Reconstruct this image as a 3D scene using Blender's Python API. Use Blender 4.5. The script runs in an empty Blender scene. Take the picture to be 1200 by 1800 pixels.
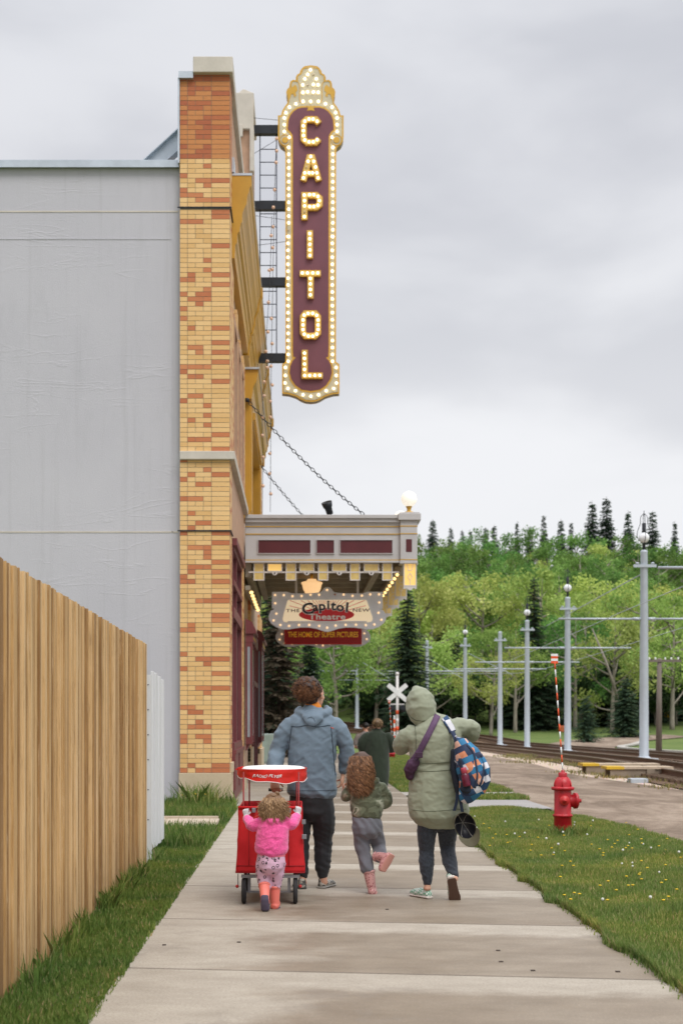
import bpy, bmesh, math, random
import numpy as np
from mathutils import Vector, Matrix, noise, Quaternion
from mathutils.bvhtree import BVHTree
R = math.radians; PI = math.pi
S = bpy.context.scene
C = S.collection
random.seed(7); rng = np.random.default_rng(7)

# ------------------------------------------------------------------ camera, world, sun, exposure
cam_d = bpy.data.cameras.new('camera'); cam = bpy.data.objects.new('camera', cam_d); C.objects.link(cam)
cam.location = (0, 0, 1.45); cam.rotation_euler = (R(90), 0, 0)
cam_d.sensor_fit = 'VERTICAL'; cam_d.sensor_height = 36.0; cam_d.sensor_width = 24.0; cam_d.lens = 50.0
cam_d.shift_x = 75 / 1800; cam_d.shift_y = 365 / 1800
cam_d.clip_start = 0.1; cam_d.clip_end = 3000
cam_d.dof.use_dof = True; cam_d.dof.focus_distance = 12.0; cam_d.dof.aperture_fstop = 3.2
S.camera = cam
S.view_settings.view_transform = 'Standard'; S.view_settings.look = 'None'
S.view_settings.exposure = 0.16; S.view_settings.gamma = 1.0

W = bpy.data.worlds.new('World'); S.world = W; W.use_nodes = True
nt = W.node_tree; N = nt.nodes; Lk = nt.links
for n_ in list(N): N.remove(n_)
def wn(t, **k):
    n_ = N.new(t)
    for a, b in k.items(): setattr(n_, a, b)
    return n_
SUN_EL, SUN_AZ = R(52), R(35)
wout = wn('ShaderNodeOutputWorld'); 
sky = wn('ShaderNodeTexSky', sky_type='NISHITA'); sky.sun_disc = False
sky.sun_elevation = SUN_EL; sky.sun_rotation = SUN_AZ
bgs = wn('ShaderNodeBackground'); bgs.inputs[1].default_value = 0.05
Lk.new(sky.outputs[0], bgs.inputs[0])
tc = wn('ShaderNodeTexCoord')
mp = wn('ShaderNodeMapping'); mp.inputs['Scale'].default_value = (1.0, 1.0, 2.6); mp.inputs['Location'].default_value = (0.31, 0.0, 0.17)
Lk.new(tc.outputs['Generated'], mp.inputs[0])
nz = wn('ShaderNodeTexNoise'); nz.inputs['Scale'].default_value = 3.4; nz.inputs['Detail'].default_value = 5; nz.inputs['Roughness'].default_value = .45
nz.inputs['Distortion'].default_value = .25
Lk.new(mp.outputs[0], nz.inputs[0])
cr = wn('ShaderNodeValToRGB'); cr.color_ramp.interpolation = 'EASE'
cr.color_ramp.elements[0].position = .36; cr.color_ramp.elements[0].color = (.56, .57, .61, 1)
cr.color_ramp.elements[1].position = .64; cr.color_ramp.elements[1].color = (.90, .905, .925, 1)
Lk.new(nz.outputs[0], cr.inputs[0])
sx = wn('ShaderNodeSeparateXYZ'); Lk.new(tc.outputs['Generated'], sx.inputs[0])
gr = wn('ShaderNodeValToRGB'); gr.color_ramp.interpolation = 'EASE'
e = gr.color_ramp.elements; e[0].position = 0.0; e[0].color = (.74, .74, .765, 1); e[1].position = 1.0; e[1].color = (.9, .9, .95, 1)
for p_, c_ in ((.12, (.77, .775, .80)), (.20, (.78, .785, .81)), (.28, (.67, .68, .715)), (.36, (.59, .60, .645)), (.46, (.575, .59, .64)), (.6, (.7, .7, .75))):
    q_ = e.new(p_); q_.color = (*c_, 1)
Lk.new(sx.outputs['Z'], gr.inputs[0])
mx = wn('ShaderNodeMix', data_type='RGBA'); mx.inputs[0].default_value = .48
Lk.new(gr.outputs[0], mx.inputs[6]); Lk.new(cr.outputs[0], mx.inputs[7])
bgc = wn('ShaderNodeBackground')
mr_ = wn('ShaderNodeMapRange'); mr_.interpolation_type = 'SMOOTHSTEP'      # an overcast sky is brightest overhead
for i_, v_i in enumerate((.42, 1.0, 1.0, 2.6)): mr_.inputs[1+i_].default_value = v_i
Lk.new(sx.outputs['Z'], mr_.inputs[0]); Lk.new(mr_.outputs[0], bgc.inputs[1])
Lk.new(mx.outputs[2], bgc.inputs[0])
ms = wn('ShaderNodeMixShader'); ms.inputs[0].default_value = .93
Lk.new(bgs.outputs[0], ms.inputs[1]); Lk.new(bgc.outputs[0], ms.inputs[2]); Lk.new(ms.outputs[0], wout.inputs[0])

sd = bpy.data.lights.new('sun', 'SUN'); sd.energy = 1.5; sd.angle = R(28); sd.color = (1.0, .96, .9)
sun = bpy.data.objects.new('sun', sd); C.objects.link(sun)
sun.rotation_euler = (R(38), 0, R(28))     # high, behind the camera and to its right

# ------------------------------------------------------------------ helpers
def tag(o, label=None, cat=None, group=None, kind=None):
    if label: o['label'] = label
    if cat: o['category'] = cat
    if group: o['group'] = group
    if kind: o['kind'] = kind
    return o
def thing(name, label, cat, loc=(0, 0, 0), rz=0, group=None):
    o = bpy.data.objects.new(name, None); C.objects.link(o); o.empty_display_size = .1
    o.location = loc; o.rotation_euler = (0, 0, rz)
    return tag(o, label, cat, group)
def dup(o, parent=None, loc=None, rz=None, sc=None, label=None):
    c = o.copy(); C.objects.link(c)
    if parent is not None: c.parent = parent
    for ch in o.children: dup(ch, c)
    if loc is not None: c.location = loc
    if rz is not None: c.rotation_euler = (0, 0, rz)
    if sc is not None: c.scale = sc if hasattr(sc, '__len__') else (sc, sc, sc)
    if label: c['label'] = label
    return c

class MB:
    def __init__(s): s.v = []; s.f = []; s.t = []; s.m = []; s.sm = []
    def add(s, vs, fs, t=.5, m=0, sm=False):
        b = len(s.v); s.v += [tuple(p) for p in vs]
        for f in fs: s.f.append(tuple(b + i for i in f)); s.t.append(t); s.m.append(m); s.sm.append(sm)
    def box(s, x0, x1, y0, y1, z0, z1, t=.5, m=0, mat=None):
        vs = [(x0,y0,z0),(x1,y0,z0),(x1,y1,z0),(x0,y1,z0),(x0,y0,z1),(x1,y0,z1),(x1,y1,z1),(x0,y1,z1)]
        if mat is not None: vs = [mat @ Vector(p) for p in vs]
        s.add(vs, [(0,3,2,1),(4,5,6,7),(0,1,5,4),(1,2,6,5),(2,3,7,6),(3,0,4,7)], t, m)
    def rbox(s, x0, x1, y0, y1, z0, z1, r=.02, t=.5, m=0, mat=None):
        # box with chamfered vertical and horizontal edges
        bm = bmesh.new(); bmesh.ops.create_cube(bm, size=1)
        for v in bm.verts: v.co = Vector(((x0+x1)/2+v.co.x*(x1-x0), (y0+y1)/2+v.co.y*(y1-y0), (z0+z1)/2+v.co.z*(z1-z0)))
        bmesh.ops.bevel(bm, geom=bm.edges[:], offset=r, segments=2, affect='EDGES', profile=.6)
        s.bm(bm, t, m, mat)
    def bm(s, bm, t=.5, m=0, mat=None, sm=False):
        bm.verts.index_update()
        s.add([(mat @ v.co if mat is not None else v.co.copy()) for v in bm.verts], [[v.index for v in f.verts] for f in bm.faces], t, m, sm); bm.free()
    def tube(s, pts, r, n=8, t=.5, m=0, cap=True, sm=True):
        pts = [Vector(p) for p in pts]; rs = r if hasattr(r, '__len__') else [r]*len(pts)
        vs = []; up = None
        for i, p in enumerate(pts):
            d = (pts[min(i+1, len(pts)-1)] - pts[max(i-1, 0)])
            if d.length < 1e-9: d = Vector((0, 0, 1))
            d.normalize()
            if up is None: up = Vector((0, 0, 1)) if abs(d.z) < .9 else Vector((1, 0, 0))
            a = d.cross(up)
            if a.length < 1e-4: a = d.cross(Vector((0, 1, 0)))
            a.normalize(); b = a.cross(d); up = b
            for k in range(n):
                w = 2*PI*k/n; vs.append(p + (a*math.cos(w) + b*math.sin(w))*rs[i])
        fs = [(i*n+k, i*n+(k+1) % n, (i+1)*n+(k+1) % n, (i+1)*n+k) for i in range(len(pts)-1) for k in range(n)]
        s.add(vs, fs, t, m, sm)
        if cap:
            b = len(s.v) - len(vs)
            s.f.append(tuple(b+k for k in reversed(range(n)))); s.t.append(t); s.m.append(m); s.sm.append(False)
            q = b + (len(pts)-1)*n
            s.f.append(tuple(q+k for k in range(n))); s.t.append(t); s.m.append(m); s.sm.append(False)
    def lathe(s, prof, n=20, c=(0, 0, 0), t=.5, m=0, mat=None, sm=True):
        vs = []
        for r, z in prof:
            for k in range(n):
                w = 2*PI*k/n; p = Vector((c[0]+r*math.cos(w), c[1]+r*math.sin(w), c[2]+z))
                vs.append(mat @ p if mat is not None else p)
        fs = [(i*n+k, i*n+(k+1) % n, (i+1)*n+(k+1) % n, (i+1)*n+k) for i in range(len(prof)-1) for k in range(n)]
        s.add(vs, fs, t, m, sm)
    def ball(s, c, r, n=16, t=.5, m=0):
        rr = r if hasattr(r, '__len__') else (r, r, r)
        vs = []; k2 = n//2
        for i in range(k2+1):
            a = -PI/2 + PI*i/k2
            for k in range(n):
                w = 2*PI*k/n; vs.append((c[0]+rr[0]*math.cos(a)*math.cos(w), c[1]+rr[1]*math.cos(a)*math.sin(w), c[2]+rr[2]*math.sin(a)))
        s.add(vs, [(i*n+k, i*n+(k+1) % n, (i+1)*n+(k+1) % n, (i+1)*n+k) for i in range(k2) for k in range(n)], t, m, True)
    def prism(s, poly, y0, y1, t=.5, m=0, mat=None, side_m=None):
        # polygon in (x,z), extruded from y0 (front) to y1
        n = len(poly)
        area = sum(poly[i][0]*poly[(i+1) % n][1]-poly[(i+1) % n][0]*poly[i][1] for i in range(n))
        if area < 0: poly = list(reversed(poly))
        vs = [Vector((x, y0, z)) for x, z in poly] + [Vector((x, y1, z)) for x, z in poly]
        if mat is not None: vs = [mat @ p for p in vs]
        s.add(vs, [tuple(range(n)), tuple(reversed(range(n, 2*n)))], t, m)
        b = len(s.v) - 2*n
        for i in range(n):
            j = (i+1) % n
            s.f.append((b+j, b+i, b+n+i, b+n+j)); s.t.append(t); s.m.append(m if side_m is None else side_m); s.sm.append(False)
    def build(s, name, mats, parent=None, smooth=False):
        me = bpy.data.meshes.new(name); me.from_pydata(s.v, [], s.f)
        mats = mats if isinstance(mats, (list, tuple)) else [mats]
        for m_ in mats: me.materials.append(m_)
        me.polygons.foreach_set('material_index', s.m)
        me.polygons.foreach_set('use_smooth', [True]*len(s.f) if smooth else s.sm)
        a = me.attributes.new('tint', 'FLOAT', 'FACE'); a.data.foreach_set('value', [float(x) for x in s.t])
        me.update()
        o = bpy.data.objects.new(name, me); C.objects.link(o)
        if parent is not None: o.parent = parent
        return o

def bevel(o, w=.01, seg=2, ang=35):
    m_ = o.modifiers.new('b', 'BEVEL'); m_.width = w; m_.segments = seg; m_.limit_method = 'ANGLE'; m_.angle_limit = R(ang)
    return o

# ---- materials
class MT:
    def __init__(s, name):
        s.m = bpy.data.materials.new(name); s.m.use_nodes = True; s.t = s.m.node_tree
        s.b = s.t.nodes['Principled BSDF']; s.out = s.t.nodes['Material Output']
        s.c = s.n('ShaderNodeTexCoord').outputs['Object']
    def n(s, ty, **k):
        x = s.t.nodes.new(ty)
        for a, b in k.items(): setattr(x, a, b)
        return x
    def lk(s, a, b): s.t.links.new(a, b)
    def val(s, sock, v):
        if isinstance(v, (int, float, tuple)): sock.default_value = v if not isinstance(v, tuple) or len(v) != 3 or sock.type == 'VECTOR' else (*v, 1)
        else: s.lk(v, sock)
    def math(s, op, a, b=0, c=0, clamp=False):
        x = s.n('ShaderNodeMath', operation=op); x.use_clamp = clamp
        s.val(x.inputs[0], a); s.val(x.inputs[1], b); s.val(x.inputs[2], c); return x.outputs[0]
    def mapv(s, sc, loc=(0, 0, 0), rot=(0, 0, 0), src=None):
        x = s.n('ShaderNodeMapping'); x.inputs['Scale'].default_value = sc; x.inputs['Location'].default_value = loc; x.inputs['Rotation'].default_value = rot
        s.lk(src or s.c, x.inputs[0]); return x.outputs[0]
    def noise(s, scale, detail=4, rough=.55, vec=None, dist=0):
        x = s.n('ShaderNodeTexNoise'); x.inputs['Scale'].default_value = scale; x.inputs['Detail'].default_value = detail
        x.inputs['Roughness'].default_value = rough; x.inputs['Distortion'].default_value = dist
        s.lk(vec or s.c, x.inputs[0]); return x.outputs[0]
    def ramp(s, f, stops, interp='LINEAR'):
        x = s.n('ShaderNodeValToRGB'); x.color_ramp.interpolation = interp; e = x.color_ramp.elements
        while len(e) < len(stops): e.new(.5)
        for i, (p, c) in enumerate(stops):
            e[i].position = p; e[i].color = (*c, 1) if isinstance(c, tuple) else (c, c, c, 1)
        s.lk(f, x.inputs[0]); return x.outputs[0]
    def mix(s, f, a, b, bl='MIX'):
        x = s.n('ShaderNodeMix', data_type='RGBA', blend_type=bl); s.val(x.inputs[0], f); s.val(x.inputs[6], a); s.val(x.inputs[7], b); return x.outputs[2]
    def xyz(s, src=None):
        x = s.n('ShaderNodeSeparateXYZ'); s.lk(src or s.c, x.inputs[0]); return x.outputs
    def tint(s):
        x = s.n('ShaderNodeAttribute', attribute_name='tint'); return x.outputs['Fac']
    def obrand(s): return s.n('ShaderNodeObjectInfo').outputs['Random']
    def bump(s, h, st=.3, d=.01, prev=None):
        x = s.n('ShaderNodeBump'); x.inputs['Strength'].default_value = st; x.inputs['Distance'].default_value = d
        s.lk(h, x.inputs['Height'])
        if prev: s.lk(prev, x.inputs['Normal'])
        s.lk(x.outputs[0], s.b.inputs['Normal']); return x.outputs[0]
    def set(s, col=None, rough=None, metal=None, spec=None):
        if col is not None: s.val(s.b.inputs['Base Color'], col)
        if rough is not None: s.val(s.b.inputs['Roughness'], rough)
        if metal is not None: s.val(s.b.inputs['Metallic'], metal)
        if spec is not None: s.b.inputs['Specular IOR Level'].default_value = spec
        return s.m
def mul(c, k): return tuple(min(1, x*k) for x in c)
def mat(name, col, rough=.7, metal=0., var=.12, scale=3, bump=0., bscale=60, stretch=(1, 1, 1), spec=.4, bd=.004, tint=0.):
    T = MT(name); v = T.mapv(stretch)
    n1 = T.noise(scale, 5, .6, v)
    c = T.ramp(n1, [(.3, mul(col, 1-var)), (.7, mul(col, 1+var))])
    if tint:
        f = T.math('ADD', T.math('MULTIPLY', T.tint(), 2*tint), 1-tint)
        c = T.mix(1.0, c, f, 'MULTIPLY')
    T.set(c, T.math('ADD', T.math('MULTIPLY', n1, .15), rough-.075), metal, spec)
    if bump: T.bump(T.noise(bscale, 4, .6, v), bump, bd)
    return T.m
def emis(name, col, st, base=None, rough=.3):
    T = MT(name); T.set(base or col, rough); T.b.inputs['Emission Color'].default_value = (*col, 1); T.b.inputs['Emission Strength'].default_value = st
    return T.m

def gz(x, y):
    b = float(np.interp(y, [0, 45, 85, 95, 120, 135, 175, 230, 260, 400], [0, 0, -.3, -.3, .45, 1.6, 8., 20., 22.5, 22.5]))
    return b

def strip_sheet(name, L, Rr, off, m, nu=6, step=2.0, kind='structure'):
    # sheet between two polylines, follows the ground
    def resamp(P, n):
        P = np.array(P, float); d = np.r_[0, np.cumsum(np.hypot(*(np.diff(P, axis=0).T)))]
        t = np.linspace(0, d[-1], n); return np.c_[np.interp(t, d, P[:, 0]), np.interp(t, d, P[:, 1])]
    ln = max(np.hypot(*(np.diff(np.array(L, float), axis=0).T)).sum(), 1); n = max(int(ln/step), 2)
    A = resamp(L, n); B = resamp(Rr, n); mb = MB(); vs = []
    for i in range(n):
        for k in range(nu+1):
            p = A[i]*(1-k/nu) + B[i]*k/nu; vs.append((p[0], p[1], gz(*p)+off))
    mb.add(vs, [(i*(nu+1)+k, i*(nu+1)+k+1, (i+1)*(nu+1)+k+1, (i+1)*(nu+1)+k) for i in range(n-1) for k in range(nu)], sm=True)
    return tag(mb.build(name, m), kind=kind)
def offs(P, d):
    out = []
    for i, p in enumerate(P):
        a = P[max(i-1, 0)]; b = P[min(i+1, len(P)-1)]; t = Vector((b[0]-a[0], b[1]-a[1])).normalized()
        out.append((p[0]+t.y*d, p[1]-t.x*d))
    return out
def smoothp(P, per=8):
    # Catmull-Rom through points (any dimension)
    P = [np.array(p, float) for p in P]; Q = [2*P[0]-P[1]] + P + [2*P[-1]-P[-2]]; out = []
    for i in range(1, len(Q)-2):
        for k in range(per):
            t = k/per
            out.append(tuple(.5*((2*Q[i]) + (-Q[i-1]+Q[i+1])*t + (2*Q[i-1]-5*Q[i]+4*Q[i+1]-Q[i+2])*t*t + (-Q[i-1]+3*Q[i]-3*Q[i+1]+Q[i+2])*t**3)))
    out.append(tuple(P[-1])); return out
def poff(poly, d):
    # inset (d<0) / outset of a closed 2D polygon
    n = len(poly); ar = sum(poly[i][0]*poly[(i+1) % n][1]-poly[(i+1) % n][0]*poly[i][1] for i in range(n)); s_ = 1 if ar > 0 else -1
    out = []
    for i in range(n):
        a = Vector(poly[i-1]); p = Vector(poly[i]); b = Vector(poly[(i+1) % n])
        t1 = (p-a).normalized(); t2 = (b-p).normalized(); n1 = Vector((t1.y, -t1.x))*s_; n2 = Vector((t2.y, -t2.x))*s_
        m_ = n1+n2
        if m_.length < 1e-5: m_ = n1
        m_.normalize(); k = d/max(m_.dot(n1), .5); out.append((p.x+m_.x*k, p.y+m_.y*k))
    return out
def ribbon(path, w, closed=False):
    # 2D polyline -> outline quads list with mitred joins; returns list of quads (4 pts)
    n = len(path); P = [Vector(p) for p in path]; Lp = []; Rp = []
    for i in range(n):
        if closed: a, b = P[i-1], P[(i+1) % n]
        else: a, b = P[max(i-1, 0)], P[min(i+1, n-1)]
        t1 = (P[i]-a) if (P[i]-a).length > 1e-9 else (b-P[i]); t2 = (b-P[i]) if (b-P[i]).length > 1e-9 else t1
        t1 = t1.normalized(); t2 = t2.normalized(); n1 = Vector((t1.y, -t1.x)); n2 = Vector((t2.y, -t2.x)); m_ = (n1+n2).normalized()
        k = w/2/max(m_.dot(n1), .35); Lp.append(P[i]-m_*k); Rp.append(P[i]+m_*k)
    return Lp, Rp
def ribbon_solid(mb, path, w, y0, y1, closed=False, t=.5, m=0):
    Lp, Rp = ribbon(path, w, closed); n = len(path)
    vs = [(p.x, y0, p.y) for p in Lp]+[(p.x, y0, p.y) for p in Rp]+[(p.x, y1, p.y) for p in Lp]+[(p.x, y1, p.y) for p in Rp]
    fs = []
    for i in range(n if closed else n-1):
        j = (i+1) % n
        fs += [(i, j, n+j, n+i), (2*n+i, 3*n+i, 3*n+j, 2*n+j), (i, 2*n+i, 2*n+j, j), (n+i, n+j, 3*n+j, 3*n+i)]
    if not closed: fs += [(0, n, 3*n, 2*n), (n-1, 3*n-1, 4*n-1, 2*n-1)]
    mb.add(vs, fs, t, m)
def text_mesh(body, size, depth=.002, bold=0., shear=0., sx=1., align='CENTER', spacing=1.):
    cu = bpy.data.curves.new('lettering', 'FONT'); cu.body = body; cu.size = size; cu.extrude = depth; cu.offset = bold; cu.shear = shear
    cu.align_x = align; cu.align_y = 'CENTER'; cu.space_character = spacing
    o = bpy.data.objects.new('lettering', cu); C.objects.link(o); bpy.context.view_layer.update()
    me = bpy.data.meshes.new_from_object(o); bpy.data.objects.remove(o)
    me.transform(Matrix.Diagonal((sx, 1, 1, 1)))
    me.transform(Matrix.Rotation(R(90), 4, 'X'))     # stand it up facing -Y
    return me
def text_into(mb, me, loc=(0, 0, 0), rot=0, t=.5, m=0):
    M_ = Matrix.Translation(loc) @ Matrix.Rotation(rot, 4, 'Y')
    mb.add([M_ @ v.co for v in me.vertices], [tuple(p.vertices) for p in me.polygons], t, m)
# ------------------------------------------------------------------ materials of the setting
def m_grass_ground(name, a, b, c):
    T = MT(name); n1 = T.noise(.35, 5, .6); n2 = T.noise(9, 6, .7)
    col = T.mix(T.ramp(n1, [(.35, 0.), (.65, 1.)]), a, b); col = T.mix(T.ramp(n2, [(.5, 0.), (.72, .7)]), col, c)
    T.set(col, .95, 0, .15); T.bump(T.noise(60, 4, .7), .6, .03); return T.m
M_lawn = m_grass_ground('lawn_green', (.085, .14, .035), (.13, .18, .05), (.24, .21, .11))
M_soil = m_grass_ground('grass_soil', (.10, .14, .035), (.13, .17, .045), (.22, .19, .09))

T = MT('sidewalk_concrete')
x, y, z = T.xyz()
n_b = T.noise(.9, 6, .65, T.mapv((.8, 1.3, 1)), .4); n_f = T.noise(70, 6, .8); n_m = T.noise(2.6, 7, .68, T.mapv((.8, 1.5, 1)))
ph = T.math('FRACT', T.math('DIVIDE', T.math('ADD', T.math('ADD', y, T.math('MULTIPLY', x, .13)), 0.06), 2.02))     # 0 at a joint, rising away from the camera
band = T.ramp(T.math('ADD', ph, T.math('MULTIPLY', T.math('SUBTRACT', n_m, .5), .16)), [(.0, 1.), (.70, 1.), (.80, 0.), (.995, 0.)])
xr = T.ramp(T.math('ADD', T.math('DIVIDE', x, 3.), T.math('MULTIPLY', n_b, .9)), [(.28, 0.), (.52, 1.)])
wet = T.math('MULTIPLY', T.math('MULTIPLY', band, xr), T.ramp(n_b, [(.2, .55), (.6, 1.)]), clamp=True)
dry = T.ramp(n_m, [(.25, (.30, .262, .208)), (.5, (.37, .328, .268)), (.75, (.45, .405, .335))])
c = T.mix(T.math('MULTIPLY', wet, .95), dry, T.ramp(n_m, [(.3, (.165, .125, .083)), (.7, (.25, .198, .14))]))
c = T.mix(T.ramp(n_f, [(.36, .5), (.52, 0.)]), c, (.17, .145, .12)); c = T.mix(T.ramp(n_f, [(.56, 0.), (.7, .4)]), c, (.55, .51, .46))
c = T.mix(T.ramp(T.math('ABSOLUTE', T.math('SUBTRACT', T.math('FRACT', T.math('DIVIDE', T.math('ADD', T.math('ADD', y, T.math('MULTIPLY', x, .13)), .066), 2.02)), .5)), [(.488, 0.), (.4975, .75)]), c, (.12, .10, .08)); c = T.mix(T.ramp(T.noise(.8, 6, .7, T.mapv((1, 1, 1), (4, 9, 0))), [(.6, 0.), (.64, .35), (.7, .1)]), c, (.21, .18, .15))
T.set(c, T.ramp(wet, [(0., .85), (1., .55)]), 0, .35); T.bump(n_f, .25, .004); M_walk = T.m

def m_conc(name, a, b, dirt=.3):
    T = MT(name); n1 = T.noise(2.5, 6, .65); n2 = T.noise(45, 4, .7)
    c = T.ramp(n1, [(.3, a), (.7, b)]); c = T.mix(T.ramp(n2, [(.3, dirt), (.55, 0.)]), c, mul(a, .5))
    T.set(c, .85, 0, .3); T.bump(n2, .25, .004); return T.m
M_conc = m_conc('old_concrete', (.36, .34, .31), (.46, .44, .40))
M_concd = m_conc('dark_foundation_concrete', (.20, .20, .19), (.28, .28, .26))  # darker grey concrete tone, also used on the roofs
M_stone = m_conc('cream_cast_stone', (.50, .40, .27), (.58, .48, .34), .1)
M_cap = m_conc('pale_cast_stone', (.50, .46, .40), (.62, .57, .50), .12)
M_asph = m_conc('grey_crossing', (.30, .29, .28), (.38, .36, .35))

T = MT('dirt_road'); n1 = T.noise(.45, 7, .7, T.mapv((1.3, .5, 1)), 1.2); n2 = T.noise(3.2, 6, .7, T.mapv((1, .35, 1))); n3 = T.noise(60, 4, .8)
c = T.ramp(n1, [(.38, (.115, .082, .057)), (.5, (.25, .19, .14)), (.62, (.42, .34, .265))])
c = T.mix(.35, c, T.ramp(n2, [(.3, (.17, .125, .09)), (.7, (.40, .32, .25))])); c = T.mix(T.ramp(n3, [(.35, .5), (.55, 0.)]), c, (.13, .10, .08))
T.set(c, .95, 0, .2); T.bump(n3, .6, .02); M_road = T.m
T = MT('pale_gravel'); n1 = T.noise(.8, 4, .6); vo = T.n('ShaderNodeTexVoronoi'); vo.inputs['Scale'].default_value = 22; T.lk(T.c, vo.inputs[0])
c = T.mix(.5, T.ramp(n1, [(.3, (.46, .36, .28)), (.7, (.60, .49, .39))]), vo.outputs['Color'], 'SOFT_LIGHT'); c = T.mix(T.ramp(T.noise(1.6, 5, .6), [(.62, 0.), (.72, .7)]), c, (.22, .24, .10))
T.set(c, .95, 0, .2); T.bump(vo.outputs[0], .7, .04); M_gravel = T.m
M_ballast = mat('rusty_ballast', (.14, .085, .05), .95, var=.45, scale=6, bump=.8, bscale=25, bd=.05)

T = MT('stucco')   # grey white stucco with long horizontal trowel wrinkles
n1 = T.noise(.5, 5, .6); n2 = T.noise(1.4, 3, .5, T.mapv((.35, 1, 2.2)), dist=.8); n3 = T.noise(70, 4, .7); 
w = T.math('ABSOLUTE', T.math('SUBTRACT', n2, .5)); wr = T.ramp(w, [(.0, 1.), (.012, .25), (.03, 0.)])
msk = T.ramp(T.noise(.7, 3, .5, T.mapv((1, 1, 1), (3, 1, 5))), [(.45, 0.), (.6, 1.)])
c = T.ramp(n1, [(.25, (.475, .468, .510)), (.75, (.53, .522, .560))]); c = T.mix(T.ramp(T.noise(3.5, 6, .7, T.mapv((1, 1, .25))), [(.55, 0.), (.8, .25)]), c, (.36, .36, .38))
T.set(c, .85, 0, .3); zz_ = T.xyz()[2]; c = T.mix(T.ramp(T.math('ADD', T.math('DIVIDE', zz_, 1.6), T.noise(1.6, 5, .7, T.mapv((1, 1, .6)))), [(.35, .55), (.85, 0.)]), c, (.27, .26, .25)); c = T.mix(T.ramp(T.noise(1.2, 5, .7, T.mapv((5, 1, .16))), [(.56, 0.), (.78, .45)]), c, (.36, .355, .37)); T.set(c); b1 = T.bump(n3, .4, .012); T.bump(T.math('MULTIPLY', wr, msk), .36, .007, b1); M_stucco = T.m

M_flash = mat('galvanised_flashing', (.50, .55, .60), .4, .5, var=.1)
M_paint = mat('grey_white_paint', (.50, .49, .49), .5, var=.06)
M_paintw = mat('white_panel_paint', (.64, .61, .59), .5, var=.04)
M_goldl = mat('ochre_gold_paint', (.56, .33, .05), .45, var=.1)
M_gold = mat('cornice_gold_paint', (.52, .28, .028), .45, var=.1, scale=2, spec=.5)
M_maroon = mat('maroon_panel_paint', (.10, .018, .022), .35, var=.12)
M_maroonf = mat('maroon_frame_paint', (.17, .045, .05), .45, var=.12)
M_black = mat('black_steel', (.025, .028, .034), .45, .3, var=.1)
M_blue = mat('dark_blue_steel', (.03, .04, .07), .5, .3)
M_lamp_white = emis('lit_white_globe', (1, .92, .78), .62, (.6, .6, .56))
M_globe = mat('milky_globe', (.82, .83, .86), .25, var=.02)
M_steel = mat('galvanised_pole', (.46, .51, .56), .5, .25, var=.05, scale=5)
M_glassd = mat('dark_window_glass', (.05, .06, .06), .08, 0, var=.3, spec=.8)
M_mirror = mat('pale_display_glass', (.30, .34, .38), .12, 0, var=.1, spec=.8)
M_fb = mat('facade_pink_brick', (.48, .30, .20), .8, var=.12, scale=5, bump=.3, bscale=20)

def m_brick(name, tone):
    T = MT(name); t = T.tint(); n = T.noise(18, 5, .7, T.mapv((1, 1, 3)))
    if tone == 'mix':
        c = T.ramp(t, [(0., (.66, .40, .155)), (.25, (.73, .465, .20)), (.5, (.77, .51, .235)), (.74, (.71, .43, .175)), (.76, (.56, .20, .08)), (.9, (.47, .155, .065)), (1., (.58, .23, .095))])
    else:
        c = T.ramp(t, [(0., (.38, .105, .045)), (.45, (.44, .135, .05)), (.5, (.50, .19, .06)), (1., (.54, .225, .075))])
    c = T.mix(.22, c, T.ramp(n, [(.3, (.2, .2, .2)), (.7, (.85, .85, .85))]), 'SOFT_LIGHT')
    T.set(c, .6, 0, .35); T.bump(n, .2, .004); return T.m
M_brick = m_brick('yellow_orange_brick', 'mix'); M_brickr = m_brick('orange_red_brick', 'red')
M_mortar = mat('grey_mortar', (.21, .18, .145), .95, var=.15, scale=20)

# ------------------------------------------------------------------ ground, sidewalk, roads, tracks
mb = MB(); xs = np.r_[np.linspace(-300, -20, 15), np.linspace(-16, 60, 39), np.linspace(70, 400, 14)]; ys = np.unique(np.r_[np.linspace(-40, 43, 15), np.linspace(46, 259, 80), np.linspace(280, 900, 12), [45, 85, 95, 120, 135, 175, 230, 260]])
vs = [(a, b, gz(a, b)-.02) for b in ys for a in xs]; nx = len(xs)
mb.add(vs, [(j*nx+i, j*nx+i+1, (j+1)*nx+i+1, (j+1)*nx+i) for j in range(len(ys)-1) for i in range(nx-1)], sm=True)
tag(mb.build('ground', M_lawn), kind='structure')

# verge soil sheets under the modelled grass
strip_sheet('ground_verge', [(1.9, 0), (1.9, 22.9)], [(4.75, 0), (4.55, 14), (4.5, 16.7), (4.45, 19), (4.15, 21.5), (3.6, 22.9)], .012, M_soil, 6, .8)
strip_sheet('ground_strip', [(-3.2, -3), (-3.2, 23.3)], [(-.95, -3), (-.95, 23.3)], .010, M_soil, 4, 1)

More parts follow.
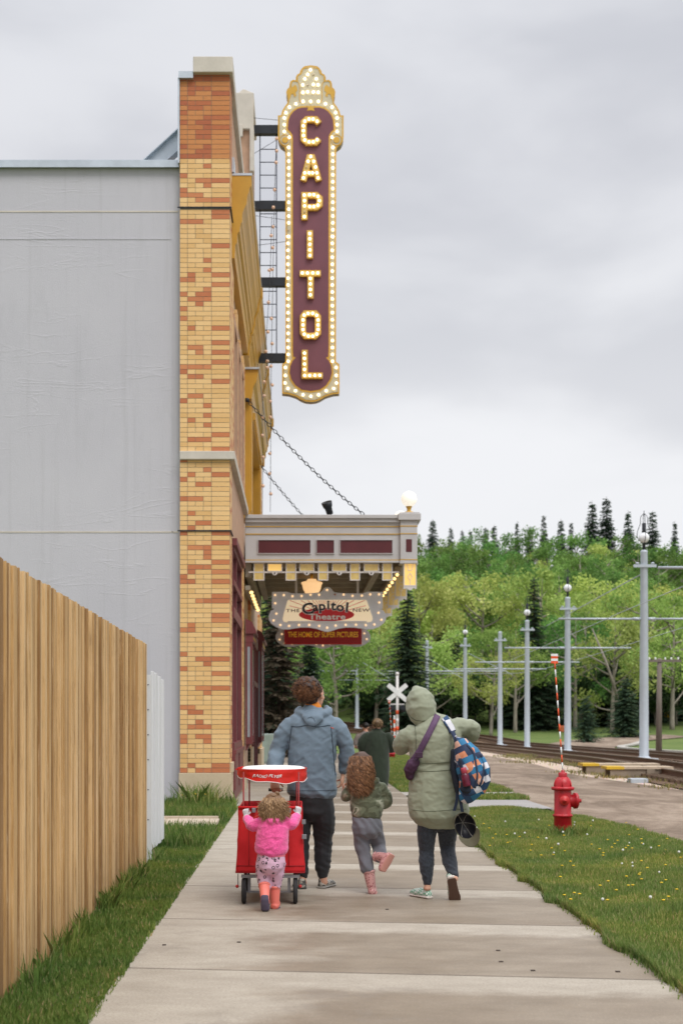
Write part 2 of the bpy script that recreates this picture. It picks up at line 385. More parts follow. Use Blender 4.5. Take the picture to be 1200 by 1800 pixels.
# sidewalk panels
mb = MB(); jy = -2.0; k = 0
JO = -.06
def walk_right(y): return 2.0 + .015*math.sin(y*1.3)
y0 = JO
bm = bmesh.new()
for k in range(0, 32):
    a, b = JO+2.02*k-.0, JO+2.02*(k+1)-.012
    xl, xr = -1.0, 2.0
    if a > 23.3: xl = -1.35
    if a > 44: xl = -1.0
    if 28.5 < a: xr = 2.0
    xr2 = 2.0
    sk = .13
    for (p, q) in ((xl, xr2),):
        vs = [(p, a-sk*p, 0), (q, a-sk*q, 0), (q, b-sk*q, 0), (p, b-sk*p, 0)]
        top = .03
        V = [bm.verts.new((u, w_, gz(u, w_)-.1)) for u, w_, _ in vs] + [bm.verts.new((u, w_, gz(u, w_)+top)) for u, w_, _ in vs]
        for f in ((4,5,6,7), (0,1,5,4), (1,2,6,5), (2,3,7,6), (3,0,4,7)): bm.faces.new([V[i] for i in f])
mb.bm(bm); o = mb.build('sidewalk', M_walk); bevel(o, .006, 2); tag(o, kind='structure')
mb = MB(); mb.box(-1.36, 2.0, -4, 60, -.2, .014); tag(mb.build('ground_joint_bed', mat('joint_sand', (.16, .13, .10), .95)), kind='structure')
mb = MB(); mb.box(-1.36, -1.004, 23.35, 46, -.1, .026); mb.box(-1.0, 2.0, -5, -.12, -.1, .03)
tag(mb.build('pavement_edge', M_conc), kind='structure')

# crossing paths to the right of the sidewalk
strip_sheet('path_crossing', [(2.0, 22.9), (4.1, 22.9)], [(2.0, 25.4), (4.05, 25.4)], .018, M_asph, 6, .5)
strip_sheet('path_kerb', [(2.0, 26.9), (4.3, 26.9)], [(2.0, 28.1), (4.2, 28.1)], .018, M_conc, 4, .5)
# dirt road alongside the track, and the side road
RL = [(4.35, -5), (4.55, 10), (4.5, 16.7), (4.4, 19), (4.05, 21.5), (4.0, 26), (4.1, 29), (4.5, 48), (4.7, 60), (3.6, 75)]
RR = [(9, -5), (8.6, 15), (7.9, 28), (7.2, 38), (7.9, 50), (8.2, 62), (6.5, 75)]
strip_sheet('road', RL, RR, .006, M_road, 10, 1.5)
strip_sheet('gravel_shoulder', [(8.4, -5), (8.2, 15), (7.7, 28), (7.0, 38), (7.7, 50), (8.1, 62), (6.5, 75), (3, 92)], [(20, -5), (19, 28), (18.6, 50), (18.5, 67), (18.0, 85), (15, 104), (6, 112)], .001, M_gravel, 10, 2)
# side road curving away to the right behind the tracks
strip_sheet('road_side', smoothp([(12.0, 66), (12.6, 80), (15.5, 93), (20.5, 104), (29, 113)], 6), smoothp([(18.5, 64), (18.3, 76), (19.5, 88), (23.8, 100), (30, 109)], 6), .04, M_road, 8, .8)
for L_, w_ in (([(21.5, 62.5), (19.2, 66), (18.7, 76), (19.9, 88), (24.2, 100)], .5), ([(19.5, 62.5), (26, 61.8), (40, 62)], .5)):
    P_ = smoothp(L_, 6); mb = MB(); A = offs(P_, -w_/2); B = offs(P_, w_/2)
    for i in range(len(P_)-1):
        q = [A[i], B[i], B[i+1], A[i+1]]
        mb.add([(a, b, gz(a, b)+.02) for a, b in q]+[(a, b, gz(a, b)+.12) for a, b in q], [(4,5,6,7), (0,1,5,4), (1,2,6,5), (2,3,7,6), (3,0,4,7)])
    tag(mb.build('kerb', M_conc), kind='structure')

TR = smoothp([(10.6, -10), (11.0, 15), (11.3, 30), (12.15, 50), (12.76, 67.6), (13.1, 81.7), (13.0, 92), (12.1, 104), (10, 111), (5, 122), (-4, 132), (-20, 140)], 10)
M_rail = mat('rusty_rail', (.14, .065, .035), .5, .6, var=.3, scale=8); M_railtop = mat('worn_rail_top', (.30, .22, .17), .35, .8)
M_tie = mat('weathered_tie', (.13, .085, .055), .9, var=.35, scale=7, bump=.5)
strip_sheet('track_bed', offs(TR, -3.4), offs(TR, 3.4), .03, M_ballast, 6, 1.5)
for side, nm in ((-1.75, 0), (1.75, 1)):
    cl = offs(TR, side); mb = MB()
    for g in (-.72, .72):
        P_ = offs(cl, g)
        for i in range(len(P_)-1):
            a, b = Vector(P_[i]), Vector(P_[i+1]); t_ = (b-a).normalized(); n_ = Vector((t_.y, -t_.x))
            for w_, z0, z1, mi in ((.07, .10, .125, 0), (.018, .125, .22, 0), (.036, .22, .25, 1)):
                q = [a-n_*w_, a+n_*w_, b+n_*w_, b-n_*w_]
                mb.add([(p.x, p.y, gz(*p)+z0) for p in q]+[(p.x, p.y, gz(*p)+z1) for p in q], [(4,5,6,7), (0,1,5,4), (1,2,6,5), (2,3,7,6), (3,0,4,7)], m=mi)
    tag(mb.build('railway_track', [M_rail, M_railtop]), kind='structure')
    mb = MB(); d = 0; last = None
    cum = 0
    for i in range(len(cl)-1):
        a, b = Vector(cl[i]), Vector(cl[i+1]); L_ = (b-a).length; t_ = (b-a)/L_
        while d < cum+L_:
            p = a+t_*(d-cum)
            M_ = Matrix.Translation((p.x, p.y, gz(p.x, p.y))) @ Matrix.Rotation(math.atan2(t_.y, t_.x)-PI/2+random.uniform(-.02, .02), 4, 'Z')
            mb.box(-1.25, 1.25, -.11, .11, .035, .11, random.random(), mat=M_)
            d += .62
        cum += L_
    tag(mb.build('railway_ties', M_tie), kind='stuff')

# ------------------------------------------------------------------ theatre
TH = thing('theatre_building', 'brick theatre with gold cornice, grey stucco side wall and maroon shopfront beside the sidewalk', 'theatre', (-1.13, 23.4, 0))
def rel(o):   # parent keeping world placement (TH is unrotated)
    o.parent = TH; o.location = (-TH.location.x, -TH.location.y, -TH.location.z); return o
FX = -1.13
# bricks of the front pier, real masonry courses
zc = .435; ch = .0797; jt = .0075
mb = MB(); mm = MB()
mm.box(-1.948, FX-.004, 23.412, 24.5, .44, 10.0); 
def pier_course(z0, z1, row, red):
    px = [(-1.955, -1.828), None, (-1.434, FX)]
    segs = [(-1.955, -1.828)]
    j = row % 4; cuts = {0: (.26,), 1: (.13,), 2: (.26,), 3: (.13, ) }[j]
    xs_ = [-1.828]+[-1.828+c_ for c_ in ((.1297, .2625) if row % 5 == 0 else cuts)]+[-1.434]
    for a, b in zip(xs_[:-1], xs_[1:]): segs.append((a, b))
    segs.append((-1.434, FX))
    for n_, (a, b) in enumerate(segs):
        if red: t_ = random.random()
        else:
            pr = .20 if n_ in (0, len(segs)-1) else .19
            t_ = random.uniform(.78, 1) if random.random() < pr else random.uniform(0, .7)
        dy = random.uniform(0, .0015); mb.box(a+jt/2, b-jt/2, 23.400+dy, 23.47, z0+jt/2, z1-jt/2, t_, 1 if red else 0)
    # return face seen at a grazing angle
    for a, b in ((23.475, 23.70), (23.70, 23.93), (23.93, 24.12)):
        t_ = random.random() if red else (random.uniform(.78, 1) if random.random() < .22 else random.uniform(0, .7))
        mb.box(FX-.08, FX-.0005, a+jt/2, b-jt/2, z0+jt/2, z1-jt/2, t_, 1 if red else 0)
z = .575; row = 0; rows = []
while z < 12.05:
    hop = False
    for lo_, hi_ in ((4.546, 4.566), (5.722, 5.860), (9.863, 9.882)):
        if z < hi_-.001 and z+ch > lo_:
            if lo_-z > .02: pier_course(z, lo_, row, False)
            z = hi_; row += 1; hop = True
    if hop: continue
    pier_course(z, z+ch, row, z > 10.60); z += ch; row += 1
rel(mb.build('brick_pier', [M_brick, M_brickr]))
mm = MB(); mm.box(-1.95, FX-.003, 23.405, 24.1, .575, 5.72); mm.box(-1.95, FX-.003, 23.405, 24.1, 5.86, 12.06)
rel(mm.build('pier_mortar', M_mortar))
mb = MB()
mb.box(-1.97, FX+.02, 23.385, 24.15, 0.015, .572); mb.box(FX-.2, FX+.035, 23.50, 24.16, .571, .74)
o = rel(mb.build('stone_plinth', M_stone)); bevel(o, .008)
mb = MB(); mb.box(-1.95, -1.05, 23.33, 24.0, 5.722, 5.858); mb.box(-1.3, -1.05, 24.0, 29.7, 5.722, 5.858); o = rel(mb.build('stone_band', M_cap)); bevel(o, .01)
mb = MB()
mb.box(-1.73, -1.08, 23.3, 24.05, 12.06, 12.32); mb.box(-1.45, -1.08, 24.05, 31.5, 12.06, 12.30); o = rel(mb.build('parapet_coping', M_cap)); bevel(o, .012)
mb = MB(); mb.box(-1.97, -1.731, 23.33, 24.2, 11.98, 12.09); mb.box(-1.985, -1.955, 23.36, 24.6, 10.6, 12.0); rel(mb.build('parapet_flashing', M_flash))
for z_ in (9.858, 4.541):
    mb = MB(); mb.box(-1.99, -1.105, 23.378, 23.396, z_+.008, z_+.027); mb.box(FX+.002, -1.105, 23.396, 24.1, z_+.008, z_+.027); rel(mb.build('expansion_strip', M_black))
# stucco side wall
mb = MB(); mb.box(-17, -1.962, 23.55, 24.3, .02, 10.58)
rel(mb.build('stucco_wall', M_stucco))
mb = MB()
for z_ in (9.86, 4.555): mb.box(-17, -1.99, 23.543, 23.549, z_-.010, z_+.014)
rel(mb.build('wall_joint_bead', M_cap)); mb = MB()
mb.box(-17, -2.11, 23.543, 23.549, 9.40, 9.42)
mb.box(-2.095, -2.08, 23.543, 23.549, .05, 9.40)
rel(mb.build('wall_patch_edge', M_stucco))
mb = MB(); mb.box(-17, -1.97, 23.46, 24.4, 10.585, 10.685); mb.box(-17, -1.97, 23.445, 23.46, 10.56, 10.67); rel(mb.build('roof_flashing', M_flash))
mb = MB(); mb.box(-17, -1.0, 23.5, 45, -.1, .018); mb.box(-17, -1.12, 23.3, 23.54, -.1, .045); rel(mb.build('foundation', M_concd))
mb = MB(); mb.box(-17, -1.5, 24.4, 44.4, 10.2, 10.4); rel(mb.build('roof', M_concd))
mb = MB(); mb.box(-17, -16.8, 24.3, 44.2, 0, 10.5); mb.box(-17, -1.3, 44.2, 44.5, 0, 10.5); rel(mb.build('rear_wall', M_stucco))
# roof brace
mb = MB(); a = Vector((-2.85, 24.2, 10.55)); b = Vector((-1.97, 24.2, 11.35)); d_ = (b-a).normalized(); 
M_ = Matrix.Translation(a) @ Matrix.Rotation(-math.atan2(d_.z, d_.x), 4, 'Y')
mb.box(-.1, 1.3, -.12, .12, -.14, -.125, mat=M_); mb.box(-.1, 1.3, -.12, .12, .125, .14, mat=M_); mb.box(-.1, 1.3, -.01, .01, -.125, .125, mat=M_); rel(mb.build('roof_brace', M_flash))

# front facade (runs away from the camera): recessed wall with procedural brick
T = MT('facade_brickwork'); x, y, z = T.xyz()
cv = T.n('ShaderNodeCombineXYZ'); T.lk(y, cv.inputs[0]); T.lk(z, cv.inputs[1])
bt = T.n('ShaderNodeTexBrick'); bt.inputs['Scale'].default_value = 1; bt.inputs['Brick Width'].default_value = .24; bt.inputs['Row Height'].default_value = .0797; bt.inputs['Mortar Size'].default_value = .006
bt.inputs['Color1'].default_value = (.60, .42, .20, 1); bt.inputs['Color2'].default_value = (.56, .33, .20, 1); bt.inputs['Mortar'].default_value = (.25, .2, .15, 1); T.lk(cv.outputs[0], bt.inputs[0])
T.set(T.mix(.75, bt.outputs[0], T.ramp(T.noise(2, 4, .6), [(.3, (.52, .35, .25)), (.7, (.64, .46, .34))])), .75); T.bump(bt.outputs['Fac'], .3, .004); M_fac = T.m
mb = MB()
mb.box(-1.6, -1.20, 24.12, 44.2, 4.4, 12.04)           # wall field (upper)
mb.box(-1.6, -1.20, 28.05, 44.2, .05, 4.4)             # lower field beyond the shop window
rel(mb.build('facade_wall', M_fac))
# brick piers of the facade with real courses seen edge-on
mb = MB()
for (ya, yb, z0, z1) in ((28.1, 29.6, .45, 4.5), (24.15, 24.9, 5.9, 9.2), (26.2, 26.7, 5.9, 9.0), (27.7, 28.2, 5.9, 8.8), (29.2, 30.2, 5.9, 8.9), (33.6, 34.2, .45, 4.5), (41.5, 44.2, .45, 4.5), (41.8, 44.0, 5.9, 9.3)):
    z_ = z0; r_ = 0
    while z_ < z1:
        y_ = ya - (.12 if r_ % 2 else 0)
        while y_ < yb:
            a, b = max(y_, ya), min(y_+.235, yb)
            if b-a > .02: mb.box(-1.21, -1.135, a, b-.008, z_+.004, z_+ch-.004, random.uniform(.78, 1) if random.random() < .25 else random.uniform(0, .7), 0)
            y_ += .24
        z_ += ch; r_ += 1
rel(mb.build('facade_pier', [M_brick]))
mb = MB()
for (ya, yb) in ((24.9, 26.2), (26.7, 27.7), (28.2, 29.2)):
    mb.box(-1.205, -1.17, ya+.1, yb-.1, 6.3, 8.3)
rel(mb.build('upper_window', M_glassd))
mb = MB()
for (ya, yb) in ((24.9, 26.2), (26.7, 27.7), (28.2, 29.2)):
    mb.box(-1.2, -1.12, ya, ya+.1, 6.2, 8.4); mb.box(-1.2, -1.12, yb-.1, yb, 6.2, 8.4); mb.box(-1.2, -1.12, ya, yb, 8.4, 8.55); mb.box(-1.2, -1.12, ya, yb, 6.05, 6.2)
rel(mb.build('window_surround', M_fb))
for q_ in ((28.0, 29.7, .45), (41.5, 44.3, .6), (33.6, 34.3, .8)):
    mb = MB(); mb.box(-1.26, -1.08, q_[0], q_[1], .03, q_[2]); o = rel(mb.build('pier_base', M_stone)); bevel(o, .01)
# plaster zone between band and shop window
mb = MB(); mb.box(-1.25, -1.14, 24.15, 29.68, 4.55, 5.72); rel(mb.build('fascia_panel', M_fb))
# parapet behind the coping: brick
mb = MB(); mb.box(-1.45, -1.15, 24.1, 33.2, 10.5, 12.06); rel(mb.build('parapet_wall', M_fb))
# central raised parapet block
mb = MB(); mb.box(-1.50, -1.10, 33.2, 35.4, 10.5, 15.2); rel(mb.build('parapet_tower', M_fb))
mb = MB(); mb.box(-1.56, -1.05, 33.1, 33.35, 15.2, 16.05); mb.prism([(-1.56, 15.9), (-1.05, 15.9), (-1.05, 16.15), (-1.3, 16.25), (-1.56, 16.05)], 33.351, 35.5); mb.box(-1.53, -1.3, 33.05, 33.12, 15.0, 15.3); mb.box(-1.14, -1.04, 33.06, 33.3, 14.2, 15.2)
o = rel(mb.build('tower_cap', M_cap)); bevel(o, .02)
# gold cornice: moulded section swept along the facade
sec = [(-1.2, 9.28), (-1.085, 9.28), (-1.075, 9.5), (-1.045, 9.55), (-1.04, 9.70), (-1.0, 9.74), (-.985, 9.86), (-.96, 9.9), (-.955, 10.04), (-.925, 10.12), (-.885, 10.2), (-.87, 10.34), (-.845, 10.40), (-.83, 10.48), (-.80, 10.52), (-.80, 10.68), (-1.2, 10.68)]
sec = [(x_ if i in (0, 16) else x_-.0, z_) for i, (x_, z_) in enumerate(sec)]
mb = MB()
for ya, yb, dz in ((24.13, 30.6, 0), (30.604, 37.4, .0), (37.404, 43.9, 0)):
    mb.prism(sec, ya, yb)
sec2 = poff(sec, .03)
for ya in (30.45, 37.3, 43.7): mb.prism([(x_, z_) for x_, z_ in sec2], ya, ya+.2)
rel(mb.build('cornice', M_gold))
mb = MB(); mb.box(-1.25, -.79, 24.12, 43.95, 10.681, 10.72); mb.box(-1.16, -1.09, 24.1, 24.5, 10.73, 10.98); rel(mb.build('cornice_flashing', M_flash))
# gold frame bay above the marquee
mb = MB()
for ya, yb in ((30.3, 31.2), (37.2, 38.1)):
    mb.box(-1.2, -1.03, ya, yb, 5.75, 8.3)
    for k in range(4): mb.box(-1.03, -1.005, ya+.1+.2*k, ya+.19+.2*k, 5.9, 8.2)
s3 = [(-1.2, 8.25), (-1.0, 8.25), (-.98, 8.35), (-.96, 8.5), (-.90, 8.6), (-.87, 8.72), (-.85, 8.86), (-1.2, 8.86)]
mb.prism(s3, 30.1, 38.3)
for k in range(26): mb.box(-1.0, -.955, 31.3+.22*k, 31.42+.22*k, 8.05, 8.2)
mb.box(-1.2, -1.0, 31.2, 37.2, 8.0, 8.25)
rel(mb.build('gold_window_bay', M_gold))
mb = MB(); mb.box(-1.2, -.83, 30.05, 38.35, 8.862, 8.90); rel(mb.build('bay_flashing', M_flash))
# shop window (maroon frame) before the marquee
SW = rel(MB().build('shop_window', M_maroonf))
mb = MB()
for ya, yb in ((24.16, 24.32), (25.7, 25.82), (27.85, 28.03)): mb.box(-1.22, -1.12, ya, yb, .08, 4.5)
for z0, z1 in ((.08, .25), (.9, 1.05), (3.2, 3.38), (3.75, 3.85), (4.34, 4.52)): mb.box(-1.215, -1.10, 24.32, 27.85, z0, z1)
mb.box(-1.2, -1.05, 24.2, 28.0, 4.42, 4.54); mb.box(-1.17, -1.075, 24.17, 25.5, .25, .86); mb.box(-1.17, -1.075, 26.0, 27.8, .25, .86); mb.box(-1.2, -1.06, 24.17, 28.0, .86, .93)
f_ = mb.build('window_frame', M_maroonf, SW)
mb = MB(); mb.box(-1.215, -1.18, 24.32, 27.85, 1.05, 4.34); mb.build('window_pane', M_glassd, SW)
# doors under the marquee
mb = MB(); mb.box(-1.22, -1.10, 35.0, 35.15, .05, 3.6); mb.box(-1.22, -1.10, 38.3, 38.45, .05, 3.6); mb.box(-1.22, -1.1, 35.15, 38.3, 3.3, 3.6); mb.box(-1.22, -1.1, 35.15, 38.3, 2.3, 2.42); mb.box(-1.22, -1.1, 36.6, 36.75, .05, 3.3)
rel(mb.build('entrance_frame', M_maroonf))
mb = MB(); mb.box(-1.22, -1.13, 35.15, 38.3, .1, 2.3); o = rel(mb.build('entrance_door', M_glassd))

# poster display cases on the facade
def display_case(y0, y1, z0, z1, xo, label):
    r = thing('display_case', label, 'display case', (-1.13, (y0+y1)/2, z0))
    def p(mb, n, m): 
        o = mb.build(n, m, r); o.location = (1.13, -(y0+y1)/2, -z0); return o
    mb = MB(); mb.box(-1.13, xo-.03, y0, y1, z0, z1); mb.box(-1.13, xo, y0-.05, y0+.1, z0-.05, z1); mb.box(-1.13, xo, y1-.1, y1+.05, z0-.05, z1); mb.box(-1.13, xo+.02, y0-.06, y1+.06, z1, z1+.18)
    mb.prism([(-1.13, z0-.2), (xo-.06, z0-.06), (xo, z0), (-1.13, z0)], y0, y1)
    p(mb, 'case_frame', M_maroonf)
    mb = MB(); mb.prism([(-1.13, z1+.18), (xo+.08, z1+.18), (xo+.08, z1+.24), (xo, z1+.42), (-1.13, z1+.5)], y0-.1, y1+.1); p(mb, 'case_hood', M_maroonf)
    mb = MB(); mb.box(xo+.021, xo+.032, y0, y1, z1+.07, z1+.11); p(mb, 'gold_trim', M_goldl)
    mb = MB(); mb.box(xo-.03, xo-.015, y0+.12, y1-.12, z0+.12, z1-.12); mb.box(-1.09, xo-.05, y0-.062, y0-.052, z0+.1, z1-.1); p(mb, 'display_glass', M_mirror)
    return r
display_case(30.3, 31.7, .98, 3.1, -.985, 'maroon poster case with hood on the theatre wall, nearer of two')
display_case(38.6, 41.0, .88, 3.4, -1.0, 'maroon poster case with dark glass on the theatre wall, farther of two')
# ------------------------------------------------------------------ bulbs
M_bulb = emis('lit_bulb', (1, .84, .55), 3.2, (1, .95, .8)); M_bulbw = emis('lit_amber_bulb', (1, .62, .22), 1.9, (1, .85, .6)); M_bulboff = mat('unlit_bulb', (.55, .45, .33), .3)
M_sock = mat('brass_socket', (.45, .27, .06), .4, .4)
def bulb_proto(r, m, n=10):
    mb = MB(); mb.ball((0, -r*.75, 0), (r, r, r), n, m=0); return mb.build('bulb', m)
def put_bulbs(proto, pts, parent, off_idx=(), offp=None):
    for i, p in enumerate(pts):
        c = (offp if (offp is not None and i in off_idx) else proto).copy(); C.objects.link(c); c.parent = parent; c.location = p

# ------------------------------------------------------------------ vertical blade sign
SX, SY, SZ, SK = (546-525)/73.5, 34.0, 1.45, 73.5
BS = thing('blade_sign', 'tall vertical theatre sign spelling CAPITOL in gold bulb letters on maroon, bracketed off the facade', 'theatre sign', (SX, SY, 0))
def zz(py): return SZ+(1265-py)/SK
def p4(zx, zy): return ((zx-625)/5/SK, zz(90+zy/5))
def p5(zx, zy): return ((zx-636)/5/SK, zz(400+zy/5))
hr = [p4(680, 158), p4(700, 174), p4(716, 198), p4(722, 220), p4(745, 232), p4(754, 255), p4(756, 282), p4(780, 276), p4(800, 288), p4(808, 312), p4(812, 342), p4(830, 358), p4(838, 385), p4(834, 415), p4(826, 440), p4(829, 482), p4(850, 508), p4(872, 545), p4(884, 588), p4(910, 588), p4(910, 780), p4(905, 808), p4(888, 842), p4(850, 870), p4(845, 900), p5(855, 1195), p5(885, 1215), p5(885, 1470), p5(830, 1475), p5(765, 1495), p5(715, 1525), p5(680, 1538)]
outl = [p4(625, 150)]+hr+[p5(636, 1542)]+[(-a, b) for a, b in reversed(hr)]
ir = [p4(650, 522), p4(700, 522), p4(740, 532), p4(775, 555), p4(803, 590), p4(820, 635), p4(826, 712), p4(800, 735), p4(784, 765), p4(781, 800), p5(792, 1090), p5(788, 1150), p5(765, 1155), p5(797, 1190), p5(815, 1235), p5(820, 1290), p5(806, 1345), p5(770, 1400), p5(715, 1438)]
inn = [p4(625, 535)]+ir+[p5(636, 1450)]+[(-a, b) for a, b in reversed(ir)]
M_cream = mat('cream_sign_face', (.52, .47, .33), .45, var=.05); M_sgold = mat('sign_gold_trim', (.62, .36, .05), .4, var=.06)
M_smar = mat('sign_maroon_face', (.17, .06, .078), .45, var=.12, scale=1.2); M_sside = mat('sign_side_metal', (.35, .30, .22), .5)
mb = MB(); mb.prism(outl, -.12, .12); mb.build('sign_cabinet', M_sside, BS)
mb = MB(); mb.prism(poff(outl, .004), -.135, -.121); mb.prism(poff(outl, .004), .121, .135); mb.build('sign_rim', M_sgold, BS)
mb = MB(); mb.prism(poff(outl, -.035), -.142, -.136); mb.build('cream_border', M_cream, BS)
mb = MB(); mb.prism(poff(inn, .04), -.150, -.1425); mb.build('inner_trim', M_sgold, BS)
mb = MB(); mb.prism(inn, -.156, -.1505); mb.build('maroon_face', M_smar, BS)
# gold scroll ornaments on the crown
def scr(zpts, w, name='scroll_ornament'):
    for s_ in (-1, 1):
        mb = MB(); pts = smoothp([(p4(*q)[0]*s_, p4(*q)[1]) for q in zpts], 6); ribbon_solid(mb, pts, w, -.150, -.1425); mb.build(name, M_sgold, BS)
scr([(712, 478), (724, 440), (722, 350), (730, 305), (755, 290), (785, 292), (797, 320), (790, 350)], .018)
scr([(640, 172), (690, 182), (706, 222), (738, 245), (738, 290)], .014)
for s_ in (-1, 1):
    mb = MB(); leaf = [(745, 345), (760, 320), (790, 345), (822, 370), (828, 395), (818, 470), (808, 440), (795, 405), (778, 400), (770, 430), (752, 415), (760, 390), (742, 370)]
    mb.prism([(p4(*q)[0]*s_, p4(*q)[1]) for q in leaf], -.152, -.1425)
    mb.build('leaf_ornament', M_sgold, BS)
    mb = MB(); c0 = p4(850, 805); mb.prism([(s_*(c0[0]+.075*math.cos(a*PI/9)), c0[1]+.07*math.sin(a*PI/9)) for a in range(18)], -.16, -.1425); mb.build('disc_ornament', M_sgold, BS)
knot = [(590, 500), (612, 515), (625, 500), (638, 515), (660, 500), (650, 530), (658, 552), (625, 545), (592, 552), (600, 530)]
mb = MB(); mb.prism([p4(*q) for q in knot], -.162, -.1565)
mb.build('knot_ornament', M_sgold, BS)
for s_ in (-1, 1):
    mb = MB(); c0 = p4(850, 805); ribbon_solid(mb, [(s_*(c0[0]+.125*math.cos(a*PI/9)), c0[1]+.125*math.sin(a*PI/9)) for a in range(18)], .016, -.152, -.1425, closed=True); mb.build('ring_ornament', M_sgold, BS)
pb = bulb_proto(.031, M_bulb); po = bulb_proto(.022, M_bulboff)
bp = []
for i, y_ in enumerate(range(872, 1660, 60)): bp += [p4(818, y_), p4(432, y_)]
for y_ in (42, 101, 161, 222, 283, 344, 404, 465, 525, 586, 646, 706, 767, 828, 888, 948, 1010, 1072, 1132, 1192):
    if y_ > 90: bp += [p5(823+ (y_/500), y_), p5(436+(y_/500), y_)]
arc = [(811, 783), (855, 733), (855, 673), (855, 615), (841, 568), (810, 520), (753, 491), (692, 470)]
for a, b in arc: bp += [p4(a, b), p4(1249-a, b)]
bp += [p4(624, 470)]
crown = [(622, 195), (598, 234), (573, 272), (673, 272), (555, 325), (648, 322), (689, 325), (556, 391), (598, 386), (648, 388), (690, 390), (648, 234), (598, 325)]
n0 = len(bp); bp += [p4(*q) for q in crown]; offi = {n0+11, n0+12, 25}
for a, b in ((858, 1246), (858, 1316), (860, 1382), (836, 1430), (770, 1450), (704, 1485)): bp += [p5(a, b), p5(1272-a, b)]
bp += [p5(636, 1498)]
put_bulbs(pb, [(a, -.143, b) for a, b in bp], BS, offi, po)
letters = [
 ('C', [[p4(*q) for q in ((697, 672), (668, 636), (590, 636), (562, 662), (562, 808), (592, 836), (668, 836), (697, 805))]], False, [(573, 658), (609, 640), (645, 640), (680, 658), (560, 698), (561, 740), (561, 782), (572, 822), (609, 838), (646, 838), (680, 820)], p4),
 ('A', [[p4(*q) for q in ((560, 1172), (613, 968), (638, 968), (695, 1172))], [p4(590, 1108), p4(662, 1108)]], False, [(625, 965), (601, 1008), (651, 1008), (588, 1055), (667, 1057), (572, 1108), (608, 1108), (641, 1108), (677, 1108), (560, 1152), (688, 1152)], p4),
 ('P', [[p4(*q) for q in ((570, 1512), (570, 1298), (672, 1298), (702, 1325), (702, 1378), (672, 1403), (596, 1403))]], False, [(568, 1302), (614, 1298), (651, 1299), (687, 1314), (699, 1350), (687, 1390), (651, 1402), (615, 1402), (570, 1350), (571, 1396), (571, 1445), (569, 1490)], p4),
 ('I', [[p5(628, 55), p5(628, 300)]], False, [(627, 87), (627, 133), (627, 181), (627, 230), (628, 278)], p5),
 ('T', [[p5(540, 430), p5(723, 430)], [p5(634, 456), p5(634, 648)]], False, [(562, 431), (607, 431), (653, 431), (697, 431), (632, 479), (632, 526), (632, 575), (632, 622)], p5),
 ('O', [[p5(*q) for q in ((590, 780), (674, 780), (698, 808), (698, 948), (672, 976), (592, 976), (568, 948), (568, 808))]], True, [(578, 798), (612, 783), (652, 783), (687, 800), (699, 841), (699, 884), (699, 924), (687, 964), (652, 982), (614, 982), (579, 965), (568, 924), (568, 884), (568, 841)], p5),
 ('L', [[p5(583, 1098), p5(583, 1322), p5(741, 1322)]], False, [(581, 1130), (581, 1176), (581, 1225), (581, 1272), (582, 1325), (627, 1325), (671, 1324), (714, 1323)], p5)]
M_lface = mat('letter_gold_face', (.60, .42, .14), .4)
for ch_, paths, cl_, bl, pf in letters:
    mb = MB()
    for i, pth in enumerate(paths):
        y0 = -.235 - .002*i if not (ch_ == 'A' and i == 1) else -.231
        ribbon_solid(mb, pth, .145, y0, -.1565, cl_, m=0)
        ribbon_solid(mb, pth, .105, y0-.004, y0-.0005, cl_, m=1)
    lo = mb.build('letter', [M_sgold, M_lface], BS)
    off_ = {3} if ch_ == 'A' else {10} if ch_ == 'P' else set()
    put_bulbs(pb, [(pf(*q)[0], -.240, pf(*q)[1]) for q in bl], lo, off_, po)
for o in (pb, po): bpy.data.objects.remove(o)
# brackets and the ladder truss behind the sign
mb = MB()
br = []
for i, py in enumerate((230, 363, 497, 630)):
    z_ = zz(py); x0 = (-1.12 if i < 3 else -1.12)-SX
    mb2 = MB(); mb2.box(x0 if i < 3 else (445-525)/73.5-SX, -.56, -.09, .09, z_-.10, z_+.10)
    mb2.box(-.60, -.565, -.11, .11, z_-.13, z_+.13)
    for xx in (-.62-.3, -.62-.9): mb2.tube([(xx, -.10, z_), (xx, -.085, z_)], .025, 8)
    mb2.build('bracket_arm', M_black, BS)
mb = MB()
xa, xb = (457-525)/73.5-SX, (486-525)/73.5-SX
for xx in (xa, xb): mb.tube([(xx, .03, zz(598)), (xx, .03, zz(236))], .014, 6)
mb.tube([(xb, .03, zz(598)), (xb, .03, zz(624))], .014, 6)
py = 262
while py < 600:
    mb.tube([(xa, .03, zz(py)), (xb, .03, zz(py))], .011, 6); py += 22.7
mb.build('ladder_truss', M_blue, BS)
mb = MB()
for p_, q_ in (((497, 213), (443, 208)), ((505, 235), (445, 272)), ((505, 388), (449, 380)), ((505, 425), (452, 432))):
    mb.tube([((p_[0]-525)/73.5-SX, -.02, zz(p_[1])), ((q_[0]-525)/73.5-SX, -.02, zz(q_[1]))], .006, 5)
mb.build('guy_wire', M_black, BS)

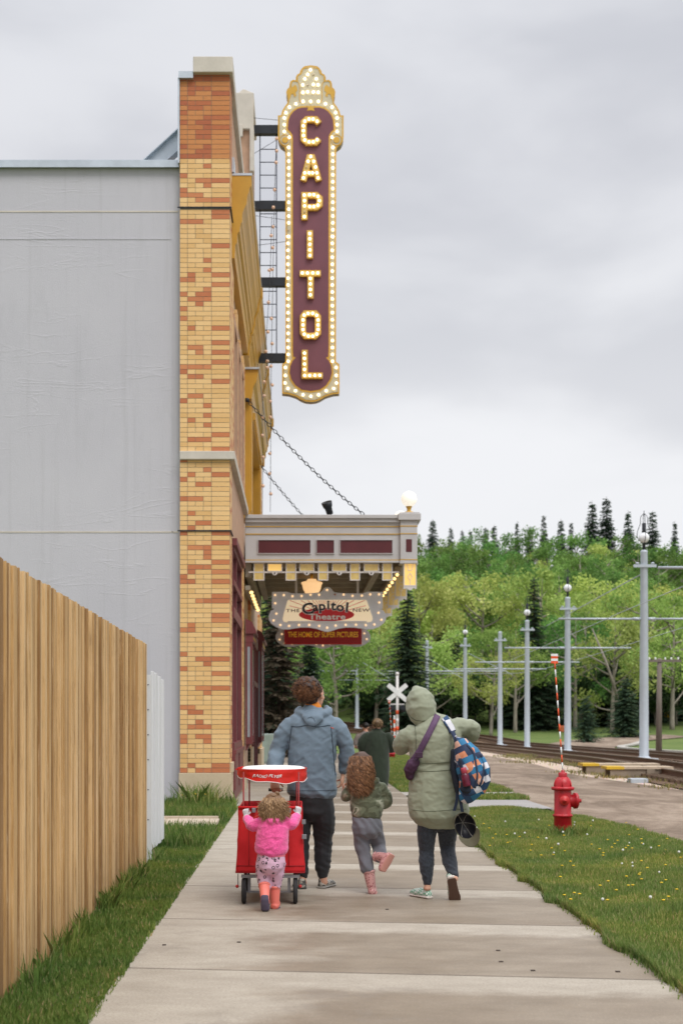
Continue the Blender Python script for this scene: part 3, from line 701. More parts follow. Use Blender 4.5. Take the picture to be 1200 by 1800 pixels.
# ------------------------------------------------------------------ marquee
MY0, MY1, MXR = 29.7, 38.2, 2.47
MQ = thing('marquee', 'grey white flat marquee canopy with maroon panels and amber glass pendants over the sidewalk', 'marquee', (-1.13, MY0, 0))
def relm(o): o.parent = MQ; o.location = (1.13, -MY0, 0); return o
k_ = MY0/2500
def mx_(px): return (px-525)*k_
def mz_(py): return 1.45+(1265-py)*k_
mb = MB()
mb.box(-1.12, 2.2, MY0+.06, MY0+.3, mz_(985), mz_(911)); mb.box(2.2, MXR, MY0+.06, MY1, mz_(985), mz_(911)); mb.box(-1.12, 2.2, MY1-.25, MY1, mz_(985), mz_(911))
mb.box(-1.12, mx_(703), MY0-.04, MY0+.06, mz_(911.5), mz_(905)); mb.box(-1.12, mx_(703), MY0, MY0+.06, mz_(918), mz_(911.6)); mb.box(mx_(733), MXR+.1, MY0+.4, MY1+.05, mz_(911.5), mz_(905))
mb.box(-1.12, mx_(703), MY0+.02, MY0+.06, mz_(989), mz_(985.2))
mb.box(2.2, MXR+.05, MY0+.4, MY1, mz_(989), mz_(985.2))
o = relm(mb.build('fascia', M_paint)); bevel(o, .008)
mb = MB(); mb.box(mx_(703), mx_(733), MY0-.02, MY0+.36, mz_(985), mz_(915)); mb.box(mx_(699), mx_(739), MY0-.08, MY0+.44, mz_(915), mz_(903)); mb.box(mx_(702), mx_(737), MY0-.05, MY0+.4, mz_(903), mz_(900.5)); mb.box(mx_(702), mx_(733.5), MY0-.03, MY0+.36, mz_(991), mz_(985.2))
o = relm(mb.build('corner_pier', M_paint)); bevel(o, .012)
mb = MB()
for py in (925, 938.3, 984): mb.box(-1.115, mx_(703)-.002, MY0+.045, MY0+.06, mz_(py+.8), mz_(py-.8)); mb.box(mx_(703)-.004, mx_(733)+.004, MY0-.028, MY0+.365, mz_(py+.8), mz_(py-.8))
relm(mb.build('gold_pinstripe', M_goldl))
for a, b in ((454, 545.5), (556.5, 587), (598, 689.5)):
    mb = MB(); mb.box(mx_(a), mx_(b), MY0+.052, MY0+.0595, mz_(972), mz_(949)); relm(mb.build('maroon_panel', M_maroon))
    mb = MB()
    for (x0, x1, z0, z1) in ((a-1, b+1, 973, 972), (a-1, b+1, 949, 948), (a-1, a, 972, 949), (b, b+1, 972, 949)): mb.box(mx_(x0), mx_(x1), MY0+.03, MY0+.0598, mz_(z0), mz_(z1))
    relm(mb.build('panel_frame', M_paint))
mb = MB(); mb.box(mx_(713), mx_(723.5), MY0-.024, MY0-.0205, mz_(970.5), mz_(948)); relm(mb.build('maroon_panel', M_maroon))
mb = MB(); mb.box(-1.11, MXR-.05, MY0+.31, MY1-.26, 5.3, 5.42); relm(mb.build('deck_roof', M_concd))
M_soff = mat('soffit_boards', (.30, .26, .20), .7, var=.12); M_soffl = mat('soffit_beam', (.34, .30, .24), .7)
mb = MB()
y_ = MY0+.32
while y_ < MY1-.45: mb.box(-1.1, 2.18, y_, y_+.31, 4.84, 4.9); y_ += .33
relm(mb.build('soffit', M_soff))
mb = MB()
y_ = MY0+.9
while y_ < MY1-.4: mb.box(-1.1, 2.18, y_, y_+.09, 4.72, 4.838); y_ += 1.15
for x_ in (-.95, 1.62): mb.box(x_, x_+.14, MY0+.32, MY1-.3, 4.64, 4.719)
mb.box(-1.12, -1.0, MY0+.2, MY1, 4.45, 4.84)
relm(mb.build('soffit_beams', M_soffl))
T = MT('amber_glass'); T.set(T.ramp(T.noise(9, 4, .6), [(.3, (.44, .32, .10)), (.7, (.58, .46, .17))]), .3); T.b.inputs['Emission Color'].default_value = (1, .62, .2, 1); T.b.inputs['Emission Strength'].default_value = .12; M_amb = T.m
T = MT('lit_amber_glass'); T.set((.6, .45, .15), .3); T.b.inputs['Emission Color'].default_value = (1, .58, .15, 1); T.b.inputs['Emission Strength'].default_value = .55; M_ambl = T.m
# pendant row along the front
tall = [(445.5, 464.5), (502, 520.5), (559, 577), (615, 633), (672, 690)]; wide = [(469.5, 496), (526, 552.5), (583.5, 609.5), (639.5, 666.5)]
mb = MB(); mb.box(-1.05, mx_(702), MY0+.11, MY0+.145, mz_(1006), mz_(1003.5)); relm(mb.build('pendant_rail', M_paintw))
def pend(x0, x1, y0, z0, z1, lit, drop):
    mb = MB(); w = .02
    mb.box(x0, x0+w, y0, y0+.05, z0, z1); mb.box(x1-w, x1, y0, y0+.05, z0, z1); mb.box(x0+w, x1-w, y0, y0+.05, z0, z0+w); mb.box(x0+w, x1-w, y0, y0+.05, z1-w, z1)
    if drop:
        cx = (x0+x1)/2; mb.prism([(cx+.062*math.cos(a), z0-.0+.075*math.sin(a)) for a in [PI+PI*i/10 for i in range(11)]], y0+.004, y0+.04)
    f = relm(mb.build('pendant_frame', M_paintw))
    mb = MB(); mb.box(x0+w, x1-w, y0+.018, y0+.03, z0+w, z1-w); g = mb.build('pendant_glass', M_ambl if lit else M_amb, f)
    if drop:
        mb = MB(); mb.ball(((x0+x1)/2, y0-.005, z0-.03), .016, 8); mb.build('drop_stud', M_black, f)
for a, b in tall: pend(mx_(a), mx_(b), MY0+.1, mz_(1019.5), mz_(988.5), False, False)
for i, (a, b) in enumerate(wide): pend(mx_(a), mx_(b), MY0+.1, mz_(1004), mz_(989), i in (0,), True)
# lantern pendants stepping back along the street side
def lantern(x1, y0, lit):
    x0 = x1-.275; z0, z1 = 4.24, 4.77; w = .022; mb = MB()
    for (ax0, ax1, ay0, ay1) in ((x0, x0+w, y0, y0+.03), (x1-w, x1, y0, y0+.03)): mb.box(ax0, ax1, ay0, ay1, z0, z1)
    mb.box(x0+w, x1-w, y0, y0+.03, z0, z0+w); mb.box(x0+w, x1-w, y0, y0+.03, z1-w, z1)
    cx = (x0+x1)/2
    ribbon_solid(mb, [(cx, z0+w), (cx, z0+.13)], .012, y0+.002, y0+.028); ribbon_solid(mb, [(cx, z0+.13), (cx+.05, z0+.2), (cx, z0+.27), (cx-.05, z0+.2)], .012, y0+.001, y0+.027, True)
    ribbon_solid(mb, [(cx-.07, z1-w), (cx-.035, z0+.33), (cx+.035, z0+.33), (cx+.07, z1-w)], .012, y0+.003, y0+.026)
    sc_ = [(x0, z0), (x0+.02, z0-.05), (x0+.05, z0-.05), (x0+.07, z0-.02)]; mb.prism([(x0, z0-.001), (x0, z0-.05), (x0+.03, z0-.06), (x0+.06, z0-.03), (cx-.05, z0-.06), (cx, z0-.09), (cx+.05, z0-.06), (x1-.06, z0-.03), (x1-.03, z0-.06), (x1, z0-.05), (x1, z0-.001)], y0+.004, y0+.026)
    mb.box(x1-.03, x1-.001, y0+.031, y0+.30, z0, z0+w); mb.box(x1-.03, x1-.001, y0+.031, y0+.30, z1-w, z1); mb.box(x1-.03, x1, y0+.30, y0+.33, z0, z1)
    f = relm(mb.build('lantern_frame', M_paintw)); mb = MB(); mb.box(x0+w, x1-w, y0+.012, y0+.02, z0+w, z1-w); mb.box(x1-.02, x1-.012, y0+.04, y0+.29, z0+w, z1-w); mb.build('lantern_glass', M_ambl if lit else M_amb, f)
for i, y_ in enumerate((29.72, 32.4, 34.9, 37.6)): lantern(2.46+.0*i, y_, i == 0)
# bulb rows under the canopy
mbp = MB(); mbp.ball((0, 0, 0), .036, 10); bw = mbp.build('bulb', M_bulbw)
mb = MB(); mb.box(2.04, 2.16, MY0+.5, MY1+.2, 4.58, 4.70); relm(mb.build('bulb_rail', M_soffl))
for i in range(10):
    c = bw.copy(); C.objects.link(c); relm(c); c.location = Vector(c.location)+Vector((2.10, MY0+.7+i*.85, 4.545))
mb = MB(); mb.box(-1.12, -1.02, MY0+.2, MY0+5.6, 4.18, 4.27); relm(mb.build('wall_bulb_rail', M_soffl))
for i in range(7):
    c = bw.copy(); C.objects.link(c); relm(c); c.location = Vector(c.location)+Vector((-1.0, MY0+.4+i*.8, 4.14)); c.scale = (1.2, 1.2, 1.0)
bpy.data.objects.remove(bw)
# bowl lamps hanging from the soffit
M_bowl = emis('warm_bowl_glass', (1, .60, .28), .75, (.8, .6, .4))
for (x_, y_, l_) in ((.30, 32.6, 'warm bowl lamp under the marquee soffit, nearer of the stacked pair'), (.32, 35.6, 'warm bowl lamp under the marquee soffit, farther and lower looking of the pair')):
    r = thing('ceiling_lamp', l_, 'ceiling lamp', (x_, y_, 4.84), group='bowl lamps under the marquee')
    mb = MB(); mb.lathe([(.02, -.50), (.15, -.49), (.20, -.40), (.22, -.30), (.245, -.27), (.235, -.24), (.12, -.21), (.10, -.17), (.001, -.17)], 24); mb.build('lamp_bowl', M_bowl, r)
    mb = MB(); mb.tube([(0, 0, -.17), (0, 0, -.03)], .03, 10); mb.lathe([(.09, -.03), (.09, 0)], 16); mb.build('lamp_stem', M_goldl, r)
# globes and spotlight on top of the marquee
for (x_, y_, l_) in ((2.31, MY0+.15, 'lit white globe lamp on the near corner pier of the marquee'), (2.31, 32.3, 'lit white globe lamp half hidden behind the nearer globe on the marquee')):
    zt = mz_(900.5) if y_ < 30 else mz_(905)
    r = thing('globe_lamp', l_, 'globe lamp', (x_, y_, zt), group='globe lamps on the marquee')
    mb = MB(); mb.ball((0, 0, .30), .165, 24); mb.build('globe', M_lamp_white, r)
    mb = MB(); mb.lathe([(.10, 0), (.09, .03), (.045, .04), (.04, .08), (.055, .12), (.07, .145), (.001, .15)], 16); mb.build('lamp_base', M_goldl, r)
r = thing('spotlight', 'small black spotlight standing on top of the marquee', 'spotlight', (mx_(578)*1.03, 31.0, 5.62))
mb = MB(); mb.tube([(0, 0, 0), (0, 0, .32)], .03, 8); mb.box(-.07, .07, -.07, .07, -.2, .02); mb.build('stand', M_black, r)
mb = MB(); Mx = Matrix.Translation((0, 0, .42)) @ Matrix.Rotation(R(-18), 4, 'Y') @ Matrix.Rotation(R(20), 4, 'X'); mb.lathe([(.001, -.12), (.07, -.12), (.08, .02), (.10, .05), (.12, .16), (.11, .16), (.001, .10)], 16, mat=Mx); mb.build('lamp_head', M_black, r)
mb = MB(); mb.ball((0, 0, .06), .05, 8); mb.tube([(0, 0, 0), (.04, 0, .14)], .012, 5)
o = mb.build('cable_clamp', M_black); o.location = (-.72, 31.2, 5.42); tag(o, 'tiny dark clamp on the marquee roof near the gold bay', 'clamp')

# chains
def chain(a, b, label):
    a = Vector(a); b = Vector(b); L_ = (b-a).length; d_ = (b-a)/L_; nlk = int(L_/.088)
    q0 = d_.to_track_quat('X', 'Z').to_matrix().to_4x4(); mb = MB()
    bm0 = bmesh.new()
    pts = [(.036*math.cos(t)*1.45, .030*math.sin(t)) for t in [2*PI*i/12 for i in range(12)]]
    for i in range(nlk):
        t = i/(nlk-1); sag = -0.12*4*t*(1-t); M_ = Matrix.Translation(a.lerp(b, t)+Vector((0, 0, sag))) @ q0 @ Matrix.Rotation(R(90)*(i % 2)+R(20), 4, 'X')
        vs = []; n = len(pts)
        for k in range(n):
            p = Vector((pts[k][0], pts[k][1], 0)); nrm = Vector((pts[k][0]/1.45, pts[k][1]*1.2, 0)).normalized()
            for j in range(5): w = 2*PI*j/5; vs.append(M_ @ (p+nrm*.0085*math.cos(w)+Vector((0, 0, .0085*math.sin(w)))))
        mb.add(vs, [(k*5+j, k*5+(j+1) % 5, ((k+1) % n)*5+(j+1) % 5, ((k+1) % n)*5+j) for k in range(n) for j in range(5)], sm=True)
    mb.ball(tuple(a), .05, 8)
    return tag(mb.build('support_chain', M_black), label, 'chain', 'chains holding up the marquee')
chain((-1.08, 29.9, 8.17), (1.40, 29.95, 5.74), 'thick black chain from the facade to the near side of the marquee roof')
chain((-1.08, 38.0, 8.32), (1.40, 38.0, 5.6), 'black chain to the far side of the marquee, lower and farther of two')

# ------------------------------------------------------------------ hanging bulb-edged signs
def s8(zx, zy): return ((zx-618)*.2167*31/2500, (1265-(980+zy*.2167))*31/2500)
halfL = [(600, 244), (585, 255), (576, 272), (560, 284), (520, 288), (460, 292), (330, 292), (290, 278), (170, 280), (170, 415), (190, 418), (160, 435), (144, 470), (144, 505), (162, 535), (200, 563), (250, 583), (300, 584), (345, 576), (400, 568), (470, 568), (530, 578), (570, 592), (600, 601)]
so = [s8(*q) for q in halfL]; so = so+[s8(618, 603)]+[(-a, b) for a, b in reversed(so)]+[s8(618, 241)]
M_sgrey = mat('sign_grey_face', (.70, .73, .79), .45, var=.05); M_pan = emis('added_glow_cream_panel', (1, .80, .52), .34, (.86, .72, .50), .5); M_sred = mat('sign_red', (.66, .022, .026), .45, var=.06); M_dkred = mat('sign_dark_red', (.44, .018, .022), .4, var=.1); M_ink = mat('sign_black_ink', (.015, .015, .02), .4); M_swhite = mat('sign_white', (.88, .86, .82), .5); M_yel = emis('sign_yellow_letters', (1, .5, .04), .10, (.85, .45, .03))  # cream panel's weak glow is added to brighten it under the canopy
def hang_sign(Y, label):
    r = thing('hanging_sign', label, 'hanging sign', ((575-525)*31/2500, Y, 1.45))
    mb = MB(); mb.prism(so, -.06, .06); o = mb.build('sign_board', M_sgrey, r); bevel(o, .006)
    mb = MB()
    for px in (367, 865):
        mb = MB(); a = s8(px, 0)[0]; mb.box(a-.025, a+.025, -.02, .02, s8(0, 292)[1]+.0, 3.20); mb.build('hanger_rod', M_paintw, r)
    mb2 = MB(); mb2.ball((0, -.012, 0), .023, 10); pb2 = mb2.build('bulb', emis('warm_small_bulb', (1, .62, .30), .9, (.9, .75, .55)))
    pts = [(616, 265), (196, 307), (266, 307), (336, 316), (410, 314), (482, 304), (552, 304), (681, 303), (750, 303), (822, 313), (897, 311), (965, 301), (1036, 301), (197, 373), (1038, 367), (206, 457), (1031, 450), (183, 512), (1055, 507), (238, 549), (309, 556), (389, 549), (472, 549), (552, 557), (616, 571), (685, 554), (766, 548), (849, 547), (928, 550), (998, 545)]
    off2 = MB(); off2.ball((0, -.012, 0), .024, 8); pf2 = off2.build('bulb', mat('dull_pink_bulb', (.45, .25, .2), .3))
    put_bulbs(pb2, [(s8(*q)[0], -.062, s8(*q)[1]) for q in pts], r, {7}, pf2)
    bpy.data.objects.remove(pb2); bpy.data.objects.remove(pf2)
    return r
HS = hang_sign(31.0, 'grey bulb-edged board reading THE Capitol Theatre NEW under the front of the marquee')
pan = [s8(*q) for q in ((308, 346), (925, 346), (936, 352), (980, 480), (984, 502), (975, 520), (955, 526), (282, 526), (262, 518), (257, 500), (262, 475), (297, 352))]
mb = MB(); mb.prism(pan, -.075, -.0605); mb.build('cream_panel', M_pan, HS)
mb = MB()
for i in range(21):
    a = R(14+i*7.6); c0 = Vector(s8(618, 470)); d_ = Vector((math.cos(a), math.sin(a)*1.0))
    # clip the ray to the panel top / sides
    t1 = 99
    if d_.y > .01: t1 = (s8(0, 350)[1]-c0.y)/d_.y
    t1 = min(t1, .83/max(abs(d_.x), .01)*(1 if abs(d_.x) > .05 else 9)); p1 = c0+d_*t1; p0 = c0+d_*.25
    if (p1-p0).length > .02: ribbon_solid(mb, [tuple(p0), tuple(p1)], .011, -.0775, -.0755)
mb.build('red_rays', M_sred, HS)
mb = MB(); c0 = s8(612, 466); mb.prism([(c0[0]+.60*math.cos(2*PI*i/48), c0[1]+.145*math.sin(2*PI*i/48)) for i in range(48)], -.084, -.078); mb.build('red_oval', M_sred, HS)
mb = MB(); c0 = s8(618, 522); mb.box(-.86, .86, -.11, -.0755, c0[1]-.015, c0[1]+.01); mb.build('ledge_bar', M_sgrey, HS)
def word(body, c, size, m, y, sx=1., bold=.0, parent=HS, name='lettering', depth=.002, rot=0, shear=0, sp=1.):
    me = text_mesh(body, size, depth, bold, shear, sx, spacing=sp); mb = MB(); text_into(mb, me, (c[0], y, c[1]), rot); return mb.build(name, m, parent)
word('THE', s8(340, 434), .10, M_ink, -.079, 1.5, .0015, sp=1.15); word('NEW', s8(890, 431), .10, M_ink, -.079, 1.5, .0015, sp=1.15)
for lay, m_, y_, bo in ((0, M_swhite, -.0875, .014), (1, M_ink, -.0915, .006)):
    mb = MB()
    for ch_, zx, zy, sz, ro in (('C', 462, 424, .33, -8), ('a', 520, 408, .26, -5), ('p', 576, 400, .27, -3), ('i', 627, 392, .27, 0), ('t', 668, 398, .28, 3), ('o', 723, 408, .26, 5), ('l', 778, 412, .29, 6)):
        me = text_mesh(ch_, sz, .0015, bo, 0, 1.15); text_into(mb, me, (s8(zx-2*(1-lay), 0)[0], y_, s8(0, zy-2)[1]), R(ro))
    mb.build('capitol_lettering', m_, HS)
word('Theatre', s8(617, 485), .17, M_swhite, -.0925, 1.35, .004, sp=1.08)
HB = hang_sign(38.4, 'lower far sign board reading THE HOME OF SUPER PICTURES in yellow on dark red')
HB.location.x = (567.5-525)*38.4/2500
mb = MB(); w2 = .5*135*38.4/2500; zA, zB = (1265-1103)*38.4/2500, (1265-1133)*38.4/2500
mb.box(-w2, w2, -.16, -.0605, zB, zA+.35); o = mb.build('red_box', M_dkred, HB); bevel(o, .01)
mb = MB()
for (x0, x1, z0, z1) in ((-w2, w2, zB, zB+.02), (-w2, -w2+.02, zB+.02, zA+.35), (w2-.02, w2, zB+.02, zA+.35)): mb.box(x0, x1, -.175, -.1605, z0, z1)
mb.build('red_rim', M_sred, HB)
word('THE HOME OF SUPER PICTURES', (0, (1265-1116.5)*38.4/2500), .20, M_yel, -.163, .665, .004, HB, 'yellow_lettering')

# string lights down the facade
M_sbulb = mat('small_peach_bulb', (.75, .50, .36), .3); M_wire = mat('thin_black_wire', (.03, .03, .03), .6)
def string_light(pts, bulbs, label):
    r = thing('string_light', label, 'string light', pts[0], group='string lights hanging off the facade')
    P0 = Vector(pts[0]); P_ = [Vector(p)-P0 for p in smoothp(pts, 4)]
    mb = MB(); mb.tube(P_, .006, 5); mb.build('wire', M_wire, r)
    for k in range(bulbs):
        p = P_[int((k+.5)/bulbs*(len(P_)-1))]
        mb = MB(); mb.ball((p.x+random.uniform(-.03, .03), p.y, p.z-.05), .042, 8); mb.tube([p, (p.x, p.y, p.z-.03)], .018, 6, m=1); mb.build('bulb', [M_sbulb, M_wire], r)
def P3(px, py, Y): return ((px-525)*Y/2500, Y, 1.45+(1265-py)*Y/2500)
string_light([P3(486, 240, 33.6), P3(483, 330, 33.6), P3(480, 470, 33.6), P3(477, 640, 33.6), P3(476, 760, 33.6), P3(475, 900, 33.6)], 17, 'long string of peach bulbs dropping from the top bracket past the blade sign')
string_light([P3(471, 630, 33.2), P3(464, 680, 33.0), P3(461, 730, 32.8), P3(462, 800, 32.8), P3(461, 905, 32.8)], 7, 'short string of round bulbs hanging in front of the gold cornice')
string_light([P3(478, 380, 33.5), P3(474, 500, 33.5), P3(468, 600, 33.4), P3(470, 640, 33.3)], 6, 'middle string of bulbs running down beside the ladder truss')

# ------------------------------------------------------------------ fences
T = MT('cedar_boards'); t = T.tint(); nA = T.noise(4.0, 6, .7, T.mapv((6, 9, .35))); nB = T.noise(16, 7, .75, T.mapv((5, 6, .16)))
c = T.ramp(T.math('ADD', T.math('MULTIPLY', nA, .55), T.math('MULTIPLY', t, .45)), [(.27, (.26, .145, .055)), (.40, (.45, .27, .11)), (.56, (.57, .37, .165)), (.75, (.70, .50, .27))])
c = T.mix(T.ramp(nB, [(.52, 0.), (.66, .72)]), c, (.19, .10, .04)); c = T.mix(T.ramp(nB, [(.30, .85), (.44, 0.)]), c, (.78, .62, .42))
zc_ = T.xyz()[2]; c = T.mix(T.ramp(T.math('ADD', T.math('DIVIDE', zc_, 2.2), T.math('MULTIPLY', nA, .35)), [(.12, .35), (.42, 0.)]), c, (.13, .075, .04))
T.set(c, .75, 0, .3); T.bump(nB, .35, .004); M_cedar = T.m
FN = thing('wooden_fence', 'tall honey brown wooden board fence along the left of the grass strip', 'fence', (-1.52, 14.05, 0))
mb = MB(); y_ = 4.0; k = 0
while y_ < 14.02:
    w = random.choice((.022, .03, .038, .026, .045, .06)); dx = random.choice((0, .008, .014, .005, .022)); w = min(w, 14.05-y_)
    if w < .015: break
    zt = 2.285-(y_-5)*.0105+random.uniform(-.006, .006)
    mb.box(-.02+dx, .012+dx, y_-14.05+.001, y_+w-14.05-.001, .03, zt, random.random()); y_ += w; k += 1
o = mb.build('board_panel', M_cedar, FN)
mb = MB()
for z_ in (.4, 1.2, 1.95): mb.box(-.07, -.021, -10, -.02, z_, z_+.09, .3)
for yy in (-9.8, -7.4, -5, -2.5, -.12): mb.box(-.16, -.071, yy, yy+.09, 0, 2.1, .2)
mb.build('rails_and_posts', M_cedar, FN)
M_wpaint = mat('weathered_white_paint', (.66, .67, .68), .6, var=.07, scale=3, stretch=(3, 3, .3), bump=.2, bscale=30)
WF = thing('white_fence', 'short white painted board fence section past the end of the brown fence', 'fence', (-1.52, 14.2, 0))
mb = MB()
for i in range(6): mb.box(-.0+(.012 if i % 2 else 0), .02+(.012 if i % 2 else 0), .42+.19*i, .42+.19*i+.186, .12+.02*math.sin(i*3), 1.95-.012*i, random.random())
o = mb.build('board_panel', M_wpaint, WF); bevel(o, .004)
mb = MB(); mb.box(-.015, .075-.03, .02, .12, 0, 1.9); mb.box(-.05, -.001, .12, 1.5, .5, .59); mb.box(-.05, -.001, .12, 1.5, 1.5, 1.59)
o = mb.build('fence_post', M_wpaint, WF)
mb = MB()
for z_ in (.45, .75, 1.05, 1.3, 1.55, 1.8): mb.ball((.017, .018, z_), .007, 6)
mb.build('nail_heads', M_black, WF)

# little boardwalk by the wall
M_deck = mat('pale_deck_boards', (.46, .38, .29), .8, var=.12, scale=5, stretch=(1, 1, 1), bump=.3, tint=.15)
r = thing('boardwalk', 'low plank boardwalk joining the sidewalk in front of the stucco wall', 'boardwalk', (-1.1, 18.7, 0))
mb = MB()
for i in range(11): mb.box(-.36*(i+1)+.03, -.36*i+.02, -.62, .72, .06, .10, random.random())
mb.build('planks', M_deck, r)
mb = MB(); mb.box(-4, .0, .722, .80, .02, .13, .5); mb.box(-4, 0., -.70, -.622, -.02, .11, .5); mb.build('edge_beam', M_deck, r)

# ------------------------------------------------------------------ fire hydrants with marker whips
M_hyd = mat('red_hydrant_paint', (.42, .010, .018), .38, var=.25, scale=9, bump=.15, bscale=60, spec=.5); M_hydl = mat('bright_red_nozzle', (.55, .03, .03), .4); M_orange = mat('orange_red_tape', (.75, .10, .03), .5); M_white = mat('white_tape', (.75, .75, .75), .5)
def hydrant(loc, lean, label):
    r = thing('fire_hydrant', label, 'fire hydrant', loc, group='red fire hydrants with marker whips')
    mb = MB(); mb.lathe([(.108, 0), (.108, .225), (.112, .228)], 28); mb.lathe([(.112, .222), (.122, .228), (.124, .238), (.122, .25), (.108, .255), (.105, .26), (.105, .555)], 28)
    mb.lathe([(.105, .55), (.135, .555), (.142, .57), (.142, .59), (.125, .597), (.10, .602)], 28); mb.lathe([(.112, .60), (.108, .64), (.095, .68), (.070, .712), (.062, .716)], 28); mb.lathe([(.056, .712), (.056, .762), (.048, .772), (.02, .776), (.001, .776)], 16)
    for k in range(6):
        a = 2*PI*k/6+.3; mb.tube([(.118*math.cos(a), .118*math.sin(a), .602), (.102*math.cos(a), .102*math.sin(a), .66), (.066*math.cos(a), .066*math.sin(a), .716)], .007, 5)
    mb.build('hydrant_body', M_hyd, r)
    mb = MB(); mb.lathe([(.026, .77), (.024, .80), (.001, .802)], 5); mb.build('operating_nut', M_hyd, r)
    X_ = Matrix.Rotation(R(90), 4, 'Y'); Y_ = Matrix.Rotation(R(90), 4, 'X')
    def noz(M_, a, rr, name='nozzle'):
        mb = MB(); mb.lathe([(rr*.8, .06), (rr*.8, a-.06), (rr, a-.055), (rr, a-.02), (rr*.85, a-.012), (rr*.3, a-.01), (rr*.3, a+.005), (.001, a+.006)], 20, mat=M_); mb.lathe([(rr*.28, a), (rr*.26, a+.035), (.001, a+.036)], 5, mat=M_); return mb.build(name, M_hydl if name == 'front_cap' else M_hyd, r)
    noz(Matrix.Translation((0, 0, .42)) @ Matrix.Rotation(R(8), 4, 'Z') @ X_, .20, .10); noz(Matrix.Translation((0, 0, .43)) @ Y_, .15, .062, 'front_cap'); noz(Matrix.Translation((0, 0, .43)) @ Matrix.Rotation(R(180), 4, 'Z') @ Y_, .15, .062)
    w = MB(); base = Vector((.0, 0, .80)); top = base+Vector((lean, 0, 1.35)); nseg = 14
    for k in range(nseg):
        a, b = base.lerp(top, k/nseg), base.lerp(top, (k+1)/nseg); w.tube([a, b], .009, 8, m=(k+1) % 2)
    w.build('marker_whip', [M_orange, M_white], r)
    mb = MB(); f0 = top+Vector((-.045, 0, -.02))
    for k in range(4): mb.box(f0.x, f0.x+.085, -.006, .006, f0.z+.03*k, f0.z+.03*k+.03, m=k % 2)
    mb.build('marker_flag', [M_orange, M_white], r)
hydrant((3.28, 17.7, .02), -.10, 'near red fire hydrant in the dandelion grass with a tall striped marker')
hydrant((3.44, 52.5, gz(3.4, 52.5)), -.10, 'small distant red fire hydrant on the lawn past the walkers')

# ------------------------------------------------------------------ tram poles
def pole(x, y, globe, label, h=7.35, arm=3.0, armdir=(1, 1), az=5.03):
    g = gz(x, y); r = thing('tram_pole', label, 'tram pole', (x, y, g), group='pale tram poles between the tracks')
    h = h-g*0
    mb = MB(); mb.lathe([(.20, .06), (.165, .12), (.155, h*.35), (.125, h), (.13, h+.02), (.12, h+.08), (.001, h+.12)], 16); mb.build('pole_shaft', M_steel, r)
    mb = MB(); mb.rbox(-.42, .42, -.42, .42, .05, .13, .02); mb.lathe([(.26, .13), (.22, .17), (.17, .2)], 12); mb.build('base_plate', M_steel, r)
    mb = MB(); mb.box(-.40, .40, -.17, -.12, h-.52, h-.42); mb.box(-.16, .16, -.16, .16, h-.50, h-.44)
    for s_ in (-1, 1): mb.ball((.27*s_, -.14, h-.38), (.07, .05, .04), 8)
    mb.build('crossbar', M_steel, r)
    mb = MB()
    if armdir[0]: mb.tube([(-arm, 0, az), (-.15, 0, az)], .035, 8); mb.tube([(-.4, 0, az), (-.1, 0, az)], .055, 8)
    if armdir[1]: mb.tube([(.15, 0, az), (arm, 0, az)], .035, 8); mb.tube([(.1, 0, az), (.4, 0, az)], .055, 8)
    mb.build('bracket_arm', M_steel, r)
    if globe:
        mb = MB(); mb.lathe([(.055, h+.10), (.055, h+.33), (.07, h+.34), (.001, h+.35)], 10)
        mb.lathe([(.001, h+.73), (.085, h+.73), (.07, h+.78), (.075, h+1.03), (.04, h+1.05), (.001, h+1.06)], 10)
        for k in range(4):
            a = PI/2*k; c_, s_ = math.cos(a), math.sin(a)
            mb.tube(smoothp([(.05*c_, .05*s_, h+.33), (.21*c_, .21*s_, h+.50), (.235*c_, .235*s_, h+.72), (.13*c_, .13*s_, h+1.02), (.12*c_, .12*s_, h+1.25), (.01*c_, .01*s_, h+1.38)], 4), .012, 5)
        mb.tube([(0, 0, h+1.36), (0, 0, h+1.48)], .012, 5); mb.build('lamp_cage', M_black, r)
        mb = MB(); mb.ball((0, 0, h+.53), .185, 20); mb.build('lamp_globe', M_globe, r)
    return r
pole(11.45, 33.5, False, 'tram pole outside the frame whose bracket arm shows at the right edge')
pole(12.12, 50.0, True, 'tallest looking tram pole with a white globe, nearest on the right')
pole(12.76, 67.6, True, 'second globe topped tram pole, left of the nearest one')
pole(13.1, 81.7, True, 'third globe topped tram pole, behind the hydrant marker')
pole(13.0, 92.0, False, 'plain capped tram pole between two globe poles')
pole(12.15, 104.0, True, 'far thin tram pole with a small globe, right of the hooded walker')
pole(10.0, 111.0, False, 'far plain tram pole rising behind the hooded walker')
pole(5.0, 122.0, False, 'farthest tram pole, below the hanging signs')
mb = MB(); mb.tube([P3(467, 1280, 75), P3(467, 1120, 75)], .11, 8); tag(mb.build('utility_post', M_steel), 'thin pale post among the dark trees beside the theatre', 'post')
for s_, l_ in ((-1.75, 'thin trolley wire over the left track'), (1.75, 'thin trolley wire over the right track')):
    P_ = offs(TR, s_); mb = MB(); mb.tube([(a, b, gz(a, b)+4.85) for a, b in P_ if b > 15], .012, 4); tag(mb.build('trolley_wire', M_steel), l_, 'wire')
for a, b, l_ in ((P3(752, 1158, 111), P3(812, 1192, 108), 'diagonal span wire right of the far plain pole'), (P3(630, 1160, 122), P3(690, 1196, 118), 'diagonal span wire right of the farthest pole'), (P3(822, 1148, 104), P3(900, 1186, 100), 'diagonal span wire right of the far globe pole'), (P3(580, 1195, 121), P3(720, 1196, 115), 'level span wire crossing behind the crossbuck'), (P3(1125, 1010, 50), P3(960, 1100, 75), 'long guy wire between the two nearest globe poles')):
    mb = MB(); mb.tube([a, b], .02, 5); tag(mb.build('span_wire', M_steel), l_, 'wire')
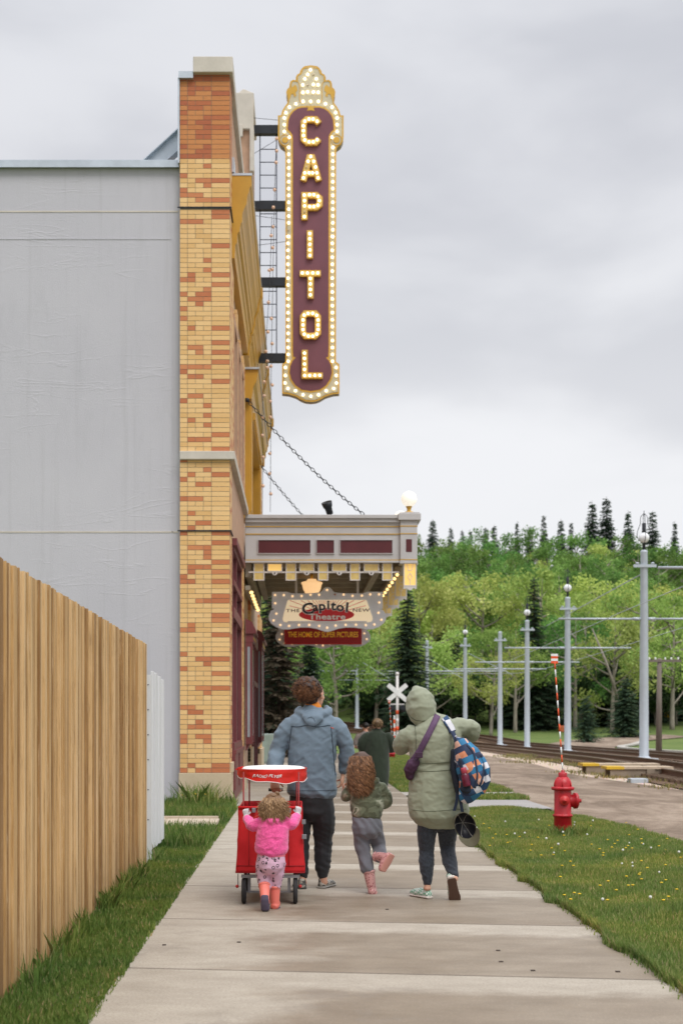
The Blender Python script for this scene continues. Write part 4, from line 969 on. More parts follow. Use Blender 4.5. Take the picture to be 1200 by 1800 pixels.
# wooden utility pole
M_wood = mat('grey_pole_wood', (.17, .14, .12), .9, var=.25, scale=4, stretch=(3, 3, .3), bump=.4)
x_, y_ = (1157-525)*72/2500, 72.0; g = gz(x_, y_)
r = thing('utility_pole', 'weathered wooden utility pole with a crossarm on the right lawn', 'utility pole', (x_, y_, g))
ht = 1.45+(1265-1157)*72/2500-g
mb = MB(); mb.tube([(0, 0, 0), (.03, 0, ht)], [.16, .11], 10); mb.build('pole_shaft', M_wood, r)
mb = MB(); mb.box(-.62, 1.1, -.14, -.06, ht-.2, ht-.08); mb.build('crossarm', M_wood, r)
mb = MB()
for xx in (-.5, -.2, .3, .6, .95): mb.lathe([(.03, ht-.08), (.045, ht-.02), (.03, ht+.03), (.001, ht+.04)], 8, c=(xx, -.1, 0))
mb.build('insulators', M_white, r)

# railway crossing signal
x_, y_ = 4.84, 70.; g = gz(x_, y_)
r = thing('crossing_signal', 'railway crossbuck signal with white X, dark lamps and red striped post', 'crossing signal', (x_, y_, g))
mb = MB(); mb.tube([(0, 0, 0), (0, 0, 3.62-g)], .07, 10); mb.ball((0, 0, 3.70-g), .10, 10); mb.box(-.35, .35, -.03, .03, 2.18-g, 2.24-g); mb.build('signal_post', M_paintw, r)
mb = MB()
for a in (40, -40):
    M_ = Matrix.Translation((0, -.09-.015*(a > 0), 2.78-g)) @ Matrix.Rotation(R(a), 4, 'Y'); mb.box(-.6, .6, -.006, .006, -.11, .11, mat=M_)
mb.build('crossbuck', M_white, r)
mb = MB()
for s_ in (-1, 1): mb.lathe([(.17, -.02), (.17, .02), (.001, .03)], 16, mat=Matrix.Translation((.26*s_, -.08, 1.98-g)) @ Matrix.Rotation(R(90), 4, 'X')); mb.tube([(.26*s_, -.3, 2.05-g), (.26*s_, -.05, 2.05-g)], .13, 10)
mb.build('signal_lamp', M_black, r)
mb = MB()
for k in range(8): mb.box(-.19, -.11, -.16, -.12, .25+.2*k, .45+.2*k, m=k % 2); 
for k in range(5): mb.tube([(0, 0, .3+.4*k), (0, 0, .5+.4*k)], .076, 10, m=0 if k % 2 == 0 else 1)
mb.build('striped_barrier', [M_orange, M_white], r)
x_, y_ = (705-525)*66/2500, 66.; mb = MB(); mb.rbox(-.22, .22, -.15, .15, .0, 1.0, .02); o = mb.build('control_box', M_paintw); o.location = (x_, y_, gz(x_, y_)); tag(o, 'pale grey control cabinet beside the crossing signal', 'cabinet')

# yellow-tipped plank platforms beside the track
M_tim = mat('worn_platform_timber', (.52, .42, .31), .85, var=.2, scale=4, stretch=(1, 1, 1), bump=.3); M_yelp = mat('yellow_paint', (.62, .40, .03), .6, var=.15); M_tmd = mat('grey_timber', (.26, .21, .16), .9, var=.2)
for (xa, xb, Y, l_) in ((7.64, 9.3, 35.7, 'plank platform with yellow end beside the track, nearer of two'), (7.55, 9.6, 38.2, 'plank platform with yellow end beside the track, farther of two')):
    r = thing('platform', l_, 'platform', (xa, Y, 0), group='plank platforms by the track')
    mb = MB()
    for k in range(3): mb.box(.44, xb-xa, -.36+.24*k, -.13+.24*k, .22, .28)
    mb.build('deck_planks', M_tim, r)
    mb = MB(); mb.box(0, .438, -.36, .35, .215, .283); mb.build('yellow_end', M_yelp, r)
    mb = MB(); mb.box(.1, xb-xa-.05, -.32, -.24, .0, .219); mb.box(.1, xb-xa-.05, .22, .3, .0, .219); mb.box(1.0, 1.2, -.37, -.322, .0, .215); mb.build('bearer', M_tmd, r)
mb = MB(); mb.rbox(-.20, .20, -.18, .18, -.02, .10, .015); o = mb.build('junction_box', M_steel); o.location = (7.78, 32.7, 0); tag(o, 'small blue grey metal box on the gravel by the track', 'box')
# background bits under the trees
r = thing('farm_tractor', 'old green tractor with yellow wheels parked under the trees at right', 'tractor', (34.2, 131, gz(34.2, 131)))
M_jg = mat('tractor_green', (.02, .09, .04), .4); M_jy = mat('tractor_yellow', (.65, .42, .02), .5); M_tyre = mat('black_rubber', (.03, .03, .032), .85, var=.2, scale=20)
M_dull = mat('tractor_yellow_small', (.60, .38, .03), .5)
mb = MB(); mb.rbox(-.1, 2.3, -.35, .35, .85, 1.5, .08); mb.rbox(-1.0, .1, -.45, .45, .8, 1.3, .06); mb.tube([(1.6, 0, 1.5), (1.6, 0, 2.1)], .05, 8); mb.box(-.9, -.3, -.25, .25, 1.3, 1.7); mb.tube([(.1, 0, 1.3), (-.15, 0, 1.8)], .03, 6); mb.build('tractor_body', M_jg, r)
def wheel(par, c, rr, wd, mr=None):
    X_ = Matrix.Translation(c) @ Matrix.Rotation(R(90), 4, 'X')
    mb = MB(); mb.lathe([(rr*.72, -wd/2), (rr*.95, -wd/2), (rr, -wd/4), (rr, wd/4), (rr*.95, wd/2), (rr*.72, wd/2)], 24, mat=X_); w = mb.build('wheel', M_tyre, par)
    mb = MB(); mb.lathe([(.001, -.06), (rr*.2, -.06), (rr*.22, .0), (rr*.2, .06), (.001, .06)], 12, mat=X_); mb.lathe([(rr*.62, -wd/2), (rr*.72, -wd/2), (rr*.72, wd/2), (rr*.62, wd/2)], 20, mat=X_)
    for k in range(8): a = PI/4*k; mb.tube([X_ @ Vector((rr*.15*math.cos(a), rr*.15*math.sin(a), 0)), X_ @ Vector((rr*.68*math.cos(a), rr*.68*math.sin(a), 0))], .035, 5)
    mb.build('rim', mr or M_jy, w)
for c_, rr in (((-.6, -.75, .75), .75), ((-.6, .75, .75), .75), ((2.0, -.6, .42), .42), ((2.0, .6, .42), .42)): wheel(r, c_, rr, .28)
r.scale = (.7, .7, .7)
r2 = dup(r, loc=(32.2, 132, gz(32.2, 132)), label='second green tractor with large yellow rear wheel, left of the wooden pole'); r2.rotation_euler.z = R(8)
for o in (r, r2): o['group'] = 'old tractors under the trees'
r = thing('storage_shed', 'pale grey block shed at the right edge behind the tractors', 'shed', (39.2, 141, gz(39.2, 141)-1.2))
mb = MB(); mb.box(-2, 4, 0, 4, 0, 2.9); mb.build('wall', m_conc('pale_block', (.48, .47, .46), (.58, .57, .56)), r)
mb = MB(); mb.box(-2.2, 4.2, -.2, 4.2, 2.91, 3.05); mb.build('roof', M_concd, r)
mb = MB(); mb.rbox(-.5, .5, -.3, .3, 0, .55, .1); o = mb.build('orange_crate', mat('orange_plastic', (.75, .20, .08), .6)); o.location = (22.4, 120, gz(22.4, 120)-.05); tag(o, 'small orange bin at the foot of the trees beyond the tracks', 'bin')
# green utility cabinet past the theatre
r = thing('utility_cabinet', 'pale green utility cabinet past the far end of the theatre', 'cabinet', (-.98, 46.2, gz(0, 46)))
mb = MB(); mb.rbox(-.32, .32, -.3, .3, .05, 1.0, .02); mb.build('cabinet_body', mat('pale_green_paint', (.32, .38, .34), .6), r)
mb = MB(); mb.box(-.30, -.01, -.315, -.301, .1, .95); mb.box(.01, .30, -.315, -.301, .1, .95); mb.build('cabinet_door', mat('pale_green_door', (.30, .37, .32), .55), r)
r = thing('blue_trailer', 'small blue vehicle with white railing far off left of the farthest pole', 'vehicle', (5.6, 150, gz(5.6, 150)))
mb = MB(); mb.rbox(-2.2, 2.4, -.8, .8, .45, 1.1, .15); mb.rbox(-1.2, 1.1, -.75, .75, 1.1, 1.7, .2); mb.build('vehicle_body', mat('blue_car_paint', (.05, .12, .30), .35), r)
for c_ in ((-1.4, -.8, .35), (1.5, -.8, .35), (-1.4, .8, .35), (1.5, .8, .35)): wheel(r, c_, .35, .2, M_steel)
mb = MB()
for k in range(16): mb.box(-3+.45*k, -2.93+.45*k, 0, .05, 0, 1.5)
mb.box(-3.1, 4, -.02, 0, 1.3, 1.4); o = mb.build('white_railing', M_white); o.location = (6, 152.5, gz(6, 152.5)); tag(o, 'white picket railing behind the blue vehicle far off', 'railing')

# ------------------------------------------------------------------ trees
def m_leaf(name, a, b, c_):
    T = MT(name); t = T.tint(); o_ = T.obrand()
    c = T.ramp(t, [(0., a), (.55, b), (1., c_)])
    hs = T.n('ShaderNodeHueSaturation'); T.lk(c, hs.inputs['Color']); T.lk(T.math('ADD', T.math('MULTIPLY', o_, .05), .475), hs.inputs['Hue']); T.lk(T.math('ADD', T.math('MULTIPLY', T.math('FRACT', T.math('MULTIPLY', o_, 7.3)), .55), .72), hs.inputs['Value']); hs.inputs['Saturation'].default_value = .95
    T.set(hs.outputs[0], .8, 0, .15)
    tr = T.n('ShaderNodeBsdfTranslucent'); T.lk(hs.outputs[0], tr.inputs[0]); mx = T.n('ShaderNodeMixShader'); mx.inputs[0].default_value = .35
    T.lk(T.b.outputs[0], mx.inputs[1]); T.lk(tr.outputs[0], mx.inputs[2]); T.lk(mx.outputs[0], T.out.inputs[0]); return T.m
M_lf1 = m_leaf('spring_yellow_green_leaves', (.26, .37, .07), (.42, .53, .12), (.56, .64, .20))
M_lf2 = m_leaf('fresh_green_leaves', (.095, .20, .04), (.16, .30, .06), (.27, .42, .10))
M_ndl = m_leaf('dark_spruce_needles', (.03, .062, .04), (.055, .10, .055), (.10, .15, .075))
M_ndb = m_leaf('brown_tipped_needles', (.05, .045, .03), (.10, .075, .05), (.15, .10, .07))
M_bark = mat('pale_bark', (.26, .23, .19), .9, var=.3, scale=6, stretch=(1, 1, .3)); M_barkd = mat('dark_bark', (.07, .055, .045), .95, var=.3)
def leaf_cloud(centres, rads, per, size, name, m, parent, seed, flat=.6, up=0.):
    g = np.random.default_rng(seed); cs = np.repeat(np.array(centres), per, 0); rr = np.repeat(np.array(rads), per)
    d = g.normal(size=cs.shape); d /= np.linalg.norm(d, axis=1)[:, None]; u = g.random(len(cs))**.45
    P = cs+d*(rr*u)[:, None]*np.array([1, 1, flat]); n = len(P)
    A = g.normal(size=(n, 3)); A /= np.linalg.norm(A, axis=1)[:, None]; B = np.cross(A, g.normal(size=(n, 3))+np.array([0, 0, up])); B /= np.linalg.norm(B, axis=1)[:, None]
    s_ = size*(.6+.8*g.random(n))[:, None]
    V = np.stack([P-A*s_*.5, P+B*s_*.32, P+A*s_*.5, P-B*s_*.32], 1).reshape(-1, 3)
    tb = np.repeat(g.random(len(centres)), per)*.65+g.random(n)*.35
    return quads(name, V, tb, m, parent)
def quads(name, V, tint, m, parent=None, k=4):
    n = len(V)//k; me = bpy.data.meshes.new(name); me.vertices.add(len(V)); me.vertices.foreach_set('co', V.astype(np.float32).ravel())
    me.loops.add(n*k); me.loops.foreach_set('vertex_index', np.arange(n*k, dtype=np.int32)); me.polygons.add(n); me.polygons.foreach_set('loop_start', np.arange(0, n*k, k, dtype=np.int32))
    me.materials.append(m); a = me.attributes.new('tint', 'FLOAT', 'FACE'); a.data.foreach_set('value', tint.astype(np.float32)); me.update(calc_edges=True)
    o = bpy.data.objects.new(name, me); C.objects.link(o); o.parent = parent; return o
def broadleaf(seed, h, w, m, name, label, cat, dense=64, leaf=.28, per=92):
    rd = random.Random(seed); r = thing(name, label, cat)
    mb = MB(); tips = []
    lean = rd.uniform(-.06, .06)*h; tp = smoothp([(0, 0, -.3), (lean*.3, 0, h*.3), (lean*.8, rd.uniform(-.3, .3), h*.62), (lean, 0, h*.9)], 5)
    mb.tube(tp, [max(.02*h*(1-i/(len(tp)-.5)), .025) for i in range(len(tp))], 7)
    for k in range(13):
        f = .25+.6*k/13; i = int(f*(len(tp)-1)); p = Vector(tp[i]); a = rd.uniform(0, 2*PI); L_ = w*.55*rd.uniform(.6, 1.1)*(1.1-.5*f)
        e = p+Vector((math.cos(a)*L_, math.sin(a)*L_, L_*rd.uniform(.35, 1.0))); mid = p.lerp(e, .5)+Vector((0, 0, -.1*L_))
        mb.tube(smoothp([p, mid, e], 4), [.008*h*(1-j/10) for j in range(9)], 5); tips += [e, mid.lerp(e, .5)]
        for q in range(2):
            a2 = a+rd.uniform(-1, 1); e2 = mid+Vector((math.cos(a2), math.sin(a2), rd.uniform(.2, .9)))*L_*.55; mb.tube([mid, e2], [.004*h, .0015*h], 4); tips.append(e2)
    mb.build('trunk', M_bark, r)
    cs = [tuple(t) for t in tips]; rs = [w*rd.uniform(.10, .2) for _ in tips]
    while len(cs) < dense:
        zf = rd.uniform(.12, 1.0); prof = math.sin(PI*min(1, max(zf-.02, .02)/1.02))**.6; a = rd.uniform(0, 2*PI); q = rd.random()**.5*prof*w*.5
        cs.append((lean*zf+math.cos(a)*q, math.sin(a)*q, zf*h)); rs.append(w*rd.uniform(.07, .17))
    leaf_cloud(cs, rs, per, leaf, 'crown', m, r, seed, .75); return r
def spruce(seed, h, w, m, name, label, cat, lev=34, per=9, spars=1., leaf=.3, bare=.05):
    rd = random.Random(seed); g = np.random.default_rng(seed); r = thing(name, label, cat)
    mb = MB(); mb.tube([(0, 0, -.4), (0, 0, h*.5), (0, 0, h)], [.014*h, .009*h, .002*h], 7); V = []; tn = []
    for k in range(lev):
        f = bare+(1-bare)*(k/lev)**.95; zk = f*h; Lm = w*.5*(1-f)**.78+.12
        nb = per if f < .8 else 6
        for j in range(nb):
            z_ = min(zk+rd.uniform(-.6, .6)*h/lev, h*.99)
            if rd.random() > spars: continue
            a = 2*PI*(j+rd.random()*.8)/nb+k*1.7; L_ = Lm*rd.uniform(.62, 1.12); dr = -.22-.25*(1-f); d = Vector((math.cos(a), math.sin(a), 0))
            mb.tube([(0, 0, z_), d*L_*.6+Vector((0, 0, z_+dr*L_*.7)), d*L_+Vector((0, 0, z_+dr*L_*.75))], [.003*h, .0015*h, .0006*h], 3)
            nt_ = max(int(L_/ (leaf*.33)), 3); s0 = Vector((-d.y, d.x, 0)); tb = rd.random()
            for q in range(nt_):
                u = (q+.6)/nt_; c0 = d*L_*u+Vector((0, 0, z_+dr*L_*(u*1.1-.35*u*u)))
                for sd_ in (-1, 1):
                    l2 = leaf*(1.25-u*.75)*rd.uniform(.7, 1.3)*(1+.4*(L_ > 1.5)); dd = (s0*sd_*rd.uniform(.6, 1)+d*rd.uniform(.3, .9)+Vector((0, 0, rd.uniform(-.55, .05)))).normalized(); pw = dd.cross(Vector((rd.uniform(-.5, .5), rd.uniform(-.5, .5), 1))).normalized()*leaf*.2
                    V += [c0-pw*.6, c0+dd*l2*.6-pw, c0+dd*l2, c0+dd*l2*.55+pw]; tn.append(tb*.5+rd.random()*.5)
    mb.build('trunk', M_barkd, r); quads('crown', np.array([tuple(v) for v in V]), np.array(tn), m, r); return r
BL1 = [broadleaf(11+i, 12.5, 8.5, M_lf1, 'aspen_tree', 'pale yellow-green leafy tree in the belt at the foot of the hill', 'tree') for i in range(4)]
BL2 = [broadleaf(31+i, 12, 8, M_lf2, 'birch_tree', 'fresh green leafy tree on the upper hillside', 'tree', 56, .30, 84) for i in range(4)]
SP = [spruce(51+i, 11, 5.2, M_ndl, 'spruce_tree', 'dark spruce tip rising along the ridge', 'spruce tree', 34, 11, leaf=.5) for i in range(3)]
used = set()
def plant(proto, x, y, s, label=None, group=None, dz=0, rz=None):
    if id(proto) not in used: used.add(id(proto)); o = proto
    else: o = dup(proto)
    o.location = (x, y, gz(x, y)+dz); o.rotation_euler = (0, 0, random.uniform(0, 2*PI) if rz is None else rz); o.scale = (s*random.uniform(.9, 1.15), s*random.uniform(.9, 1.15), s*random.uniform(.92, 1.1)) if not hasattr(s, '__len__') else s
    if label: o['label'] = label
    if group: o['group'] = group
    return o
def xr_(y, lo=475, hi=1200): return (lo-525)*y/2500, (hi-525)*y/2500
random.seed(5)
for y_, sp, sc in ((134, 4.6, .88), (140, 5.0, 1.0), (147, 5.0, 1.05), (155, 5.2, 1.05)):
    x0, x1 = xr_(y_); x_ = x0
    while x_ < x1+1:
        plant(random.choice(BL1 if random.random() < .85 else BL2), x_+random.uniform(-1.2, 1.2), y_+random.uniform(-3, 3), sc*random.uniform(.75, 1.12), group='pale trees at the foot of the hill'); x_ += sp*random.uniform(.8, 1.2)
for y_, sp in ((165, 5.6), (175, 5.4), (185, 5.6), (196, 5.8), (207, 5.8), (218, 6), (228, 6)):
    x0, x1 = xr_(y_); x_ = x0-2
    if y_ > 200: x0 = xr_(y_, 690)[0]; x_ = x0
    while x_ < x1+1:
        f = random.random()
        if f < .10: plant(random.choice(SP), x_, y_+random.uniform(-3, 3), random.uniform(.6, .85), group='dark spruces on the ridge')
        else: plant(random.choice(BL2 if f < .93 else BL1), x_+random.uniform(-1.5, 1.5), y_+random.uniform(-4, 4), random.uniform(.75, 1.1), group='green trees on the upper hillside')
        x_ += sp*random.uniform(.8, 1.2)
BANDS = [(480, 'beside the theatre wall'), (530, 'behind the conifers'), (580, 'above the curly haired man'), (640, 'left of the farthest pole'), (690, 'left of the crossbuck'), (740, 'above the crossbuck'), (790, 'above the hooded walker'), (840, 'above the thin far globe pole'), (880, 'above the plain pole'), (912, 'just left of the third globe pole'), (960, 'above the third globe pole'), (998, 'just left of the second globe pole'), (1050, 'just right of the second globe pole'), (1100, 'well left of the nearest globe pole'), (1150, 'behind the nearest globe pole'), (9999, 'at the right edge')]
ORD = ['front', 'second', 'third', 'fourth', 'fifth', 'sixth', 'top']
for o in C.objects:
    gq = o.get('group')
    if o.type != 'EMPTY' or gq not in ('green trees on the upper hillside', 'dark spruces on the ridge', 'pale trees at the foot of the hill'): continue
    px = 525+o.location.x*2500/o.location.y; bd = next(n_ for lim, n_ in BANDS if px < lim)
    if gq[0] == 'p': row = min(range(4), key=lambda i: abs((134, 140, 147, 155)[i]-o.location.y)); o['label'] = 'leafy foot-of-hill tree '+bd+', '+ORD[row]+' row'
    else: row = min(range(7), key=lambda i: abs((165, 175, 185, 196, 207, 218, 228)[i]-o.location.y)); o['label'] = ('leafy hillside tree ' if gq[0] == 'g' else 'dark hillside spruce ')+bd+', '+ORD[row]+' row'
_by = {}
for o in C.objects:
    if o.type == 'EMPTY' and o.get('label') and o.get('group') in ('green trees on the upper hillside', 'dark spruces on the ridge', 'pale trees at the foot of the hill'): _by.setdefault(o['label'], []).append(o)
for l_, os_ in _by.items():
    if len(os_) > 1:
        for w_q, o in zip(('left one', 'right one', 'far right one'), sorted(os_, key=lambda q: q.location.x/q.location.y)): o['label'] = l_+', '+w_q
SKL = ['farthest left beside the marquee', 'second from the left', 'third from the left', 'fourth from the left, low', 'left of the third globe pole, fifth from the left', 'beside the fifth one, slightly taller', 'short, midway between the marquee and the tall pair', 'just right of the midway short one', 'next left of the tall pair', 'left one of the tall pair', 'right one of the tall pair, tallest of all', 'just left of the nearest globe pole lamp', 'just right of the nearest globe pole lamp', 'low above the third globe pole', 'at the far right edge', 'low, left of the third globe pole']
# each tip placed where the ridge shows it
for px, py, s in ((760, 912, 1.0), (792, 925, .7), (812, 930, .6), (826, 930, .6), (853, 925, .8), (868, 922, .8), (955, 905, .75), (985, 912, .9), (1003, 918, .7), (1040, 880, 1.25), (1065, 873, 1.35), (1103, 897, 1.0), (1146, 898, 1.15), (930, 925, .7), (1185, 915, .7), (908, 915, .6)):
    Y = 233+random.uniform(-4, 4); x_ = (px-525)*Y/2500; zt = 1.45+(1265-py)*Y/2500; s_ = s*.92
    plant(random.choice(SP), x_, Y, (s_*1.15, s_*1.15, max((zt-gz(x_, Y))/11.0, .5)), 'dark skyline spruce '+SKL.pop(0), 'spruces on the skyline')
# individual near spruces and trees
def near_spruce(px, ptop, Y, w, seed, label, m=M_ndl, lev=40, per=10, spars=1, bare=.02, leaf=.34, nm='spruce_tree'):
    x_ = (px-525)*Y/2500; g = gz(x_, Y); h = 1.45+(1265-ptop)*Y/2500-g; o = spruce(seed, h, w, m, nm, label, 'spruce tree', lev, per, spars, leaf, bare); o.location = (x_, Y, g); return o
near_spruce(716, 1035, 96, 5.6, 71, 'tall dark spruce just right of the marquee pendants', lev=46, per=11)
near_spruce(542, 1128, 70, 3.0, 72, 'dark spruce hanging behind the curly haired man', lev=36, bare=.1)
near_spruce(490, 1010, 56, 4.2, 73, 'thin brownish conifer right beside the far end of the theatre', m=M_ndb, lev=44, per=8, spars=.62, bare=.03)
near_spruce(478, 1000, 64, 4.4, 79, 'darker conifer behind the brownish one beside the theatre', lev=44, per=9, spars=.9, bare=.03)
near_spruce(938, 1015, 122, 5.2, 74, 'tall dark spruce behind the third globe pole', lev=44, per=10)
near_spruce(800, 1120, 128, 6.5, 75, 'broad dark spruce low behind the far globe pole', lev=36)
near_spruce(775, 1110, 131, 6, 80, 'dark spruce just right of the hooded walker', lev=36)
near_spruce(905, 1180, 124, 5.5, 81, 'dark spruce low between the plain pole and third globe pole', lev=30)
near_spruce(965, 1195, 124, 5, 82, 'dark spruce low between the second and third globe poles', lev=30)
near_spruce(1030, 1222, 100, 2.6, 76, 'small young spruce on the lawn past the side road', lev=22, leaf=.22)
near_spruce(1098, 1190, 108, 4.0, 77, 'mid sized spruce on the lawn left of the nearest globe pole', lev=28, leaf=.26)
near_spruce(1075, 1130, 126, 5.5, 83, 'dark spruce behind the lawn between the two nearest poles', lev=34)
near_spruce(1140, 1140, 130, 6.0, 84, 'dark spruce behind the tractors', lev=34)
near_spruce(660, 1150, 126, 5.5, 78, 'dark spruce above the dark cardigan walker', lev=34)
near_spruce(1190, 1150, 133, 6, 85, 'dark spruce at the right edge behind the shed', lev=34)
for px, Y, sc, sd_, l_ in ((862, 112, .62, 91, 'bright leafy tree spreading low between the far poles'), (905, 118, .75, 92, 'leafy green tree left of the third globe pole'), (1075, 116, .85, 93, 'large leaning leafy tree left of the nearest pole'), (1010, 122, .85, 94, 'leafy tree behind the second globe pole'), (1180, 122, .95, 95, 'leafy tree at the right edge above the shed'), (590, 112, .8, 96, 'yellow-green tree under the far hanging sign'), (660, 124, .8, 97, 'yellow-green tree left of the crossbuck'), (520, 98, .55, 98, 'bright green tree behind the brown conifer'), (760, 120, .8, 99, 'leafy tree right of the crossbuck')):
    x_ = (px-525)*Y/2500; o = broadleaf(sd_, 12.5, 8.5, M_lf1 if sd_ % 2 else M_lf2, 'leafy_tree', l_, 'tree', 52, .30, 70); o.location = (x_, Y, gz(x_, Y)); o.scale = (sc, sc, sc); o.rotation_euler.z = sd_
M_under = m_leaf('dark_understory_leaves', (.03, .06, .025), (.05, .10, .035), (.09, .15, .05))
US = broadleaf(141, 4.2, 5.0, M_under, 'understory_bush', 'dark bush', 'bush', 44, .26, 70)
for i, px in enumerate((585, 625, 665, 705, 748, 792, 835, 878, 918, 955, 992, 1040, 1068, 1112, 1150, 1188)):
    Y = 126+random.uniform(-1.5, 3); o = US if i == 0 else dup(US); x_ = (px-525)*Y/2500; o.location = (x_, Y, gz(x_, Y)-.1); o.rotation_euler.z = i*1.3; s_ = random.uniform(.9, 1.35); o.scale = (s_*1.15, s_, s_); o['group'] = 'dark bushes under the trees'; o['label'] = 'dark understory bush under the trees, '+('leftmost' if i == 0 else 'rightmost' if i == 15 else ('second', 'third', 'fourth', 'fifth', 'sixth', 'seventh', 'eighth', 'ninth', 'tenth', 'eleventh', 'twelfth', 'thirteenth', 'fourteenth', 'fifteenth')[i-1]+' from the left')
# fallen leaning trunk seen between the poles
mb = MB(); mb.tube([P3(1085, 1228, 112), P3(1065, 1165, 112), P3(1040, 1105, 112)], [.13, .10, .05], 8); mb.tube([P3(1066, 1170, 112), P3(1030, 1150, 112)], [.1, .04], 6); tag(mb.build('bare_trunk', M_bark), 'bare leaning trunk in front of the dark trees left of the nearest pole', 'tree trunk')

# ------------------------------------------------------------------ modelled grass
def m_blade(name, a, b, c_):
    T = MT(name); c = T.ramp(T.tint(), [(0., a), (.6, b), (.9, c_), (1., (.42, .36, .20))]); n = T.noise(.9, 4, .6); c = T.mix(T.ramp(n, [(.38, 0.), (.66, .85)]), c, T.mix(1.0, c, (1.6, 1.22, 1.0), 'MULTIPLY')); c = T.mix(T.ramp(T.noise(2.3, 4, .6), [(.34, .6), (.48, 0.)]), c, T.mix(1.0, c, (.55, .72, .7), 'MULTIPLY'))
    T.set(c, .6, 0, .25); tr = T.n('ShaderNodeBsdfTranslucent'); T.lk(c, tr.inputs[0]); mx = T.n('ShaderNodeMixShader'); mx.inputs[0].default_value = .3; T.lk(T.b.outputs[0], mx.inputs[1]); T.lk(tr.outputs[0], mx.inputs[2]); T.lk(mx.outputs[0], T.out.inputs[0]); return T.m
M_bl = m_blade('grass_blades', (.115, .20, .045), (.20, .285, .075), (.30, .34, .13)); M_bld = m_blade('long_grass_blades', (.075, .15, .03), (.13, .225, .05), (.20, .27, .08))
def grass(name, X, Y, H, m, wd=.006, seed=1, z0=.012, bend=.5):
    g = np.random.default_rng(seed); n = len(X); a = g.random(n)*2*PI; H = H*(.5+g.random(n)); lean = H*bend*g.random(n); d = g.random(n)*2*PI
    B = np.c_[X, Y, np.full(n, z0)]; wv = np.c_[np.cos(a), np.sin(a), np.zeros(n)]*wd*(.6+.8*g.random(n))[:, None]
    Mi = B+np.c_[np.cos(d)*lean*.35, np.sin(d)*lean*.35, H*.6]; Tp = B+np.c_[np.cos(d)*lean, np.sin(d)*lean, H]
    V = np.stack([B-wv, B+wv, Mi+wv*.8, Tp, Mi-wv*.8], 1).reshape(-1, 3)
    return tag(quads(name, V, g.random(n), m, None, 5), kind='stuff')
g = np.random.default_rng(3)
def verge_pts(n, y0, y1):
    Y = y0+(y1-y0)*g.random(n)**1.25; xr_e = np.interp(Y, [0, 14, 16.7, 19, 21.5, 22.9], [4.7, 4.55, 4.5, 4.4, 4.1, 3.5]); X = 1.985+g.random(n)*(xr_e-1.985)+g.normal(size=n)*.03
    # visible cone plus margin
    k = X < .30*Y+.8; return X[k], Y[k]
def pn(X, Y, s, o=0): return np.array([noise.noise(Vector((a*s+o, b*s, o))) for a, b in zip(X, Y)])
X, Y = verge_pts(210000, 6.3, 22.95); nn = pn(X, Y, 1.1); H = .026+.034*np.clip(nn+.35, 0, 1); grass('grass', X, Y, H, M_bl, .0038, 11)
# spill over the sidewalk edge, with an irregular outline
n = 16000; Y = 6.3+16.6*g.random(n)**1.2; e_ = np.array([noise.noise(Vector((0, b*1.4, 4))) for b in Y])+.5*np.array([noise.noise(Vector((3, b*5, 4))) for b in Y]); X = 2.0-np.clip(e_, -.1, 1)*.16*g.random(n); grass('grass_edge', X, Y, np.full(n, .055), M_bl, .004, 12, .03)
n = 60000; Y = 6.3+17*g.random(n)**1.15; X = -1.48+.51*g.random(n); nn = pn(X, Y, 1.6, 3); H = (.028+.035*np.clip(nn+.4, 0, 1))*(1+.4*np.clip((-1.2-X)/.3, 0, 1)); grass('grass', X, Y, H, M_bld, .004, 13)
n = 40000; Y = 15.7+7.7*g.random(n); X = -3.1+2.1*g.random(n); k = ~((Y > 17.9) & (Y < 19.6)) & (X < -1.02); grass('grass', X[k], Y[k], .11+.05*g.random(k.sum()), M_bld, .005, 14)
n = 1100; ct = [(-1.45+.05*random.random(), random.uniform(7.3, 14.5)) for _ in range(22)]; ci = g.integers(0, 22, n); X = np.array([ct[i][0] for i in ci])+g.normal(size=n)*.03; Y = np.array([ct[i][1] for i in ci])+g.normal(size=n)*.08; grass('tall_grass', X, Y, np.full(n, .14), M_bld, .004, 15, bend=.8)
n = 420; X = -1.55+g.normal(size=n)*.20; Y = 22.6+g.normal(size=n)*.3; grass('tall_grass', X, Y, np.full(n, .33), M_bld, .007, 16, bend=.9)
n = 700; X = 3.28+g.normal(size=n)*.14; Y = 17.62+g.normal(size=n)*.12; grass('tall_grass', X, Y, np.full(n, .10), M_bl, .006, 17, bend=.8)
n = 60000; Y = 28.2+30*g.random(n); X = 2.05+2.2*g.random(n); grass('grass_far', X, Y, np.full(n, .06), M_bl, .012, 18)
n = 5000; Y = 25.5+1.3*g.random(n); X = 2.05+2.1*g.random(n); grass('grass_far', X, Y, np.full(n, .06), M_bl, .01, 19)
# weeds in the gravel
n = 3500; ct = [(random.uniform(7.3, 10.0), random.uniform(30, 60)) for _ in range(30)]; ci = g.integers(0, 30, n); X = np.array([ct[i][0] for i in ci])+g.normal(size=n)*.35; Y = np.array([ct[i][1] for i in ci])+g.normal(size=n)*.5; grass('gravel_weeds', X, Y, np.full(n, .07), m_blade('dry_weeds', (.16, .17, .07), (.22, .22, .09), (.28, .26, .12)), .012, 20)
